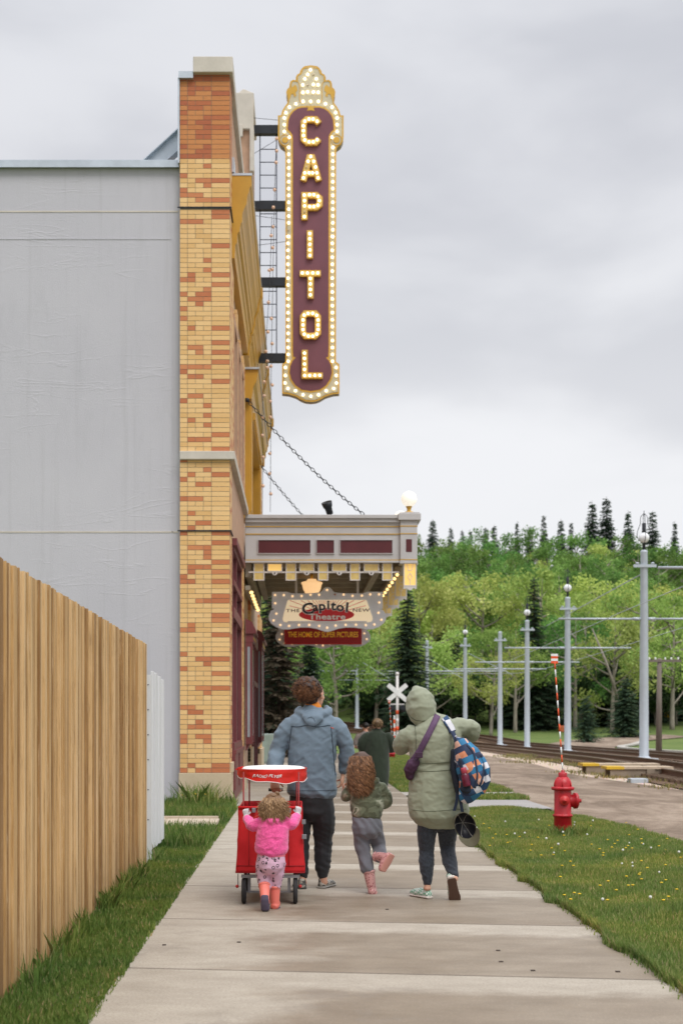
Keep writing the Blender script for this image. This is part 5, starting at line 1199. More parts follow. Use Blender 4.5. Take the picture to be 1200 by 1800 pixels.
# dandelions
M_dy = mat('dandelion_yellow', (.75, .50, .02), .6); M_dw = mat('dandelion_puff', (.62, .62, .56), .9); M_ds = mat('dandelion_stem', (.13, .18, .05), .7)
mb = MB(); md = MB()
def flower(x_, y_, h, puff):
    b = mb if not puff else md; dx = random.uniform(-.02, .02); b.tube([(x_, y_, .01), (x_+dx, y_, h)], .0018, 4, m=1, cap=False)
    if puff: b.ball((x_+dx, y_, h+.012), .013*random.uniform(.7, 1.1), 8, m=0)
    else: b.lathe([(.004, -.004), (.014, .001), (.013, .006), (.001, .008)], 8, c=(x_+dx, y_, h), m=0)
random.seed(21)
cl_ = [(random.uniform(2.05, 4.3), random.uniform(7, 18.5)) for _ in range(34)]
for k in range(130):
    c0 = random.choice(cl_); x_, y_ = c0[0]+random.gauss(0, .22), c0[1]+random.gauss(0, .5)
    if x_ > 2.02 and x_ < 4.4 and y_ < 22: flower(x_, y_, random.uniform(.05, .10), False)
for k in range(38):
    x_, y_ = random.uniform(2.05, 4.4), 7+13.5*random.random()
    if random.random() < .5: x_, y_ = random.gauss(3.8, .5), random.gauss(15.5, 1.6)
    if 2.02 < x_ < 4.5: flower(x_, y_, random.uniform(.07, .16), True)
for k in range(9): flower(-1.62+random.gauss(0, .1), 22.5+random.gauss(0, .2), random.uniform(.22, .3), False)
tag(mb.build('dandelions', [M_dy, M_ds]), kind='stuff'); tag(md.build('dandelion_puffs', [M_dw, M_ds]), kind='stuff')
mb = MB()
for (px, py) in ((420, 1665), (289, 1670), (1085, 1718), (880, 1700), (680, 1606), (936, 1716), (875, 1680)):
    Y = 3625/(py-1265); x_ = (px-525)*Y/2500; mb.box(x_-.012, x_+.012, Y-.01, Y+.01, .0305, .036, mat=Matrix.Identity(4))
tag(mb.build('fallen_leaf_crumbs', M_barkd), kind='stuff')
# ------------------------------------------------------------------ people: closed lofts joined and voxel-remeshed into one continuous surface per garment / body
class BL:
    def __init__(s): s.mb = MB()
    def loft(s, secs, n=18, ref=Vector((1, 0, 0)), cap=.55):
        # secs: (centre, r_side, r_depth); side axis stays close to ref
        cs = [Vector(c) for c, _, _ in secs]; rr = [(a, b) for _, a, b in secs]
        d0 = (cs[0]-cs[1]).normalized(); d1 = (cs[-1]-cs[-2]).normalized()
        cs = [cs[0]+d0*min(rr[0])*cap]+cs+[cs[-1]+d1*min(rr[-1])*cap]; rr = [(rr[0][0]*.55, rr[0][1]*.55)]+rr+[(rr[-1][0]*.55, rr[-1][1]*.55)]
        vs = []
        for i, c in enumerate(cs):
            d = (cs[min(i+1, len(cs)-1)]-cs[max(i-1, 0)]).normalized(); a = ref-d*ref.dot(d)
            if a.length < .15: a = Vector((0, 1, 0))-d*d.y
            a.normalize(); b = d.cross(a)
            for k in range(n):
                w = 2*PI*k/n; vs.append(c+a*math.cos(w)*rr[i][0]+b*math.sin(w)*rr[i][1])
        m = len(cs); fs = [(i*n+k, i*n+(k+1) % n, (i+1)*n+(k+1) % n, (i+1)*n+k) for i in range(m-1) for k in range(n)]
        fs += [tuple(reversed(range(n))), tuple((m-1)*n+k for k in range(n))]; s.mb.add(vs, fs); return s
    def limb(s, pts, rs, per=5, n=14, sq=1.):
        P_ = smoothp([tuple(p)+(r,) for p, r in zip(pts, rs)], per); return s.loft([(p[:3], p[3], p[3]*sq) for p in P_], n)
    def ell(s, c, r, rot=None, n=16):
        bm = bmesh.new(); bmesh.ops.create_uvsphere(bm, u_segments=n, v_segments=n//2+2, radius=1)
        M_ = Matrix.Translation(c) @ (rot.to_4x4() if rot is not None else Matrix.Identity(4)) @ Matrix.Diagonal((*r, 1)); s.mb.bm(bm, mat=M_); return s
    def box(s, *a, **k): s.mb.rbox(*a, **k); return s
    def make(s, name, m, parent, vox=.008, sm=6, disp=None, smf=.6):
        o = s.mb.build(name, m); 
        me0 = o.data; bm = bmesh.new(); bm.from_mesh(me0); bmesh.ops.recalc_face_normals(bm, faces=bm.faces[:]); bm.to_mesh(me0); bm.free()
        r = o.modifiers.new('r', 'REMESH'); r.mode = 'VOXEL'; r.voxel_size = vox
        if sm: q = o.modifiers.new('s', 'SMOOTH'); q.factor = smf; q.iterations = sm
        bpy.context.view_layer.update(); dg = bpy.context.evaluated_depsgraph_get()
        me = bpy.data.meshes.new_from_object(o.evaluated_get(dg)); o.modifiers.clear(); o.data = me; bpy.data.meshes.remove(me0); me.name = name
        if disp:
            nv = len(me.vertices); co = np.empty(nv*3); me.vertices.foreach_get('co', co); no = np.empty(nv*3); me.vertex_normals.foreach_get('vector', no)
            co = co.reshape(-1, 3); no = no.reshape(-1, 3); d = np.array([disp(Vector(p), Vector(q)) for p, q in zip(co, no)]); co += no*d[:, None]; me.vertices.foreach_set('co', co.ravel())
        me.polygons.foreach_set('use_smooth', [True]*len(me.polygons))
        if not me.materials: me.materials.append(m)
        if 'tint' not in me.attributes: me.attributes.new('tint', 'FLOAT', 'FACE')
        me.update(); o.parent = parent; return o
def fold(p, sx, sy, sz, amp, seed=0., sharp=1.):
    # soft cloth folds: ridged noise in a stretched space
    q = Vector((p.x*sx+seed, p.y*sy-seed, p.z*sz+seed*.5)); v = noise.noise(q)+.5*noise.noise(q*2.1)
    return amp*((1-abs(v)*2.2)*sharp+v*.8-.3)
def finger(B, p, d, nrm, lens, r, curl):
    pts = [p]; q = Quaternion(nrm.cross(d).normalized() if nrm.cross(d).length > 1e-4 else Vector((1, 0, 0)), 0); ax = d.cross(nrm).normalized(); dd = d.copy(); c = p
    for i, L_ in enumerate(lens):
        dd = Quaternion(ax, curl[i]) @ dd; c = c+dd*L_; pts.append(c)
    B.limb(pts, [r, r*.96, r*.88, r*.72], 3, 9)
def hand(B, wrist, d, nrm, side, sc=1., curl=(.5, .7, .5), spread=.02):
    # d: towards the fingers, nrm: palm side (fingers curl towards it), side: thumb side
    d = Vector(d).normalized(); nrm = Vector(nrm); nrm = (nrm-d*nrm.dot(d)).normalized(); sd_ = Vector(side); sd_ = (sd_-d*sd_.dot(d)-nrm*sd_.dot(nrm)).normalized(); w = Vector(wrist)
    B.loft([(w-d*.02*sc, .026*sc, .019*sc), (w+d*.02*sc, .030*sc, .017*sc), (w+d*.055*sc, .040*sc, .016*sc), (w+d*.088*sc, .041*sc, .014*sc)], 14, ref=sd_)
    for i, (o, L_) in enumerate(((.030, .9), (.010, 1.), (-.010, .94), (-.029, .76))):
        finger(B, w+d*.085*sc+sd_*o*sc, (d+sd_*o*spread*10).normalized(), nrm, [.042*L_*sc, .026*L_*sc, .022*L_*sc], .0085*sc, curl)
    t0 = w+d*.03*sc+sd_*.026*sc; td = (d*.62+sd_*.65+nrm*.42).normalized(); finger(B, t0, td, nrm-sd_*.6, [.034*sc, .028*sc, .024*sc], .0105*sc, (curl[0]*.25, curl[1]*.5, curl[2]*.6))
def head(B, c, yaw=0., sc=1., pitch=0.):
    # c: centre of the skull; faces +Y turned by yaw (positive = to the right)
    c = Vector(c); Q = (Matrix.Rotation(-yaw, 3, 'Z') @ Matrix.Rotation(-pitch, 3, 'X'))
    def e(p, r, rx=0): B.ell(c+Q @ Vector(p)*sc, Vector(r)*sc, Q @ Matrix.Rotation(rx, 3, 'X'))
    e((0, 0, .01), (.076, .094, .092)); e((0, .03, -.05), (.060, .062, .070)); e((0, .065, -.090), (.032, .030, .026)); e((0, .100, -.035), (.012, .018, .026), .35); e((0, .104, -.046), (.017, .013, .010))
    e((0, .086, .008), (.050, .014, .012)); e((0, .088, -.066), (.024, .012, .008)); e((.036, .070, -.030), (.022, .022, .02)); e((-.036, .070, -.030), (.022, .022, .02))
    for s_ in (-1, 1): e((.080*s_, -.005, -.012), (.010, .018, .030), .15); e((.083*s_, -.012, -.002), (.010, .012, .016))
    return Q
def eyes(c, Q, sc, parent):
    for s_ in (-1, 1):
        mb = MB(); p = Vector(c)+Q @ Vector((.031*s_, .082, -.008))*sc; mb.ball(tuple(p), .0125*sc, 12); q = Vector(c)+Q @ Vector((.031*s_, .0925, -.008))*sc; mb.ball(tuple(q), .0055*sc, 10, m=1); mb.build('eye', [M_white, M_ink], parent)
M_skin = MT('skin'); T = M_skin; c = T.ramp(T.noise(25, 4, .6), [(.3, (.52, .28, .19)), (.7, (.62, .36, .26))]); T.set(c, .5, 0, .35); T.b.inputs['Subsurface Weight'].default_value = .08; M_skin = T.m
def m_hair(name, a, b):
    T = MT(name); t = T.tint(); T.set(T.ramp(t, [(0., a), (1., b)]), .45, 0, .4); T.b.inputs['Anisotropic'].default_value = .4; return T.m
def cloth(name, col, var=.1, scale=6, weave=280, rough=.8, sheen=.2, bump=.15):
    T = MT(name); n = T.noise(scale, 5, .6); c = T.ramp(n, [(.3, mul(col, 1-var)), (.7, mul(col, 1+var))]); T.set(c, rough, 0, .3)
    T.b.inputs['Sheen Weight'].default_value = sheen; T.b.inputs['Sheen Roughness'].default_value = .5
    b = T.bump(T.noise(weave, 3, .7), bump, .002); T.bump(T.noise(14, 4, .6, dist=.6), .25, .01, b); return T.m
def locks(rd, name, m, parent, roots, n, rad, fn, seg=9):
    mb = MB()
    for k in range(n):
        P_, r_ = fn(rd, k); mb.tube(P_, [r_*math.sin(PI*(.18+.8*i/(len(P_)-1)))+.0006 for i in range(len(P_))], 5, t=rd.random(), cap=False)
    return mb.build(name, m, parent)
def lay(o, pts, off=.003, y0=-1.5, back=None):
    # drop points (x, z) onto the surface of o from the back (-Y side)
    bm = bmesh.new(); bm.from_mesh(o.data); T_ = BVHTree.FromBMesh(bm); bm.free(); out = []
    for x, z in pts:
        h = T_.ray_cast(Vector((x, y0, z)), Vector((0, 1, 0)))
        if h[0] is not None: out.append(h[0]+h[1]*off)
    return out
def band(name, o, pts, w, m, parent, off=.004, th=.003, up=None):
    # flat strap laid on the surface of o along (x, z) points
    bm = bmesh.new(); bm.from_mesh(o.data); T_ = BVHTree.FromBMesh(bm); bm.free(); L_ = []
    for i, (x, z) in enumerate(pts):
        a = Vector(pts[max(i-1, 0)]); b = Vector(pts[min(i+1, len(pts)-1)]); t = (b-a).normalized(); n = Vector((-t.y, t.x))*w/2; row = []
        for s_ in (-1, -.33, .33, 1):
            q = Vector((x, z))+n*s_; h = T_.ray_cast(Vector((q.x, -1.5, q.y)), Vector((0, 1, 0)))
            if h[0] is None: row = None; break
            row.append((h[0], h[1]))
        if row: L_.append(row)
    if len(L_) < 2: return None
    vs = []
    for row in L_: vs += [p+n_*(off+th) for p, n_ in row]+[p+n_*(off-.004) for p, n_ in row]
    fs = []
    for i in range(len(L_)-1):
        b = i*8
        for k in range(3): fs += [(b+k, b+k+1, b+8+k+1, b+8+k), (b+4+k, b+12+k, b+12+k+1, b+4+k+1)]
        fs += [(b, b+8, b+12, b+4), (b+3, b+7, b+15, b+11)]
    b = 0; fs += [(0, 4, 5, 1), (1, 5, 6, 2), (2, 6, 7, 3)]; e = (len(L_)-1)*8; fs += [(e, e+1, e+5, e+4), (e+1, e+2, e+6, e+5), (e+2, e+3, e+7, e+6)]
    mb = MB(); mb.add(vs, fs, sm=True); return mb.build(name, m, parent)
def seam(name, o, pts, r, m, parent, off=.001):
    P_ = lay(o, pts, off)
    if len(P_) > 1: mb = MB(); mb.tube(P_, r, 5); return mb.build(name, m, parent)

# ---------------- man with curly hair and slate-blue jacket
Ym = 11.98; sm_ = 2500/Ym
MAN = thing('person', 'curly haired adult in a slate blue hooded jacket and black trousers pulling the red wagon', 'person', ((548-525)/sm_, Ym, .03))
def m_(px, py, dy=0.): return Vector(((px-548)/sm_, dy, (1571-py)/sm_))
def mr(w): return w/sm_/2
B = BL(); Q = head(B, m_(552, 1230, .03), .60, 1.0); B.loft([(m_(550, 1262, .0), .06, .058), (m_(550, 1250, .012), .054, .055), (m_(551, 1240, .02), .054, .056)])
B.loft([(m_(547, 1410), .16, .11), (m_(547, 1350), .15, .10), (m_(548, 1300), .17, .105), (m_(548, 1275), .17, .09)])
B.limb([m_(512, 1282), m_(486, 1328, .0), m_(482, 1372, -.10)], [.04, .032, .027]); B.limb([m_(588, 1282), m_(612, 1328, .0), m_(604, 1366, .06)], [.04, .032, .027])
hand(B, m_(482, 1376, -.11), (.12, -.25, -1), (.3, 1, -.1), (1, .1, 0), 1.05, (.9, 1.0, .6)); hand(B, m_(603, 1370, .06), (-.1, .1, -1), (-1, .3, 0), (.2, 1, 0), 1.0, (.6, .7, .5))
for s_, hx, kx, ax, dk, da in ((-1, 530, 529, 531, .02, -.02), (1, 567, 568, 568, .04, .0)):
    B.limb([m_(hx, 1420), m_(kx, 1488, dk), m_(ax, 1545, da), m_(ax+1, 1562, da)], [.065, .042, .032, .036])
B.make('body', M_skin, MAN, .0055, 3)
eyes(m_(552, 1230, .03), Q, 1.0, MAN)
M_slate = cloth('slate_blue_nylon', (.135, .185, .235), .10, 4, 300, .6, .1)
B = BL()
B.loft([(m_(547.5, 1405, 0), mr(88), .150), (m_(548, 1398, 0), mr(88), .152), (m_(548, 1365, 0), mr(84), .148), (m_(548.5, 1330, 0), mr(84), .145), (m_(549, 1300, -.01), mr(86), .140), (m_(549, 1283, -.01), mr(88), .128), (m_(549, 1271, 0), mr(80), .108), (m_(549.5, 1262, .0), mr(54), .088), (m_(550, 1255, .01), mr(36), .078)], 26)
B.limb([m_(513, 1281, 0), m_(500, 1297, 0), m_(489, 1326, .02), m_(484, 1348, -.03), m_(483, 1368, -.09)], [.068, .072, .068, .070, .058]); B.limb([m_(585, 1281, 0), m_(598, 1297, 0), m_(609, 1326, .02), m_(607, 1348, .04), m_(604, 1364, .06)], [.068, .072, .064, .062, .05])
# hood lying on the back, and its collar roll
B.limb([m_(527, 1254, .06), m_(524, 1262, .0), m_(532, 1266, -.07), m_(550, 1268, -.10), m_(568, 1265, -.07), m_(577, 1260, .0), m_(573, 1254, .06)], [.026, .034, .038, .040, .038, .034, .026])
B.loft([(m_(550, 1262, -.095), .085, .03), (m_(549, 1272, -.130), .090, .042), (m_(548, 1281, -.140), .062, .038), (m_(547, 1288, -.140), .028, .022)], 16)
def dj(p, n):
    v = fold(Vector((p.x+p.z*.5, p.y, p.z+p.x*.6)), 4, 4, 6, .0055, 1.3)+fold(Vector((p.x-p.z*.6, p.y, p.z)), 13, 9, 13, .0028, 4.)
    if abs(p.x) > .20: v += .006*noise.noise(Vector((p.x*9+p.z*6, p.y*7, p.z*22-p.x*9)))
    return v
JK = B.make('jacket', M_slate, MAN, .0075, 5, dj)
M_seam = mat('dark_seam', (.035, .05, .07), .8)
seam('yoke_seam', JK, [tuple((m_(px, py).x, m_(px, py).z)) for px, py in [(512+i*1.5, 1286+(1.2*math.sin(i*.25))) for i in range(46)]], .0035, M_seam, MAN)
for a, b in (((513, 1287), (505, 1345)), ((581, 1287), (589, 1372))): seam('vent_seam', JK, [(m_(a[0]+(b[0]-a[0])*t/14, 0).x, m_(0, a[1]+(b[1]-a[1])*t/14).z) for t in range(15)], .0042, M_seam, MAN)
seam('hem_seam', JK, [(m_(506+i*1.8, 0).x, m_(0, 1398).z) for i in range(48)], .0018, M_seam, MAN)
hd = [(532, 1272), (536, 1279), (542, 1285), (550, 1287), (558, 1283), (565, 1276)]; seam('hood_seam', JK, [(m_(a, 0).x, m_(0, b).z) for a, b in hd], .0025, M_seam, MAN)
seam('hood_seam', JK, [(m_(a, 0).x, m_(0, b).z) for a, b in [(541, 1272), (546, 1270), (551, 1273), (553, 1278)]], .002, M_seam, MAN)
band('jacket_mark', JK, [(m_(580, 0).x, m_(0, 1288).z), (m_(583, 0).x, m_(0, 1289).z), (m_(586, 0).x, m_(0, 1290).z)], .006, M_orange, MAN, .001, .001)
B = BL(); B.loft([(m_(550, 1262, .0), .076, .072), (m_(550, 1256, .0), .076, .072), (m_(551, 1250.5, .006), .072, .070)], 20); B.make('collar', cloth('orange_lining', (.62, .20, .02)), MAN, .006, 3)
M_blk = cloth('black_trouser_fabric', (.018, .019, .022), .15, 5, 300, .65, .15)
B = BL(); B.loft([(m_(547, 1385), .170, .125), (m_(547, 1420), .185, .128), (m_(547, 1440, .0), .172, .118)], 24)
B.limb([m_(529, 1422), m_(527, 1455, .01), m_(528, 1490, .03), m_(529, 1520, .0), m_(532, 1540, -.02), m_(533, 1549, -.02)], [.095, .096, .076, .066, .052, .042]); B.limb([m_(566, 1422), m_(569, 1455, .01), m_(568, 1490, .035), m_(567, 1520, .01), m_(567, 1540, .0), m_(567, 1550, .0)], [.098, .098, .080, .070, .056, .044])
def dt(p, n):
    k = max(0, 1-abs(p.z-.40)/.25)+max(0, 1-abs(p.z-.16)/.10)*1.2
    return fold(p, 6, 5, 8, .005, 2.)+k*.009*noise.noise(Vector((p.x*10+2, p.y*8, p.z*34+p.x*16)))
B.make('trousers', M_blk, MAN, .0075, 4, dt)
T = MT('snakeskin_clog'); vo = T.n('ShaderNodeTexVoronoi'); vo.inputs['Scale'].default_value = 70; T.lk(T.c, vo.inputs[0]); T.set(T.mix(T.ramp(T.noise(30, 3, .6), [(.45, 0.), (.55, 1.)]), T.ramp(vo.outputs['Distance'], [(.2, (.30, .28, .24)), (.5, (.45, .42, .36))]), (.06, .055, .05)), .6); M_clog = T.m
def shoe(parent, c, yaw, L_=.27, w=.052, h=.06, m=None, name='shoe', pitch=0., vox=.005, sole=None, ank=True, toe=1.):
    M_ = Matrix.Translation(c) @ Matrix.Rotation(-yaw, 4, 'Z') @ Matrix.Rotation(-pitch, 4, 'X'); B = BL()
    def P(x, y, z): return M_ @ Vector((x, y, z))
    B.loft([(P(0, -.02*L_/.27, h*.42), w*.62, h*.36), (P(0, .03, h*.45), w*.72, h*.42), (P(0, L_*.38, h*.48), w*.86, h*.45), (P(0, L_*.62, h*.42), w*1.0*toe, h*.38), (P(0, L_*.80, h*.33), w*.86*toe, h*.28), (P(0, L_*.88, h*.28), w*.55, h*.2)], 16, ref=M_.to_3x3() @ Vector((1, 0, 0)))
    if ank: B.loft([(P(0, .01, h*.5), w*.66, w*.7), (P(0, .012, h*1.05), w*.62, w*.72)], 14, ref=M_.to_3x3() @ Vector((1, 0, 0)))
    o = B.make(name, m, parent, vox, 3)
    B = BL(); t = h*.16
    B.loft([(P(0, -.03*L_/.27, t), w*.66, t*.9), (P(0, .04, t), w*.80, t), (P(0, L_*.4, t), w*.84, t), (P(0, L_*.64, t), w*1.07*toe, t), (P(0, L_*.83, t*1.1), w*.9*toe, t), (P(0, L_*.91, t*1.3), w*.5, t*.8)], 16, ref=M_.to_3x3() @ Vector((1, 0, 0)))
    B.make('sole', sole, o, min(vox, .004), 2); return o
M_sole = mat('dark_rubber_sole', (.05, .045, .04), .8); M_soleg = mat('grey_sole', (.35, .33, .30), .8)
shoe(MAN, m_(531, 1572, -.04)+Vector((0, 0, -.0)), -.15, .28, .055, .075, M_clog, sole=M_sole); shoe(MAN, m_(566, 1568, .0)-Vector((0, 0, .016)), .35, .28, .056, .075, M_clog, sole=M_soleg)
M_hman = m_hair('auburn_brown_hair', (.030, .012, .006), (.26, .11, .045))
def rfold(p, n): return .020*noise.noise(p*26)+.010*noise.noise(p*60)
B = BL(); hc = m_(551, 1228, .03); B.ell(hc+Vector((-.012, -.022, .020)), (.086, .098, .090)); B.ell(m_(542, 1217, -.05), (.100, .090, .085)); B.ell(m_(531, 1222, -.06), (.055, .06, .075)); B.ell(m_(545, 1236, -.04), (.072, .045, .065))
HR = B.make('hair', M_hman, MAN, .006, 2, rfold)
rd = random.Random(4)
def curl_fn(cx, rr, L_, r_, up=.2):
    def fn(rd, k):
        d = Vector((rd.gauss(0, 1), rd.gauss(-.4, 1), rd.gauss(up, .9))).normalized(); p = Vector(cx)+Vector((d.x*rr[0], d.y*rr[1], d.z*rr[2]))*.9
        a = d.cross(Vector((rd.gauss(0, 1), rd.gauss(0, 1), rd.gauss(0, 1)))).normalized(); b = d.cross(a); cr_ = rd.uniform(.007, .015); turns = rd.uniform(1.2, 2.2); P_ = []
        for i in range(12):
            t = i/11; w = turns*2*PI*t; P_.append(p+d*L_*t*.5+a*(cr_*math.cos(w)+L_*.5*t)+b*cr_*math.sin(w)+Vector((0, 0, -.01*t)))
        return P_, r_*rd.uniform(.35, .95)
    return fn
locks(rd, 'curls', M_hman, HR, None, 900, 0, curl_fn(m_(540, 1221, -.045), (.105, .09, .095), .040, .0045))
locks(rd, 'curls', M_hman, HR, None, 220, 0, curl_fn(m_(538, 1221, -.045), (.115, .095, .105), .05, .0014))

# ---------------- hooded walker in the sage green parka
Yw = 11.26; sw = 2500/Yw
WO = thing('person', 'hooded adult in a sage green parka and dark leggings carrying a backpack on one shoulder', 'person', ((768-525)/sw, Yw, .03))
def w_(px, py, dy=0.): return Vector(((px-768)/sw, dy, (1594-py)/sw))
def wr(w): return w/sw/2
B = BL(); Q = head(B, w_(738, 1255, .05), -.25, .95, .25); B.loft([(w_(752, 1292, .0), .06, .06), (w_(745, 1272, .03), .055, .055)])
B.loft([(w_(769, 1440), .16, .12), (w_(768, 1370), .15, .11), (w_(764, 1320), .16, .10), (w_(760, 1298), .14, .09)])
B.limb([w_(725, 1306, .0), w_(704, 1326, .08), w_(722, 1322, .28)], [.04, .032, .026]); B.limb([w_(792, 1298, .0), w_(832, 1298, .06), w_(812, 1318, .26)], [.04, .032, .026])
hand(B, w_(724, 1322, .29), (.4, 1, .2), (.9, -.3, .1), (0, 0, 1), .95, (.7, .9, .6)); hand(B, w_(811, 1318, .27), (-.4, 1, .1), (-.9, -.3, .1), (0, 0, 1), .95, (.7, .9, .6))
B.limb([w_(752, 1450), w_(750, 1505, .03), w_(751, 1566, .02), w_(751, 1576, .02)], [.055, .035, .027, .033]); B.limb([w_(786, 1450), w_(788, 1500, .07), w_(793, 1545, -.09), w_(795, 1556, -.13)], [.055, .035, .026, .032])
B.make('body', M_skin, WO, .006, 3); eyes(w_(738, 1255, .05), Q, .95, WO)
M_sage = cloth('sage_green_parka', (.265, .285, .205), .08, 4, 300, .7, .1); M_saged = mat('parka_seam', (.11, .125, .08), .85)
B = BL()
B.loft([(w_(771, 1450, .0), wr(104), .165), (w_(771, 1442, .0), wr(106), .168), (w_(769, 1420, 0), wr(105), .162), (w_(768, 1385, 0), wr(98), .152), (w_(767, 1356, 0), wr(92), .138), (w_(765, 1330, -.01), wr(92), .138), (w_(762, 1308, -.02), wr(96), .136), (w_(760, 1294, -.01), wr(88), .122), (w_(757, 1285, 0), wr(62), .10), (w_(752, 1277, .02), wr(44), .085)], 26)
B.limb([w_(727, 1300, .0), w_(714, 1312, .02), w_(706, 1325, .08), w_(712, 1325, .16), w_(722, 1323, .26)], [.066, .076, .072, .064, .05]); B.limb([w_(788, 1296, .0), w_(812, 1291, .02), w_(832, 1297, .07), w_(828, 1308, .14), w_(812, 1317, .24)], [.070, .072, .066, .064, .052])
# loose back panel flaring out at the right of the hem
B.loft([(w_(806, 1400, -.02), .03, .05), (w_(812, 1425, -.02), .035, .05), (w_(817, 1438, -.02), .036, .04)])
def dp(p, n):
    v = fold(Vector((p.x+p.z*.4, p.y, p.z-p.x*.35)), 3, 3, 8, .0055, 3.1)+fold(Vector((p.x+p.z*.5, p.y, p.z)), 12, 8, 17, .0028, 7.)
    if abs(p.z-1.065) < .03: v -= .006*(1-abs(p.z-1.065)/.03)
    if p.z > 1.2 and (p.x > .15 or p.x < -.17): v += .007*noise.noise(Vector((p.x*24, p.y*8, p.z*14)))
    return v
PK = B.make('parka', M_sage, WO, .0075, 5, dp)
for py, r_ in ((1353, .003), (1367, .0025), (1436, .0022)):
    seam('waist_seam', PK, [(w_(722+i*2.1, 0).x, w_(0, py+1.5*math.sin(i*.12)).z) for i in range(46)], r_, M_saged, WO)
for a, b in (((728, 1285), (729, 1340)), ((796, 1290), (792, 1350))): seam('sleeve_seam', PK, [(w_(a[0]+(b[0]-a[0])*t/12, 0).x, w_(0, a[1]+(b[1]-a[1])*t/12).z) for t in range(13)], .0022, M_saged, WO)
B = BL(); B.loft([(w_(749, 1284, .0), .085, .085), (w_(745, 1274, .005), .105, .105), (w_(741, 1258, .02), .122, .130), (w_(737, 1243, .035), .112, .125), (w_(734, 1232, .05), .080, .095), (w_(732, 1227, .06), .05, .06)], 22)
B.make('hood', M_sage, WO, .0075, 4, lambda p, n: fold(p, 6, 5, 9, .006, 5.2)+fold(p, 16, 10, 18, .002, 1.))
HD = [o for o in WO.children if o.name.startswith('hood')][0]
seam('hood_seam', HD, [(w_(a, 0).x, w_(0, b).z) for a, b in ((717, 1268), (722, 1275), (730, 1280), (742, 1281), (754, 1278), (764, 1272))], .004, M_saged, WO)
T = MT('heathered_navy'); T.set(T.ramp(T.noise(120, 4, .8, T.mapv((1, 1, .35))), [(.42, (.012, .015, .022)), (.62, (.035, .045, .062)), (.75, (.09, .105, .13))]), .85); T.b.inputs['Sheen Weight'].default_value = .2; M_leg = T.m
B = BL(); B.loft([(w_(769, 1425), .14, .11), (w_(769, 1448), .145, .11), (w_(769, 1462), .135, .10)], 22)
B.limb([w_(752, 1452), w_(750, 1478, .02), w_(750, 1508, .05), w_(750, 1535, .03), w_(751, 1563, .02), w_(751, 1568, .02)], [.082, .078, .062, .060, .037, .034]); B.limb([w_(786, 1452), w_(787, 1478, .04), w_(788, 1505, .08), w_(790, 1530, -.02), w_(794, 1548, -.10), w_(795, 1552, -.12)], [.084, .078, .062, .058, .040, .036])
def dl(p, n): 
    k = max(0, 1-abs(p.z-.22)/.22)
    return fold(p, 8, 6, 12, .003, 8.)+k*.007*noise.noise(Vector((p.x*12, p.y*9, p.z*42+p.x*22)))
B.make('leggings', M_leg, WO, .0065, 4, dl)
def m_check(name, a, b, sc):
    T = MT(name); ck = T.n('ShaderNodeTexChecker'); ck.inputs['Scale'].default_value = sc; ck.inputs['Color1'].default_value = (*a, 1); ck.inputs['Color2'].default_value = (*b, 1); T.lk(T.mapv((1, 1, 1), (0, 0, 0), (0, 0, .5)), ck.inputs[0]); T.set(ck.outputs[0], .8); return T.m
M_chk = m_check('green_white_check', (.16, .36, .24), (.66, .70, .66), 62); M_wsole = mat('white_rubber', (.66, .60, .55), .6); M_bsole = mat('brown_tread', (.085, .045, .03), .7)
shoe(WO, w_(752, 1585, .03)-Vector((0, 0, .042)), -.5, .255, .047, .085, M_chk, sole=M_wsole)
# rear foot: heel lifted, sole facing the camera
hz = w_(790, 1556, -.10); o = shoe(WO, Vector((hz.x-.005, -.16, hz.z-.01)), .0, .255, .048, .085, M_chk, sole=M_wsole)
for q in (o,):
    Mr = Matrix.Translation((hz.x+.0, -.145, .165)) @ Matrix.Rotation(R(-12), 4, 'Y') @ Matrix.Rotation(R(-64), 4, 'X') @ Matrix.Translation((-(hz.x-.005), .16, -(hz.z-.01)))
    q.data.transform(Mr)
    for ch in q.children: ch.data.transform(Mr)
    B = BL()
    for y_, w2 in ((.0, .040), (.06, .040), (.11, .041), (.16, .050), (.20, .045), (.225, .028)): pass
    B.loft([(Vector((hz.x-.005, -.16+y_, hz.z-.017)), w2, .004) for y_, w2 in ((-.02, .034), (.0, .042), (.06, .043), (.11, .047), (.16, .056), (.20, .050), (.225, .032))], 18)
    tr_ = B.make('tread', M_bsole, q, .004, 1); tr_.data.transform(Mr)
# crossbody strap with pouch
M_purp = mat('purple_webbing', (.105, .055, .115), .7, var=.15, scale=60); M_purpd = mat('plum_pouch', (.055, .02, .05), .7, var=.3, scale=12, bump=.3)
XB = thing('crossbody_bag', 'small plum waist bag on a purple strap across the back of the green parka', 'bag', tuple(WO.location))
st = [(767, 1272), (760, 1285), (751, 1302), (742, 1320), (734, 1336), (726, 1350), (721, 1360)]
bs_ = band('strap', PK, [(w_(a, 0).x, w_(0, b).z) for a, b in smoothp(st, 4)], .046, M_purp, XB, .006, .003)
B = BL(); B.limb([w_(730, 1350, -.13), w_(722, 1362, -.11), w_(718, 1376, -.06)], [.030, .042, .026], sq=.7); B.loft([(w_(722, 1352, -.10), .035, .04), (w_(718, 1366, -.07), .045, .06), (w_(719, 1380, -.05), .03, .04)]); B.make('pouch', M_purpd, XB, .006, 4, lambda p, n: fold(p, 20, 20, 20, .003))
mb = MB(); c0 = w_(733, 1340, -.165); mb.rbox(c0.x-.028, c0.x+.028, -.010, .010, c0.z-.022, c0.z+.022, .004, mat=Matrix.Translation((0, c0.y, 0))); mb.build('buckle', M_purpd, XB)
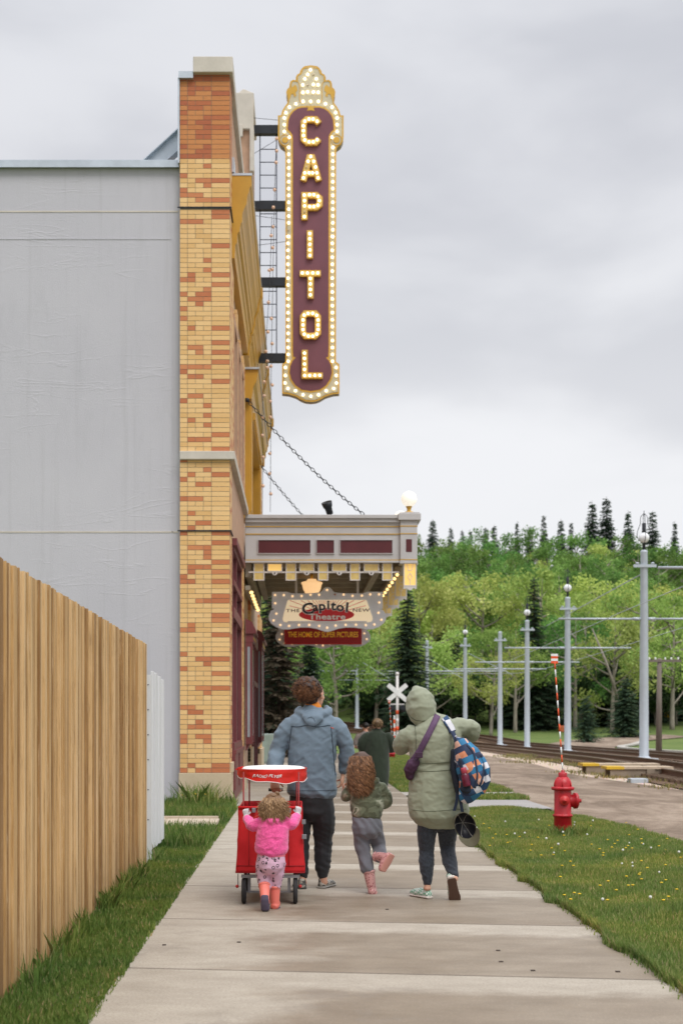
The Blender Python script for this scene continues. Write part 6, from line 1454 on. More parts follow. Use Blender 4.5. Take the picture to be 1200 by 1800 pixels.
# plaid backpack
T = MT('plaid_fabric'); v = T.mapv((19, 10, 22), (0, 0, 0), (.3, .45, .3)); fl = T.n('ShaderNodeVectorMath', operation='FLOOR'); T.lk(v, fl.inputs[0]); wn_ = T.n('ShaderNodeTexWhiteNoise'); T.lk(fl.outputs[0], wn_.inputs[0])
c = T.ramp(wn_.outputs['Value'], [(0., (.015, .03, .075)), (.28, (.02, .15, .30)), (.46, (.58, .22, .11)), (.60, (.60, .60, .64)), (.74, (.02, .06, .14)), (.86, (.62, .36, .27)), (.94, (.025, .22, .40))], 'CONSTANT'); T.set(c, .75); T.bump(T.noise(200, 3, .7), .15, .002); M_plaid = T.m
M_navy = mat('navy_webbing', (.02, .032, .065), .75, var=.15, scale=30); M_npad = mat('navy_padding', (.012, .018, .032), .8, var=.2, scale=20)
BP = thing('backpack', 'plaid backpack in blue, orange and white hanging off the right shoulder', 'backpack', tuple(WO.location))
def bp_(px, py, dy=0.): return w_(px, py, dy)
B = BL(); B.loft([(bp_(797, 1317, -.19), .020, .05), (bp_(804, 1322, -.22), .060, .08), (bp_(813, 1338, -.24), .100, .11), (bp_(822, 1360, -.25), .122, .125), (bp_(825, 1382, -.25), .112, .125), (bp_(820, 1400, -.24), .090, .11), (bp_(812, 1413, -.22), .062, .08)], 22)
BPK = B.make('pack_body', M_plaid, BP, .006, 4, lambda p, n: fold(p, 6, 6, 7, .005, 2.))
B = BL(); B.loft([(bp_(838, 1345, -.27), .025, .05), (bp_(845, 1362, -.28), .034, .075), (bp_(846, 1382, -.28), .033, .08), (bp_(838, 1402, -.26), .03, .06)], 16); B.make('front_pocket', M_plaid, BP, .006, 3)
B = BL(); B.loft([(bp_(793, 1332, -.15), .022, .06), (bp_(793, 1365, -.15), .028, .085), (bp_(799, 1395, -.16), .026, .085), (bp_(802, 1408, -.17), .02, .06)], 16); B.make('back_padding', M_npad, BP, .006, 3)
for pts in ([(812, 1322), (822, 1335), (826, 1355), (828, 1375), (824, 1395)], [(836, 1338), (840, 1352), (838, 1372), (832, 1392)]):
    band('zip', BPK, [(bp_(a, 0).x, bp_(0, b).z) for a, b in smoothp(pts, 5)], .013, M_navy, BP, .003, .004)
band('zip', BPK, [(bp_(a, 0).x, bp_(0, b).z) for a, b in smoothp([(800, 1345), (803, 1365), (806, 1385)], 5)], .022, M_navy, BP, .002, .003)
ss = [(778, 1276), (783, 1284), (788, 1293), (791, 1301)]
band('shoulder_strap', PK, [(w_(a, 0).x, w_(0, b).z) for a, b in smoothp(ss, 5)], .052, M_plaid, BP, .008, .006)
B = BL(); B.limb([w_(791, 1300, -.155), w_(795, 1310, -.18), w_(798, 1318, -.20)], [.020, .018, .022], sq=.5); B.make('top_loop', M_plaid, BP, .005, 2)
mb = MB(); c0 = w_(797, 1312, -.215); mb.rbox(c0.x-.014, c0.x+.014, c0.y-.006, c0.y+.006, c0.z-.02, c0.z+.02, .004); mb.build('strap_buckle', M_ink, BP)
mb = MB()
for pts in ([(799, 1402, -.20), (797, 1420, -.205), (793, 1436, -.205)], [(802, 1402, -.20), (804, 1420, -.205), (807, 1438, -.205)]):
    P_ = [w_(*q) for q in smoothp(pts, 4)]
    for a, b in zip(P_[:-1], P_[1:]): mb.add([a+Vector((-.012, 0, 0)), a+Vector((.012, 0, 0)), b+Vector((.012, 0, 0)), b+Vector((-.012, 0, 0)), a+Vector((-.012, .003, 0)), a+Vector((.012, .003, 0)), b+Vector((.012, .003, 0)), b+Vector((-.012, .003, 0))], [(0, 1, 2, 3), (7, 6, 5, 4), (0, 3, 7, 4), (1, 5, 6, 2), (0, 4, 5, 1), (3, 2, 6, 7)])
mb.build('hanging_strap', M_navy, BP)
# bottle in the mesh side pocket
r = thing('water_bottle', 'small dark red bottle standing in the side pocket of the backpack', 'bottle', tuple(WO.location+w_(811, 1392, -.365)))
mb = MB(); mb.lathe([(.001, 0), (.028, 0), (.030, .01), (.030, .085), (.02, .10), (.017, .105)], 16); mb.build('bottle_body', mat('burgundy_bottle', (.12, .01, .03), .3, var=.5, scale=30), r)
mb = MB(); mb.lathe([(.019, .103), (.022, .107), (.022, .14), (.018, .146), (.001, .146)], 16); mb.build('bottle_cap', mat('rose_cap', (.40, .05, .08), .4), r)
r.rotation_euler = (0, R(-12), 0)
B = BL(); B.loft([(bp_(806, 1392, -.33), .025, .03), (bp_(811, 1384, -.345), .036, .035), (bp_(812, 1370, -.345), .030, .02)], 14)
B.loft([(bp_(810, 1400, -.33), .05, .035), (bp_(812, 1388, -.335), .055, .03)], 14); B.make('side_pocket', M_npad, BP, .005, 3)
# baseball cap clipped to the hanging strap, inside towards us
M_olive = mat('olive_cap_fabric', (.125, .115, .075), .85, var=.08, scale=20, bump=.2, bscale=300)
CP = thing('baseball_cap', 'olive baseball cap hanging open side out from the backpack strap', 'cap', tuple(WO.location+w_(812, 1462, -.20)))
mb = MB(); bm = bmesh.new(); bmesh.ops.create_uvsphere(bm, u_segments=28, v_segments=14, radius=1)
bmesh.ops.delete(bm, geom=[v for v in bm.verts if v.co.z < -.05], context='VERTS'); mb.bm(bm, sm=True)
Mc = Matrix.Rotation(R(20), 4, 'Y') @ Matrix.Rotation(R(72), 4, 'X') @ Matrix.Rotation(R(180), 4, 'X')
# opening faces -Y (the viewer), tilted
Mc = Matrix.Rotation(R(-24), 4, 'Y') @ Matrix.Rotation(R(-78), 4, 'X') @ Matrix.Diagonal((.080, .108, .095, 1))
cr_ = mb.build('cap_crown', M_olive, CP); cr_.data.transform(Mc); sl = cr_.modifiers.new('s', 'SOLIDIFY'); sl.thickness = .004; sl.offset = 1
li = MB(); bm = bmesh.new(); bmesh.ops.create_uvsphere(bm, u_segments=28, v_segments=14, radius=.965); bmesh.ops.delete(bm, geom=[v for v in bm.verts if v.co.z < -.03], context='VERTS'); li.bm(bm, sm=True); lo = li.build('cap_lining', M_ink, CP); lo.data.transform(Mc)
mb = MB()
for k in range(6):
    a = PI*k/6*2+.3; mb.tube([Mc @ Vector((.955*math.cos(a)*math.cos(t), .955*math.sin(a)*math.cos(t), .955*math.sin(t))) for t in [PI/2*j/8 for j in range(9)]], .0022, 5)
mb.build('cap_taping', M_soleg, lo)
mb = MB(); n = 20; vs = []
for j, (k1, drop) in enumerate(((.98, 0), (1.35, -.06), (1.66, -.16))):
    for i in range(n+1):
        a = PI*(.12+.76*i/n); vs.append(Mc @ Vector(((.98+(k1-.98)*.25)*math.cos(a), k1*math.sin(a)*(1 if j else 1), -.05+drop*1.2-abs(math.cos(a))*.12)))
fs = [(j*(n+1)+i, j*(n+1)+i+1, (j+1)*(n+1)+i+1, (j+1)*(n+1)+i) for j in range(2) for i in range(n)]; mb.add(vs, fs, sm=True)
br_ = mb.build('cap_brim', M_olive, CP); sl = br_.modifiers.new('s', 'SOLIDIFY'); sl.thickness = .005; sb = br_.modifiers.new('u', 'SUBSURF'); sb.levels = sb.render_levels = 1

# ---------------- girl with long curly hair
Yg = 11.6; sg = 2500/Yg
GI = thing('person', 'girl with long curly brown hair in a camouflage hoodie skipping with one pink boot raised', 'person', ((645-525)/sg, Yg, .03))
def g_(px, py, dy=0.): return Vector(((px-645)/sg, dy, (1577-py)/sg))
def grr(w): return w/sg/2
B = BL(); Q = head(B, g_(634, 1349, .02), -.1, .88); B.loft([(g_(640, 1384, 0), .04, .04), (g_(636, 1366, .01), .042, .042)])
B.loft([(g_(644, 1440), .10, .08), (g_(643, 1400), .10, .07), (g_(644, 1385), .10, .065)])
B.limb([g_(618, 1392), g_(606, 1408, .06), g_(605, 1398, .12)], [.028, .022, .019]); B.limb([g_(670, 1390), g_(680, 1412, .0), g_(672, 1424, .10)], [.028, .022, .019])
hand(B, g_(605, 1398, .12), (-.1, .2, 1), (1, .3, 0), (0, -1, 0), .62, (1.1, 1.1, .8)); hand(B, g_(671, 1424, .11), (-.4, 1, .0), (-1, 0, 0), (0, 0, 1), .62, (.9, 1, .7))
B.limb([g_(637, 1452), g_(639, 1500, .02), g_(651, 1545, .0), g_(654, 1566, .0)], [.042, .028, .022, .02]); B.limb([g_(656, 1452), g_(664, 1494, .06), g_(666, 1508, -.04), g_(672, 1512, -.10)], [.042, .026, .02, .02])
B.make('body', M_skin, GI, .005, 3); eyes(g_(634, 1349, .02), Q, .88, GI)
T = MT('camouflage_fleece'); n = T.noise(7, 2, .5, T.mapv((1, 1, 1.7)), dist=.6); T.set(T.ramp(n, [(0., (.085, .095, .055)), (.42, (.14, .16, .10)), (.5, (.21, .23, .155)), (.555, (.42, .43, .33)), (.61, (.12, .14, .08))], 'CONSTANT'), .9); T.b.inputs['Sheen Weight'].default_value = .2; T.bump(T.noise(160, 3, .7), .3, .003); M_camo = T.m
B = BL(); B.loft([(g_(643, 1441), grr(52), .095), (g_(644, 1434), grr(56), .10), (g_(645, 1418), grr(60), .102), (g_(645, 1400), grr(58), .095), (g_(645, 1386), grr(54), .085), (g_(643, 1378), grr(34), .06)], 22)
B.limb([g_(621, 1388), g_(611, 1400, .02), g_(608, 1407, .06), g_(606, 1403, .10)], [.044, .046, .042, .034]); B.limb([g_(668, 1388), g_(677, 1402, .0), g_(680, 1416, .02), g_(674, 1423, .09)], [.046, .047, .044, .034])
B.limb([g_(630, 1378, -.05), g_(645, 1382, -.075), g_(662, 1377, -.04)], [.028, .034, .028])
B.make('hoodie', M_camo, GI, .0065, 4, lambda p, n: fold(p, 9, 7, 14, .005, 6.))
B = BL(); B.loft([(g_(643, 1441), grr(50), .092), (g_(643, 1436), grr(51), .094)], 20); B.make('hem_band', cloth('olive_rib', (.13, .145, .085)), GI, .006, 2)
M_gry = cloth('grey_sweatpants', (.155, .16, .185), .12, 8, 220, .9, .3)
B = BL(); B.loft([(g_(643, 1440), .112, .09), (g_(645, 1458), .122, .10), (g_(646, 1470), .115, .095)], 20)
B.limb([g_(635, 1462), g_(636, 1485, .02), g_(640, 1510, .02), g_(645, 1530, .0), g_(647, 1537, .0)], [.068, .066, .056, .056, .05]); B.limb([g_(658, 1460), g_(662, 1480, .05), g_(667, 1496, .07), g_(668, 1508, -.02), g_(667, 1514, -.06)], [.066, .064, .056, .052, .046])
B.make('sweatpants', M_gry, GI, .0065, 4, lambda p, n: fold(p, 7, 6, 7, .005, 9.)+.003*math.sin(p.z*60+p.x*90+3*noise.noise(p*8)))
T = MT('pink_spotted_rubber'); vo = T.n('ShaderNodeTexVoronoi'); vo.inputs['Scale'].default_value = 62; T.lk(T.c, vo.inputs[0]); T.set(T.mix(T.ramp(vo.outputs['Distance'], [(.30, 1.), (.34, 0.)]), (.66, .36, .34), (.32, .07, .09)), .35); M_pboot = T.m; M_psole = mat('pink_sole', (.62, .30, .25), .6)
def boot(parent, top, ankle, toe, rt, ra, m, sm__, name='boot', hs=1.):
    B = BL(); top, ankle, toe = Vector(top), Vector(ankle), Vector(toe); B.limb([top, top.lerp(ankle, .6), ankle], [rt, (rt+ra)/2*.98, ra]); d = (toe-ankle).normalized(); hl = ankle-d*ra*.55+(ankle-top).normalized()*ra*.9
    a2 = toe+(ankle-top).normalized()*ra*.0
    B.limb([hl, hl.lerp(a2, .5)+(top-ankle).normalized()*ra*.3, a2], [ra*.95, ra*1.05, ra*.8]); o = B.make(name, m, parent, .005, 3)
    sd_ = (ankle-top).normalized(); B = BL(); B.loft([(hl+sd_*ra*.78-d*ra*.2, ra*.9, ra*.25), (hl.lerp(a2, .5)+sd_*ra*.82, ra*1.0, ra*.25), (a2+sd_*ra*.75+d*ra*.3, ra*.85, ra*.25)], 14, ref=sd_.cross(d).normalized()); B.make('sole', sm__, o, .004, 2)
    mb = MB(); q0 = (top-ankle).normalized().to_track_quat('Z', 'X').to_matrix().to_4x4(); mb.lathe([(rt*1.0, -.012), (rt*1.09, -.010), (rt*1.09, .006), (rt*1.0, .008), (rt*.86, .004)], 20, mat=Matrix.Translation(top) @ q0); mb.build('boot_rim', m, o); return o
boot(GI, g_(648, 1537, 0), g_(653, 1567, 0), g_(657, 1571, .11), .048, .036, M_pboot, M_psole)
boot(GI, g_(662, 1511, -.03), g_(677, 1510, -.14), g_(668, 1531, -.15), .042, .035, M_pboot, M_psole)
M_hg = m_hair('chestnut_curly_hair', (.065, .027, .012), (.38, .19, .09))
B = BL(); B.ell(g_(634, 1346, .005), (.090, .098, .090)); B.loft([(g_(634, 1342, -.02), .085, .08), (g_(632, 1360, -.045), .100, .062), (g_(631, 1376, -.06), .100, .052), (g_(630, 1388, -.065), .07, .035)], 20)
HR = B.make('hair', M_hg, GI, .006, 3, lambda p, n: .008*noise.noise(Vector((p.x*30, p.y*30, p.z*9))))
def gl(rd, k):
    a = rd.uniform(-1.15, 1.15); x0 = .088*math.sin(a); y0 = -.095*math.cos(a)+.005; p = g_(634, 1340+rd.uniform(-6, 8), 0)+Vector((x0, y0, 0)); L_ = rd.uniform(.19, .30)*(1-.12*abs(a)); ex = x0*.35+rd.uniform(-.015, .015)
    cr_ = rd.uniform(.009, .018); tr_ = rd.uniform(2.6, 4.6); ph_ = rd.uniform(0, 6.3); P_ = []
    for i in range(26):
        t = i/25; w = tr_*2*PI*t+ph_; b = math.sin(min(t*1.6, 1)*PI*.5); am = cr_*(.25+.9*t)
        P_.append(p+Vector((ex*b*.55+am*math.cos(w), -.045*b+.02*t*t-.0+am*.7*math.sin(w), -L_*t)))
    return P_, rd.uniform(.0022, .0052)
locks(random.Random(8), 'curls', M_hg, HR, None, 620, 0, gl)
def gl2(rd, k):
    P_, r_ = gl(rd, k); return [p+Vector((p.x*.10+rd.uniform(-.003, .003), -.006, 0)) for p in P_], .0011
locks(random.Random(9), 'curls', M_hg, HR, None, 260, 0, gl2)

# ---------------- toddler in pink fleece
Yt = 10.62; st_ = 2500/Yt
TO = thing('person', 'toddler in a hot pink fleece jacket and spotted pink trousers pushing the wagon', 'person', ((478-525)/st_, Yt, .03))
def t_(px, py, dy=0.): return Vector(((px-478)/st_, dy, (1604-py)/st_))
def tr(w): return w/st_/2
B = BL(); Q = head(B, t_(481, 1420, .04), .0, .82, -.35); B.loft([(t_(479, 1444, 0), .038, .038), (t_(480, 1434, .02), .04, .04)])
B.loft([(t_(476, 1505), .09, .075), (t_(478, 1465), .085, .07), (t_(479, 1446), .085, .06)])
B.limb([t_(457, 1448), t_(441, 1453, .05), t_(432, 1444, .14)], [.026, .022, .018]); B.limb([t_(500, 1448), t_(515, 1449, .05), t_(523, 1440, .14)], [.026, .022, .018])
B.limb([t_(466, 1520), t_(466, 1548, .03), t_(466, 1575, -.02), t_(467, 1580, -.04)], [.036, .026, .022, .02]); B.limb([t_(486, 1520), t_(484, 1550, .04), t_(482, 1580, .06)], [.036, .026, .022])
B.make('body', M_skin, TO, .005, 3); eyes(t_(481, 1420, .04), Q, .82, TO)
T = MT('hot_pink_fleece'); n = T.noise(75, 4, .65, T.mapv((1, 1, 1.6))); T.set(T.ramp(n, [(.3, (.62, .05, .22)), (.6, (.88, .115, .36))]), .95); T.b.inputs['Sheen Weight'].default_value = .4; T.bump(n, .55, .006); M_pink = T.m
B = BL(); B.loft([(t_(477, 1504), tr(54), .10), (t_(477, 1496), tr(58), .108), (t_(478, 1478), tr(57), .105), (t_(479, 1462), tr(56), .098), (t_(479, 1449), tr(54), .085), (t_(480, 1441), tr(34), .06)], 22)
B.limb([t_(459, 1450), t_(449, 1456, .02), t_(441, 1455, .05), t_(434, 1446, .12)], [.044, .045, .042, .034]); B.limb([t_(499, 1450), t_(509, 1454, .02), t_(515, 1451, .05), t_(521, 1442, .12)], [.044, .045, .042, .034])
B.limb([t_(466, 1441, -.03), t_(480, 1447, -.075), t_(494, 1441, -.03)], [.024, .034, .024])
B.make('fleece_jacket', M_pink, TO, .0055, 3, lambda p, n: fold(p, 8, 7, 13, .006, 3.)+.0022*noise.noise(p*70))
B = BL(); B.loft([(t_(477, 1509), tr(49), .088), (t_(477, 1502), tr(50), .09)], 20); B.make('jacket_hem', cloth('coral_rib', (.85, .20, .28)), TO, .006, 2)
T = MT('spotted_pink_cotton'); 
vo = T.n('ShaderNodeTexVoronoi'); vo.inputs['Scale'].default_value = 27; vo.inputs['Randomness'].default_value = .85; T.lk(T.mapv((1, 1, 1), (.3, .2, .1)), vo.inputs[0]); nn = T.noise(90, 3, .6)
dd = T.math('ADD', vo.outputs['Distance'], T.math('MULTIPLY', T.math('SUBTRACT', nn, .5), .28)); ring = T.ramp(dd, [(.0, 0.), (.19, 0.), (.22, 1.), (.34, 1.), (.37, 0.)]); ring = T.math('MULTIPLY', ring, T.ramp(T.noise(45, 2, .5), [(.33, 0.), (.37, 1.)]))
T.set(T.mix(ring, (.62, .40, .53), (.012, .012, .014)), .85); M_spot = T.m
B = BL(); B.loft([(t_(476, 1506), .100, .088), (t_(476, 1520), .108, .095), (t_(476, 1530), .100, .09)], 20)
B.limb([t_(464, 1522), t_(463, 1540, .02), t_(465, 1558, .02), t_(467, 1566, .0)], [.062, .056, .048, .042]); B.limb([t_(488, 1522), t_(486, 1542, .03), t_(484, 1558, .05), t_(484, 1566, .05)], [.062, .056, .048, .042])
B.make('trousers', M_spot, TO, .0055, 3, lambda p, n: fold(p, 9, 8, 10, .004, 5.))
M_coral = mat('coral_rubber_boot', (.80, .20, .16), .4, var=.08); M_slt = mat('slate_purple_sole', (.09, .075, .12), .7)
boot(TO, t_(483, 1564, .05), t_(483, 1593, .06), t_(486, 1597, .13), .042, .034, M_coral, M_slt)
bo = boot(TO, t_(465, 1562, -.0), t_(466, 1580, -.08), t_(467, 1597, -.04), .042, .034, M_coral, M_slt)
B = BL(); B.loft([(t_(466, 1575, -.135), .028, .010), (t_(466, 1582, -.135), .032, .011), (t_(466, 1590, -.125), .030, .011), (t_(467, 1600, -.105), .034, .012), (t_(467, 1603, -.085), .024, .010)], 14)
B.make('tread', M_slt, bo, .004, 2)
B = BL(); M_glv = mat('pale_grey_knit', (.46, .45, .45), .95, var=.12, scale=40, bump=.5, bscale=200)
for (wx, wy, sd_) in ((432, 1444, 1), (523, 1440, -1)):
    hand(B, t_(wx, wy, .135), (-.15*sd_, .25, 1), (.2*sd_, 1, 0), (sd_, 0, .1), .62, (.9, 1.1, .8))
    B.loft([(t_(wx, wy+4, .12), .027, .027), (t_(wx, wy-1, .135), .026, .026)])
B2 = B; gl_o = B2.make('gloves', M_glv, TO, .0035, 3)
M_ht = m_hair('light_brown_hair', (.16, .085, .038), (.46, .29, .15))
B = BL(); B.ell(t_(481, 1419, .025), (.084, .092, .086)); B.loft([(t_(480, 1420, -.02), .078, .06), (t_(480, 1434, -.045), .090, .05), (t_(480, 1444, -.055), .085, .035)], 18)
HR = B.make('hair', M_ht, TO, .006, 3, lambda p, n: .006*noise.noise(Vector((p.x*40, p.y*40, p.z*10))))
def tl(rd, k):
    a = rd.uniform(-1.3, 1.3); x0 = .080*math.sin(a); y0 = -.088*math.cos(a)+.025; p = t_(481, 1412+rd.uniform(-6, 8), 0)+Vector((x0, y0, 0)); L_ = rd.uniform(.06, .155); P_ = []; ph_ = rd.uniform(0, 6.3); am = rd.uniform(.006, .016)
    fl = rd.uniform(.1, .7)
    for i in range(14):
        t = i/13; P_.append(p+Vector((x0*fl*t+am*t*math.cos(6*t+ph_), -.03*math.sin(t*PI*.6)+am*math.sin(7*t+ph_)*t, -L_*t+.03*t*t*abs(a))))
    return P_, rd.uniform(.0008, .0022)
locks(random.Random(12), 'hair_strands', M_ht, HR, None, 1100, 0, tl)
B = BL(); B.ell(t_(480, 1404, -.01), (.032, .030, .020)); B.ell(t_(487, 1400, .0), (.02, .018, .02)); bn = B.make('hair_bun', M_ht, HR, .004, 2, lambda p, n: .004*noise.noise(p*90))
mb = MB(); M_ = Matrix.Translation(t_(481, 1408, -.02)) @ Matrix.Rotation(R(20), 4, 'X'); mb.lathe([(.026, -.006), (.031, 0), (.026, .006), (.021, 0), (.026, -.006)], 18, mat=M_); mb.build('hair_tie', M_ink, HR)

# ---------------- red folding wagon
Yv = 10.95; sv = 2500/Yv
WG = thing('folding_wagon', 'red canvas folding wagon with a white topped canopy being pushed by the toddler', 'wagon', ((474-525)/sv, Yv, .03))
def v_(px, py, dy=0.): return Vector(((px-474)/sv, dy, (1598-py)/sv))
T = MT('red_canvas'); n = T.noise(3, 4, .6); T.set(T.ramp(n, [(.3, (.46, .010, .016)), (.7, (.58, .018, .022))]), .7, 0, .3); T.bump(T.noise(9, 4, .6, T.mapv((1, 1, .5)), dist=.5), .35, .012); M_red = T.m
M_redd = mat('dark_red_canvas', (.28, .008, .012), .75, bump=.3, bscale=12); M_gmetal = mat('grey_frame_tube', (.23, .235, .25), .45, .3); M_rmetal = mat('red_post', (.26, .02, .02), .45)
x0, x1 = v_(419, 0).x, v_(531, 0).x; zb, zt = v_(0, 1543).z, v_(0, 1428).z; dl_ = .88
bm = bmesh.new(); nx_, nz_ = 14, 12
def wall(pf, nu, nv, name, th=.012, m=None, par=WG, dz=None):
    mb = MB(); vs = []
    for j in range(nv+1):
        for i in range(nu+1):
            p, nrm = pf(i/nu, j/nv); q = p+nrm*(.007*noise.noise(p*9)+.004*noise.noise(p*22)); vs.append(q)
    mb.add(vs, [(j*(nu+1)+i, j*(nu+1)+i+1, (j+1)*(nu+1)+i+1, (j+1)*(nu+1)+i) for j in range(nv) for i in range(nu)], sm=True); o = mb.build(name, m or M_red, par)
    s_ = o.modifiers.new('s', 'SOLIDIFY'); s_.thickness = th; s_.offset = -1; return o
def bul(v): return .022*(1-v)**2
wall(lambda u, v: (Vector((x0-bul(v)+(x1-x0+2*bul(v))*u, -bul(v)*.6-.012*math.sin(PI*u), zb+(zt-zb)*v)), Vector((0, -1, 0))), 24, 20, 'rear_panel')
wall(lambda u, v: (Vector((x1-bul(v)*0+(.0)-(x1-x0)*u, dl_, zb+(zt-zb)*v)), Vector((0, 1, 0))), 12, 10, 'front_panel')
wall(lambda u, v: (Vector((x0-bul(v), dl_*(1-u), zb+(zt-zb)*v)), Vector((-1, 0, 0))), 18, 10, 'side_panel'); wall(lambda u, v: (Vector((x1+bul(v), dl_*u, zb+(zt-zb)*v)), Vector((1, 0, 0))), 18, 10, 'side_panel')
mb = MB(); mb.box(x0, x1, .02, dl_-.01, zb+.02, zb+.04); mb.build('floor_panel', M_redd, WG)
for z_, r_ in ((zb+.055, .004), (zb+.004, .006), (zt, .012)):
    mb = MB(); b_ = bul((z_-zb)/(zt-zb)); mb.tube([(x0-b_, -b_*.6-.004, z_), (0, -b_*.6-.018, z_), (x1+b_, -b_*.6-.004, z_)], r_, 6); mb.build('canvas_piping', M_redd if r_ < .01 else M_red, WG)
for px in (438, 508): 
    mb = MB(); mb.tube([(v_(px, 0).x, -.018-.6*bul(k/8), zb+.06+(zt-zb-.06)*k/8) for k in range(9)], .003, 5); mb.build('panel_seam', M_redd, WG)
mb = MB()
for (xx, z_, s_) in ((x1+.012, v_(0, 1453).z, .03), (x1+.016, v_(0, 1479).z, .036), (x0+.12, zt-.02, .03), (x1-.10, zt-.022, .03)):
    mb2 = MB(); mb2.rbox(xx-s_/2, xx+s_/2, -.04, -.02, z_-.018, z_+.018, .004); mb2.build('grey_buckle', M_gmetal, WG)
# chassis
mb = MB(); z_c = v_(0, 1549).z
mb.box(v_(424, 0).x, v_(527, 0).x, -.01, .02, z_c-.012, z_c+.012); mb.box(v_(424, 0).x, v_(527, 0).x, dl_-.04, dl_-.01, z_c-.012, z_c+.012)
for px in (431, 521): mb.box(v_(px, 0).x-.012, v_(px, 0).x+.012, .021, dl_-.041, z_c-.011, z_c+.011)
mb.build('chassis_rail', M_gmetal, WG)
for px in (438, 508): mb = MB(); mb.box(v_(px, 0).x-.011, v_(px, 0).x+.011, .03, .055, v_(0, 1579).z, z_c-.013); mb.build('frame_upright', M_gmetal, WG)
mb = MB(); mb.box(v_(426, 0).x, v_(520, 0).x, .034, .05, v_(0, 1577).z-.006, v_(0, 1577).z+.004); mb.build('axle', M_gmetal, WG)
for px in (418, 526): mb = MB(); mb.tube([v_(px, 1546, .06), v_(px, 1566, .05)], .004, 6); mb.build('brake_rod', M_gmetal, WG); mb = MB(); mb.ball(tuple(v_(px-1.5 if px < 470 else px+1.5, 1568, .05)), .014, 10); mb.build('brake_knob', M_hydl, WG)
for px in (428.5, 519):
    for dy in (.04, dl_-.10):
        c_ = v_(px, 0, dy); rr = .099; X_ = Matrix.Translation((c_.x, dy, rr)) @ Matrix.Rotation(R(90), 4, 'Y'); mb = MB(); mb.lathe([(.062, -.018), (.092, -.017), (.099, -.008), (.099, .008), (.092, .017), (.062, .018)], 28, mat=X_); w_o = mb.build('wheel', M_tyre, WG)
        mb = MB(); mb.lathe([(.001, -.016), (.02, -.017), (.024, -.006), (.058, -.006), (.062, -.017), (.066, .0), (.062, .017), (.058, .006), (.024, .006), (.02, .017), (.001, .016)], 20, mat=X_); mb.build('wheel_hub', M_gmetal, w_o)
# canopy: white dome top with a red valance, on thin red posts
cz = v_(0, 1366).z; cc = (v_(414, 0).x+v_(539, 0).x)/2; hw = (v_(539, 0).x-v_(414, 0).x)/2
mb = MB(); nu = 40; vs = []
rows = ((1.0, .0, .0), (.985, .020, .0), (.90, .028, 0), (.6, .034, 0), (.25, .037, 0), (.01, .038, 0))
for k1, dz, _ in rows:
    for i in range(nu):
        a = 2*PI*i/nu; ex = abs(math.cos(a))**.8*math.copysign(1, math.cos(a)); ey = abs(math.sin(a))**.8*math.copysign(1, math.sin(a)); vs.append((cc+.01+(hw-.018)*k1*ex, .40+.42*k1*ey, cz+dz))
mb.add(vs, [(j*nu+i, j*nu+(i+1) % nu, (j+1)*nu+(i+1) % nu, (j+1)*nu+i) for j in range(len(rows)-1) for i in range(nu)], sm=True); mb.build('canopy_top', mat('white_canopy_fabric', (.72, .71, .70), .8, var=.05, bump=.2, bscale=12), WG)
mb = MB(); vs = []
for j in range(7):
    v = j/6
    for i in range(nu*2):
        a = 2*PI*i/(nu*2); ex = abs(math.cos(a))**.8*math.copysign(1, math.cos(a)); ey = abs(math.sin(a))**.8*math.copysign(1, math.sin(a)); x_ = cc+(hw+.002)*ex*(1-.0*v); dr = .062+.026*math.cos((x_-cc-.10)/hw*1.6)*(ey < 0)+.006*math.sin(9*a)
        pt = Vector((x_, .40+.43*ey, cz+.021-(dr+.016)*v)); pt += Vector((ex, ey, 0))*(.007*noise.noise(Vector((a*5, v*2.5, 1)))+.005*noise.noise(Vector((a*11, v*5, 4)))); vs.append(pt)
vs2 = vs; n2 = nu*2
mb.add(vs2, [(j*n2+i, j*n2+(i+1) % n2, (j+1)*n2+(i+1) % n2, (j+1)*n2+i) for j in range(6) for i in range(n2)], sm=True); VL = mb.build('canopy_valance', mat('bright_red_nylon', (.62, .018, .012), .45, var=.2, scale=8, bump=.4, bscale=14, bd=.01), WG)
mb = MB(); mb.tube([Vector(p)+Vector((0, 0, -.002)) for p in vs2[-n2:]]+[Vector(vs2[-n2])], .0032, 5, cap=False); mb.build('white_edging', M_white, VL)
for a in ((414, 1365), ): 
    mb = MB(); p = v_(413, 1362, -.0); mb.prism([(p.x-.012, p.z-.005), (p.x+.05, p.z+.022), (p.x+.06, p.z-.03)], .25, .255); mb.build('valance_corner', VL.data.materials[0], VL)
me = text_mesh('RADIO FLYER', .030, .0008, .0006, .35, 1.25); mb = MB(); fr = VL
bmv = bmesh.new(); bmv.from_mesh(VL.data); BT = BVHTree.FromBMesh(bmv); bmv.free(); c0 = v_(469, 1373)
vs = []
for v in me.vertices:
    x_, z_ = c0.x+v.co.x, c0.z+v.co.z+.004*math.sin(v.co.x*60); h = BT.ray_cast(Vector((x_, -1, z_)), Vector((0, 1, 0))); vs.append(Vector((x_, (h[0].y if h[0] else 0)-.0022+v.co.y, z_)))
mb.add(vs, [tuple(p.vertices) for p in me.polygons]); mb.build('white_lettering', M_white, VL)
for (px, dy) in ((428, .02), (432, .80), (525, .02), (521, .80)):
    mb = MB(); mb.tube([Vector((v_(px, 0).x, dy, zb+.02)), Vector((v_(px, 0).x, dy, cz+.0))], .0062, 7); mb.build('canopy_post', M_rmetal, WG)
mb = MB(); mb.tube([(0.0, dl_+.02, .25), (.02, dl_+.10, .40), (.03, dl_+.13, .83)], .010, 8); mb.tube([(-.03, dl_+.13, .83), (.09, dl_+.13, .83)], .014, 8); mb.build('pull_handle', M_ink, WG)

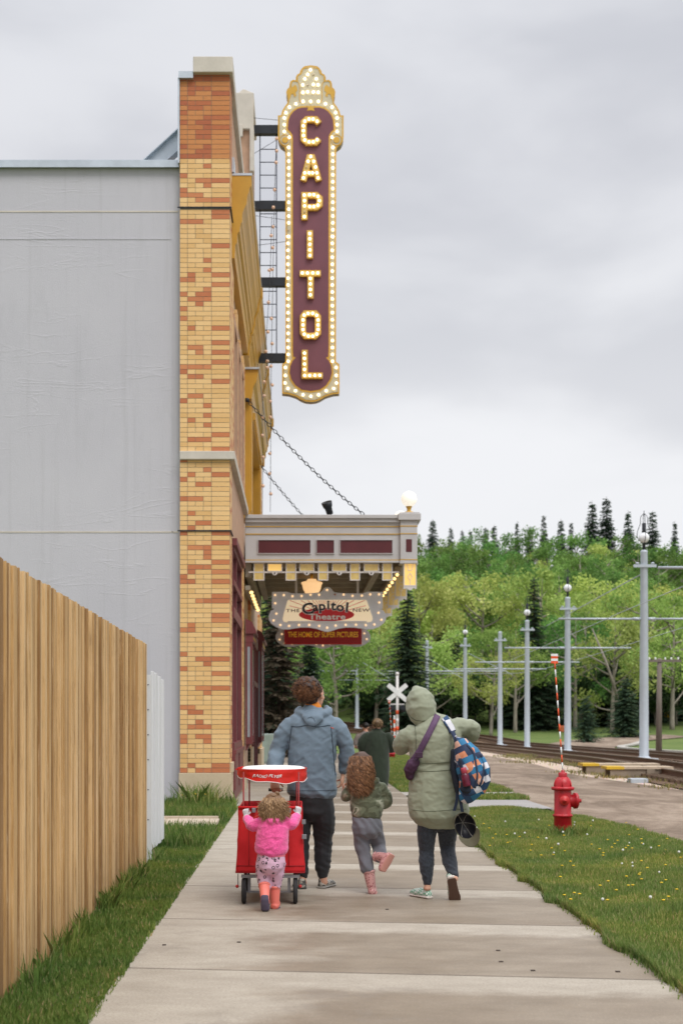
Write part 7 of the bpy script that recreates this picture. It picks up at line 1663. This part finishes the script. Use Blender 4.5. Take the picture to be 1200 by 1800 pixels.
# ---------------- distant pair
def far_person(loc, s, label, skin_c, top_m, hair_m, kind):
    r = thing('person', label, 'person', loc); 
    if kind == 'cardigan':
        B = BL(); Q = head(B, (0, .02, 1.30), .1, .95, .5); B.loft([((0, 0, 1.15), .05, .05), ((0, .01, 1.25), .05, .05)]); B.loft([((0, 0, .75), .14, .11), ((0, 0, 1.13), .15, .09)])
        B.limb([(-.08, 0, .75), (-.09, .03, .42), (-.09, .0, .08)], [.08, .055, .04]); B.limb([(.08, 0, .75), (.09, .05, .42), (.09, .05, .08)], [.08, .055, .04]); hand(B, (-.15, .22, .95), (.6, .6, .1), (0, 1, .3), (0, 0, 1), .95); hand(B, (.15, .22, .95), (-.6, .6, .1), (0, 1, .3), (0, 0, 1), .95); B.limb([(-.18, .0, 1.1), (-.25, .05, .92), (-.15, .22, .95)], [.04, .035, .03]); B.limb([(.18, .0, 1.1), (.25, .05, .92), (.15, .22, .95)], [.04, .035, .03]); B.make('body', M_skin, r, .009, 3)
        B = BL(); B.loft([((.02, 0, .24), .17, .15), ((.01, 0, .42), .20, .17), ((0, 0, .65), .21, .17), ((-.01, 0, .88), .215, .16), ((-.01, 0, 1.05), .22, .14), ((0, 0, 1.15), .17, .11), ((0, .01, 1.20), .09, .08)], 22)
        B.limb([(-.17, 0, 1.12), (-.26, .0, 1.0), (-.24, .06, .88), (-.12, .20, .92)], [.075, .085, .08, .06]); B.limb([(.17, 0, 1.12), (.25, .0, 1.0), (.25, .06, .88), (.12, .20, .92)], [.075, .085, .08, .06]); B.make('cardigan', top_m, r, .011, 4, lambda p, n: fold(p, 7, 5, 3, .009, 2.))
        B = BL(); B.limb([(-.07, 0, .7), (-.09, .03, .4), (-.09, .0, .08)], [.09, .07, .05]); B.limb([(.07, 0, .7), (.09, .05, .4), (.09, .05, .08)], [.09, .07, .05]); B.make('trousers', M_blk, r, .011, 3)
        B = BL(); B.ell((0, -.005, 1.33), (.088, .10, .085)); B.ell((0, -.07, 1.34), (.075, .06, .065)); h_ = B.make('hair', hair_m, r, .007, 2, lambda p, n: .012*noise.noise(p*30))
        locks(random.Random(5), 'curls', hair_m, h_, None, 150, 0, curl_fn((0, -.045, 1.34), (.09, .08, .075), .03, .005))
    else:
        B = BL(); Q = head(B, (0, .02, 1.46), -.5, 1.0, .2); B.loft([((0, 0, 1.28), .06, .06), ((0, .01, 1.38), .055, .055)]); B.loft([((0, 0, .85), .15, .11), ((0, 0, 1.27), .17, .09)])
        B.limb([(-.09, 0, .85), (-.10, .04, .46), (-.10, .0, .08)], [.08, .055, .04]); B.limb([(.09, 0, .85), (.10, .04, .46), (.10, .0, .08)], [.08, .055, .04]); B.limb([(-.19, .0, 1.24), (-.26, .02, .98), (-.20, .18, .92)], [.045, .04, .03]); B.limb([(.19, .0, 1.24), (.26, .02, .98), (.20, .18, .92)], [.045, .04, .03]); hand(B, (-.20, .19, .92), (.5, .8, 0), (1, 0, 0), (0, 0, 1), 1); hand(B, (.20, .19, .92), (-.5, .8, 0), (-1, 0, 0), (0, 0, 1), 1); B.make('body', M_skin, r, .009, 3)
        B = BL(); B.loft([((0, 0, .80), .18, .14), ((0, 0, 1.0), .18, .14), ((0, 0, 1.2), .20, .13), ((0, 0, 1.28), .17, .11), ((0, .0, 1.33), .08, .07)], 20); B.limb([(-.18, 0, 1.24), (-.25, .01, 1.1), (-.255, .02, 1.0)], [.075, .07, .065]); B.limb([(.18, 0, 1.24), (.25, .01, 1.1), (.255, .02, 1.0)], [.075, .07, .065]); B.make('shirt', top_m, r, .011, 4, lambda p, n: fold(p, 6, 5, 8, .007))
        B = BL(); B.loft([((0, 0, .72), .16, .12), ((0, 0, .86), .165, .125)]); B.limb([(-.085, 0, .75), (-.10, .04, .45), (-.10, .0, .08)], [.095, .075, .06]); B.limb([(.085, 0, .75), (.10, .04, .45), (.10, .0, .08)], [.095, .075, .06]); B.make('trousers', M_blk, r, .011, 3)
        B = BL(); B.ell((0, -.0, 1.50), (.086, .10, .082)); B.make('hair', hair_m, r, .008, 2, lambda p, n: .006*noise.noise(p*40))
    eyes((0, .02, 1.30 if kind == 'cardigan' else 1.46), Q, .95, r)
    for s_ in (-1, 1): shoe(r, Vector((.09*s_, .0 if s_ < 0 else .04, .0)), .1*s_, .25, .045, .07, M_ink, vox=.008, sole=M_sole)
    r.scale = (s, s, s); return r
far_person((1.39, 25.2, .03), 1.02, 'person with a loose bun in a long dark green cardigan, walking ahead of the group', None, cloth('dark_olive_knit', (.022, .032, .020), .2, 8, 120, .95, .2, .4), m_hair('dark_blond_hair', (.10, .06, .03), (.36, .24, .12)), 'cardigan')
far_person((1.48, 31.5, .03), .86, 'dark haired person in a grey shirt just left of and beyond the cardigan walker', None, cloth('warm_grey_shirt', (.22, .19, .18)), m_hair('black_brown_hair', (.012, .010, .009), (.03, .022, .018)), 'shirt')
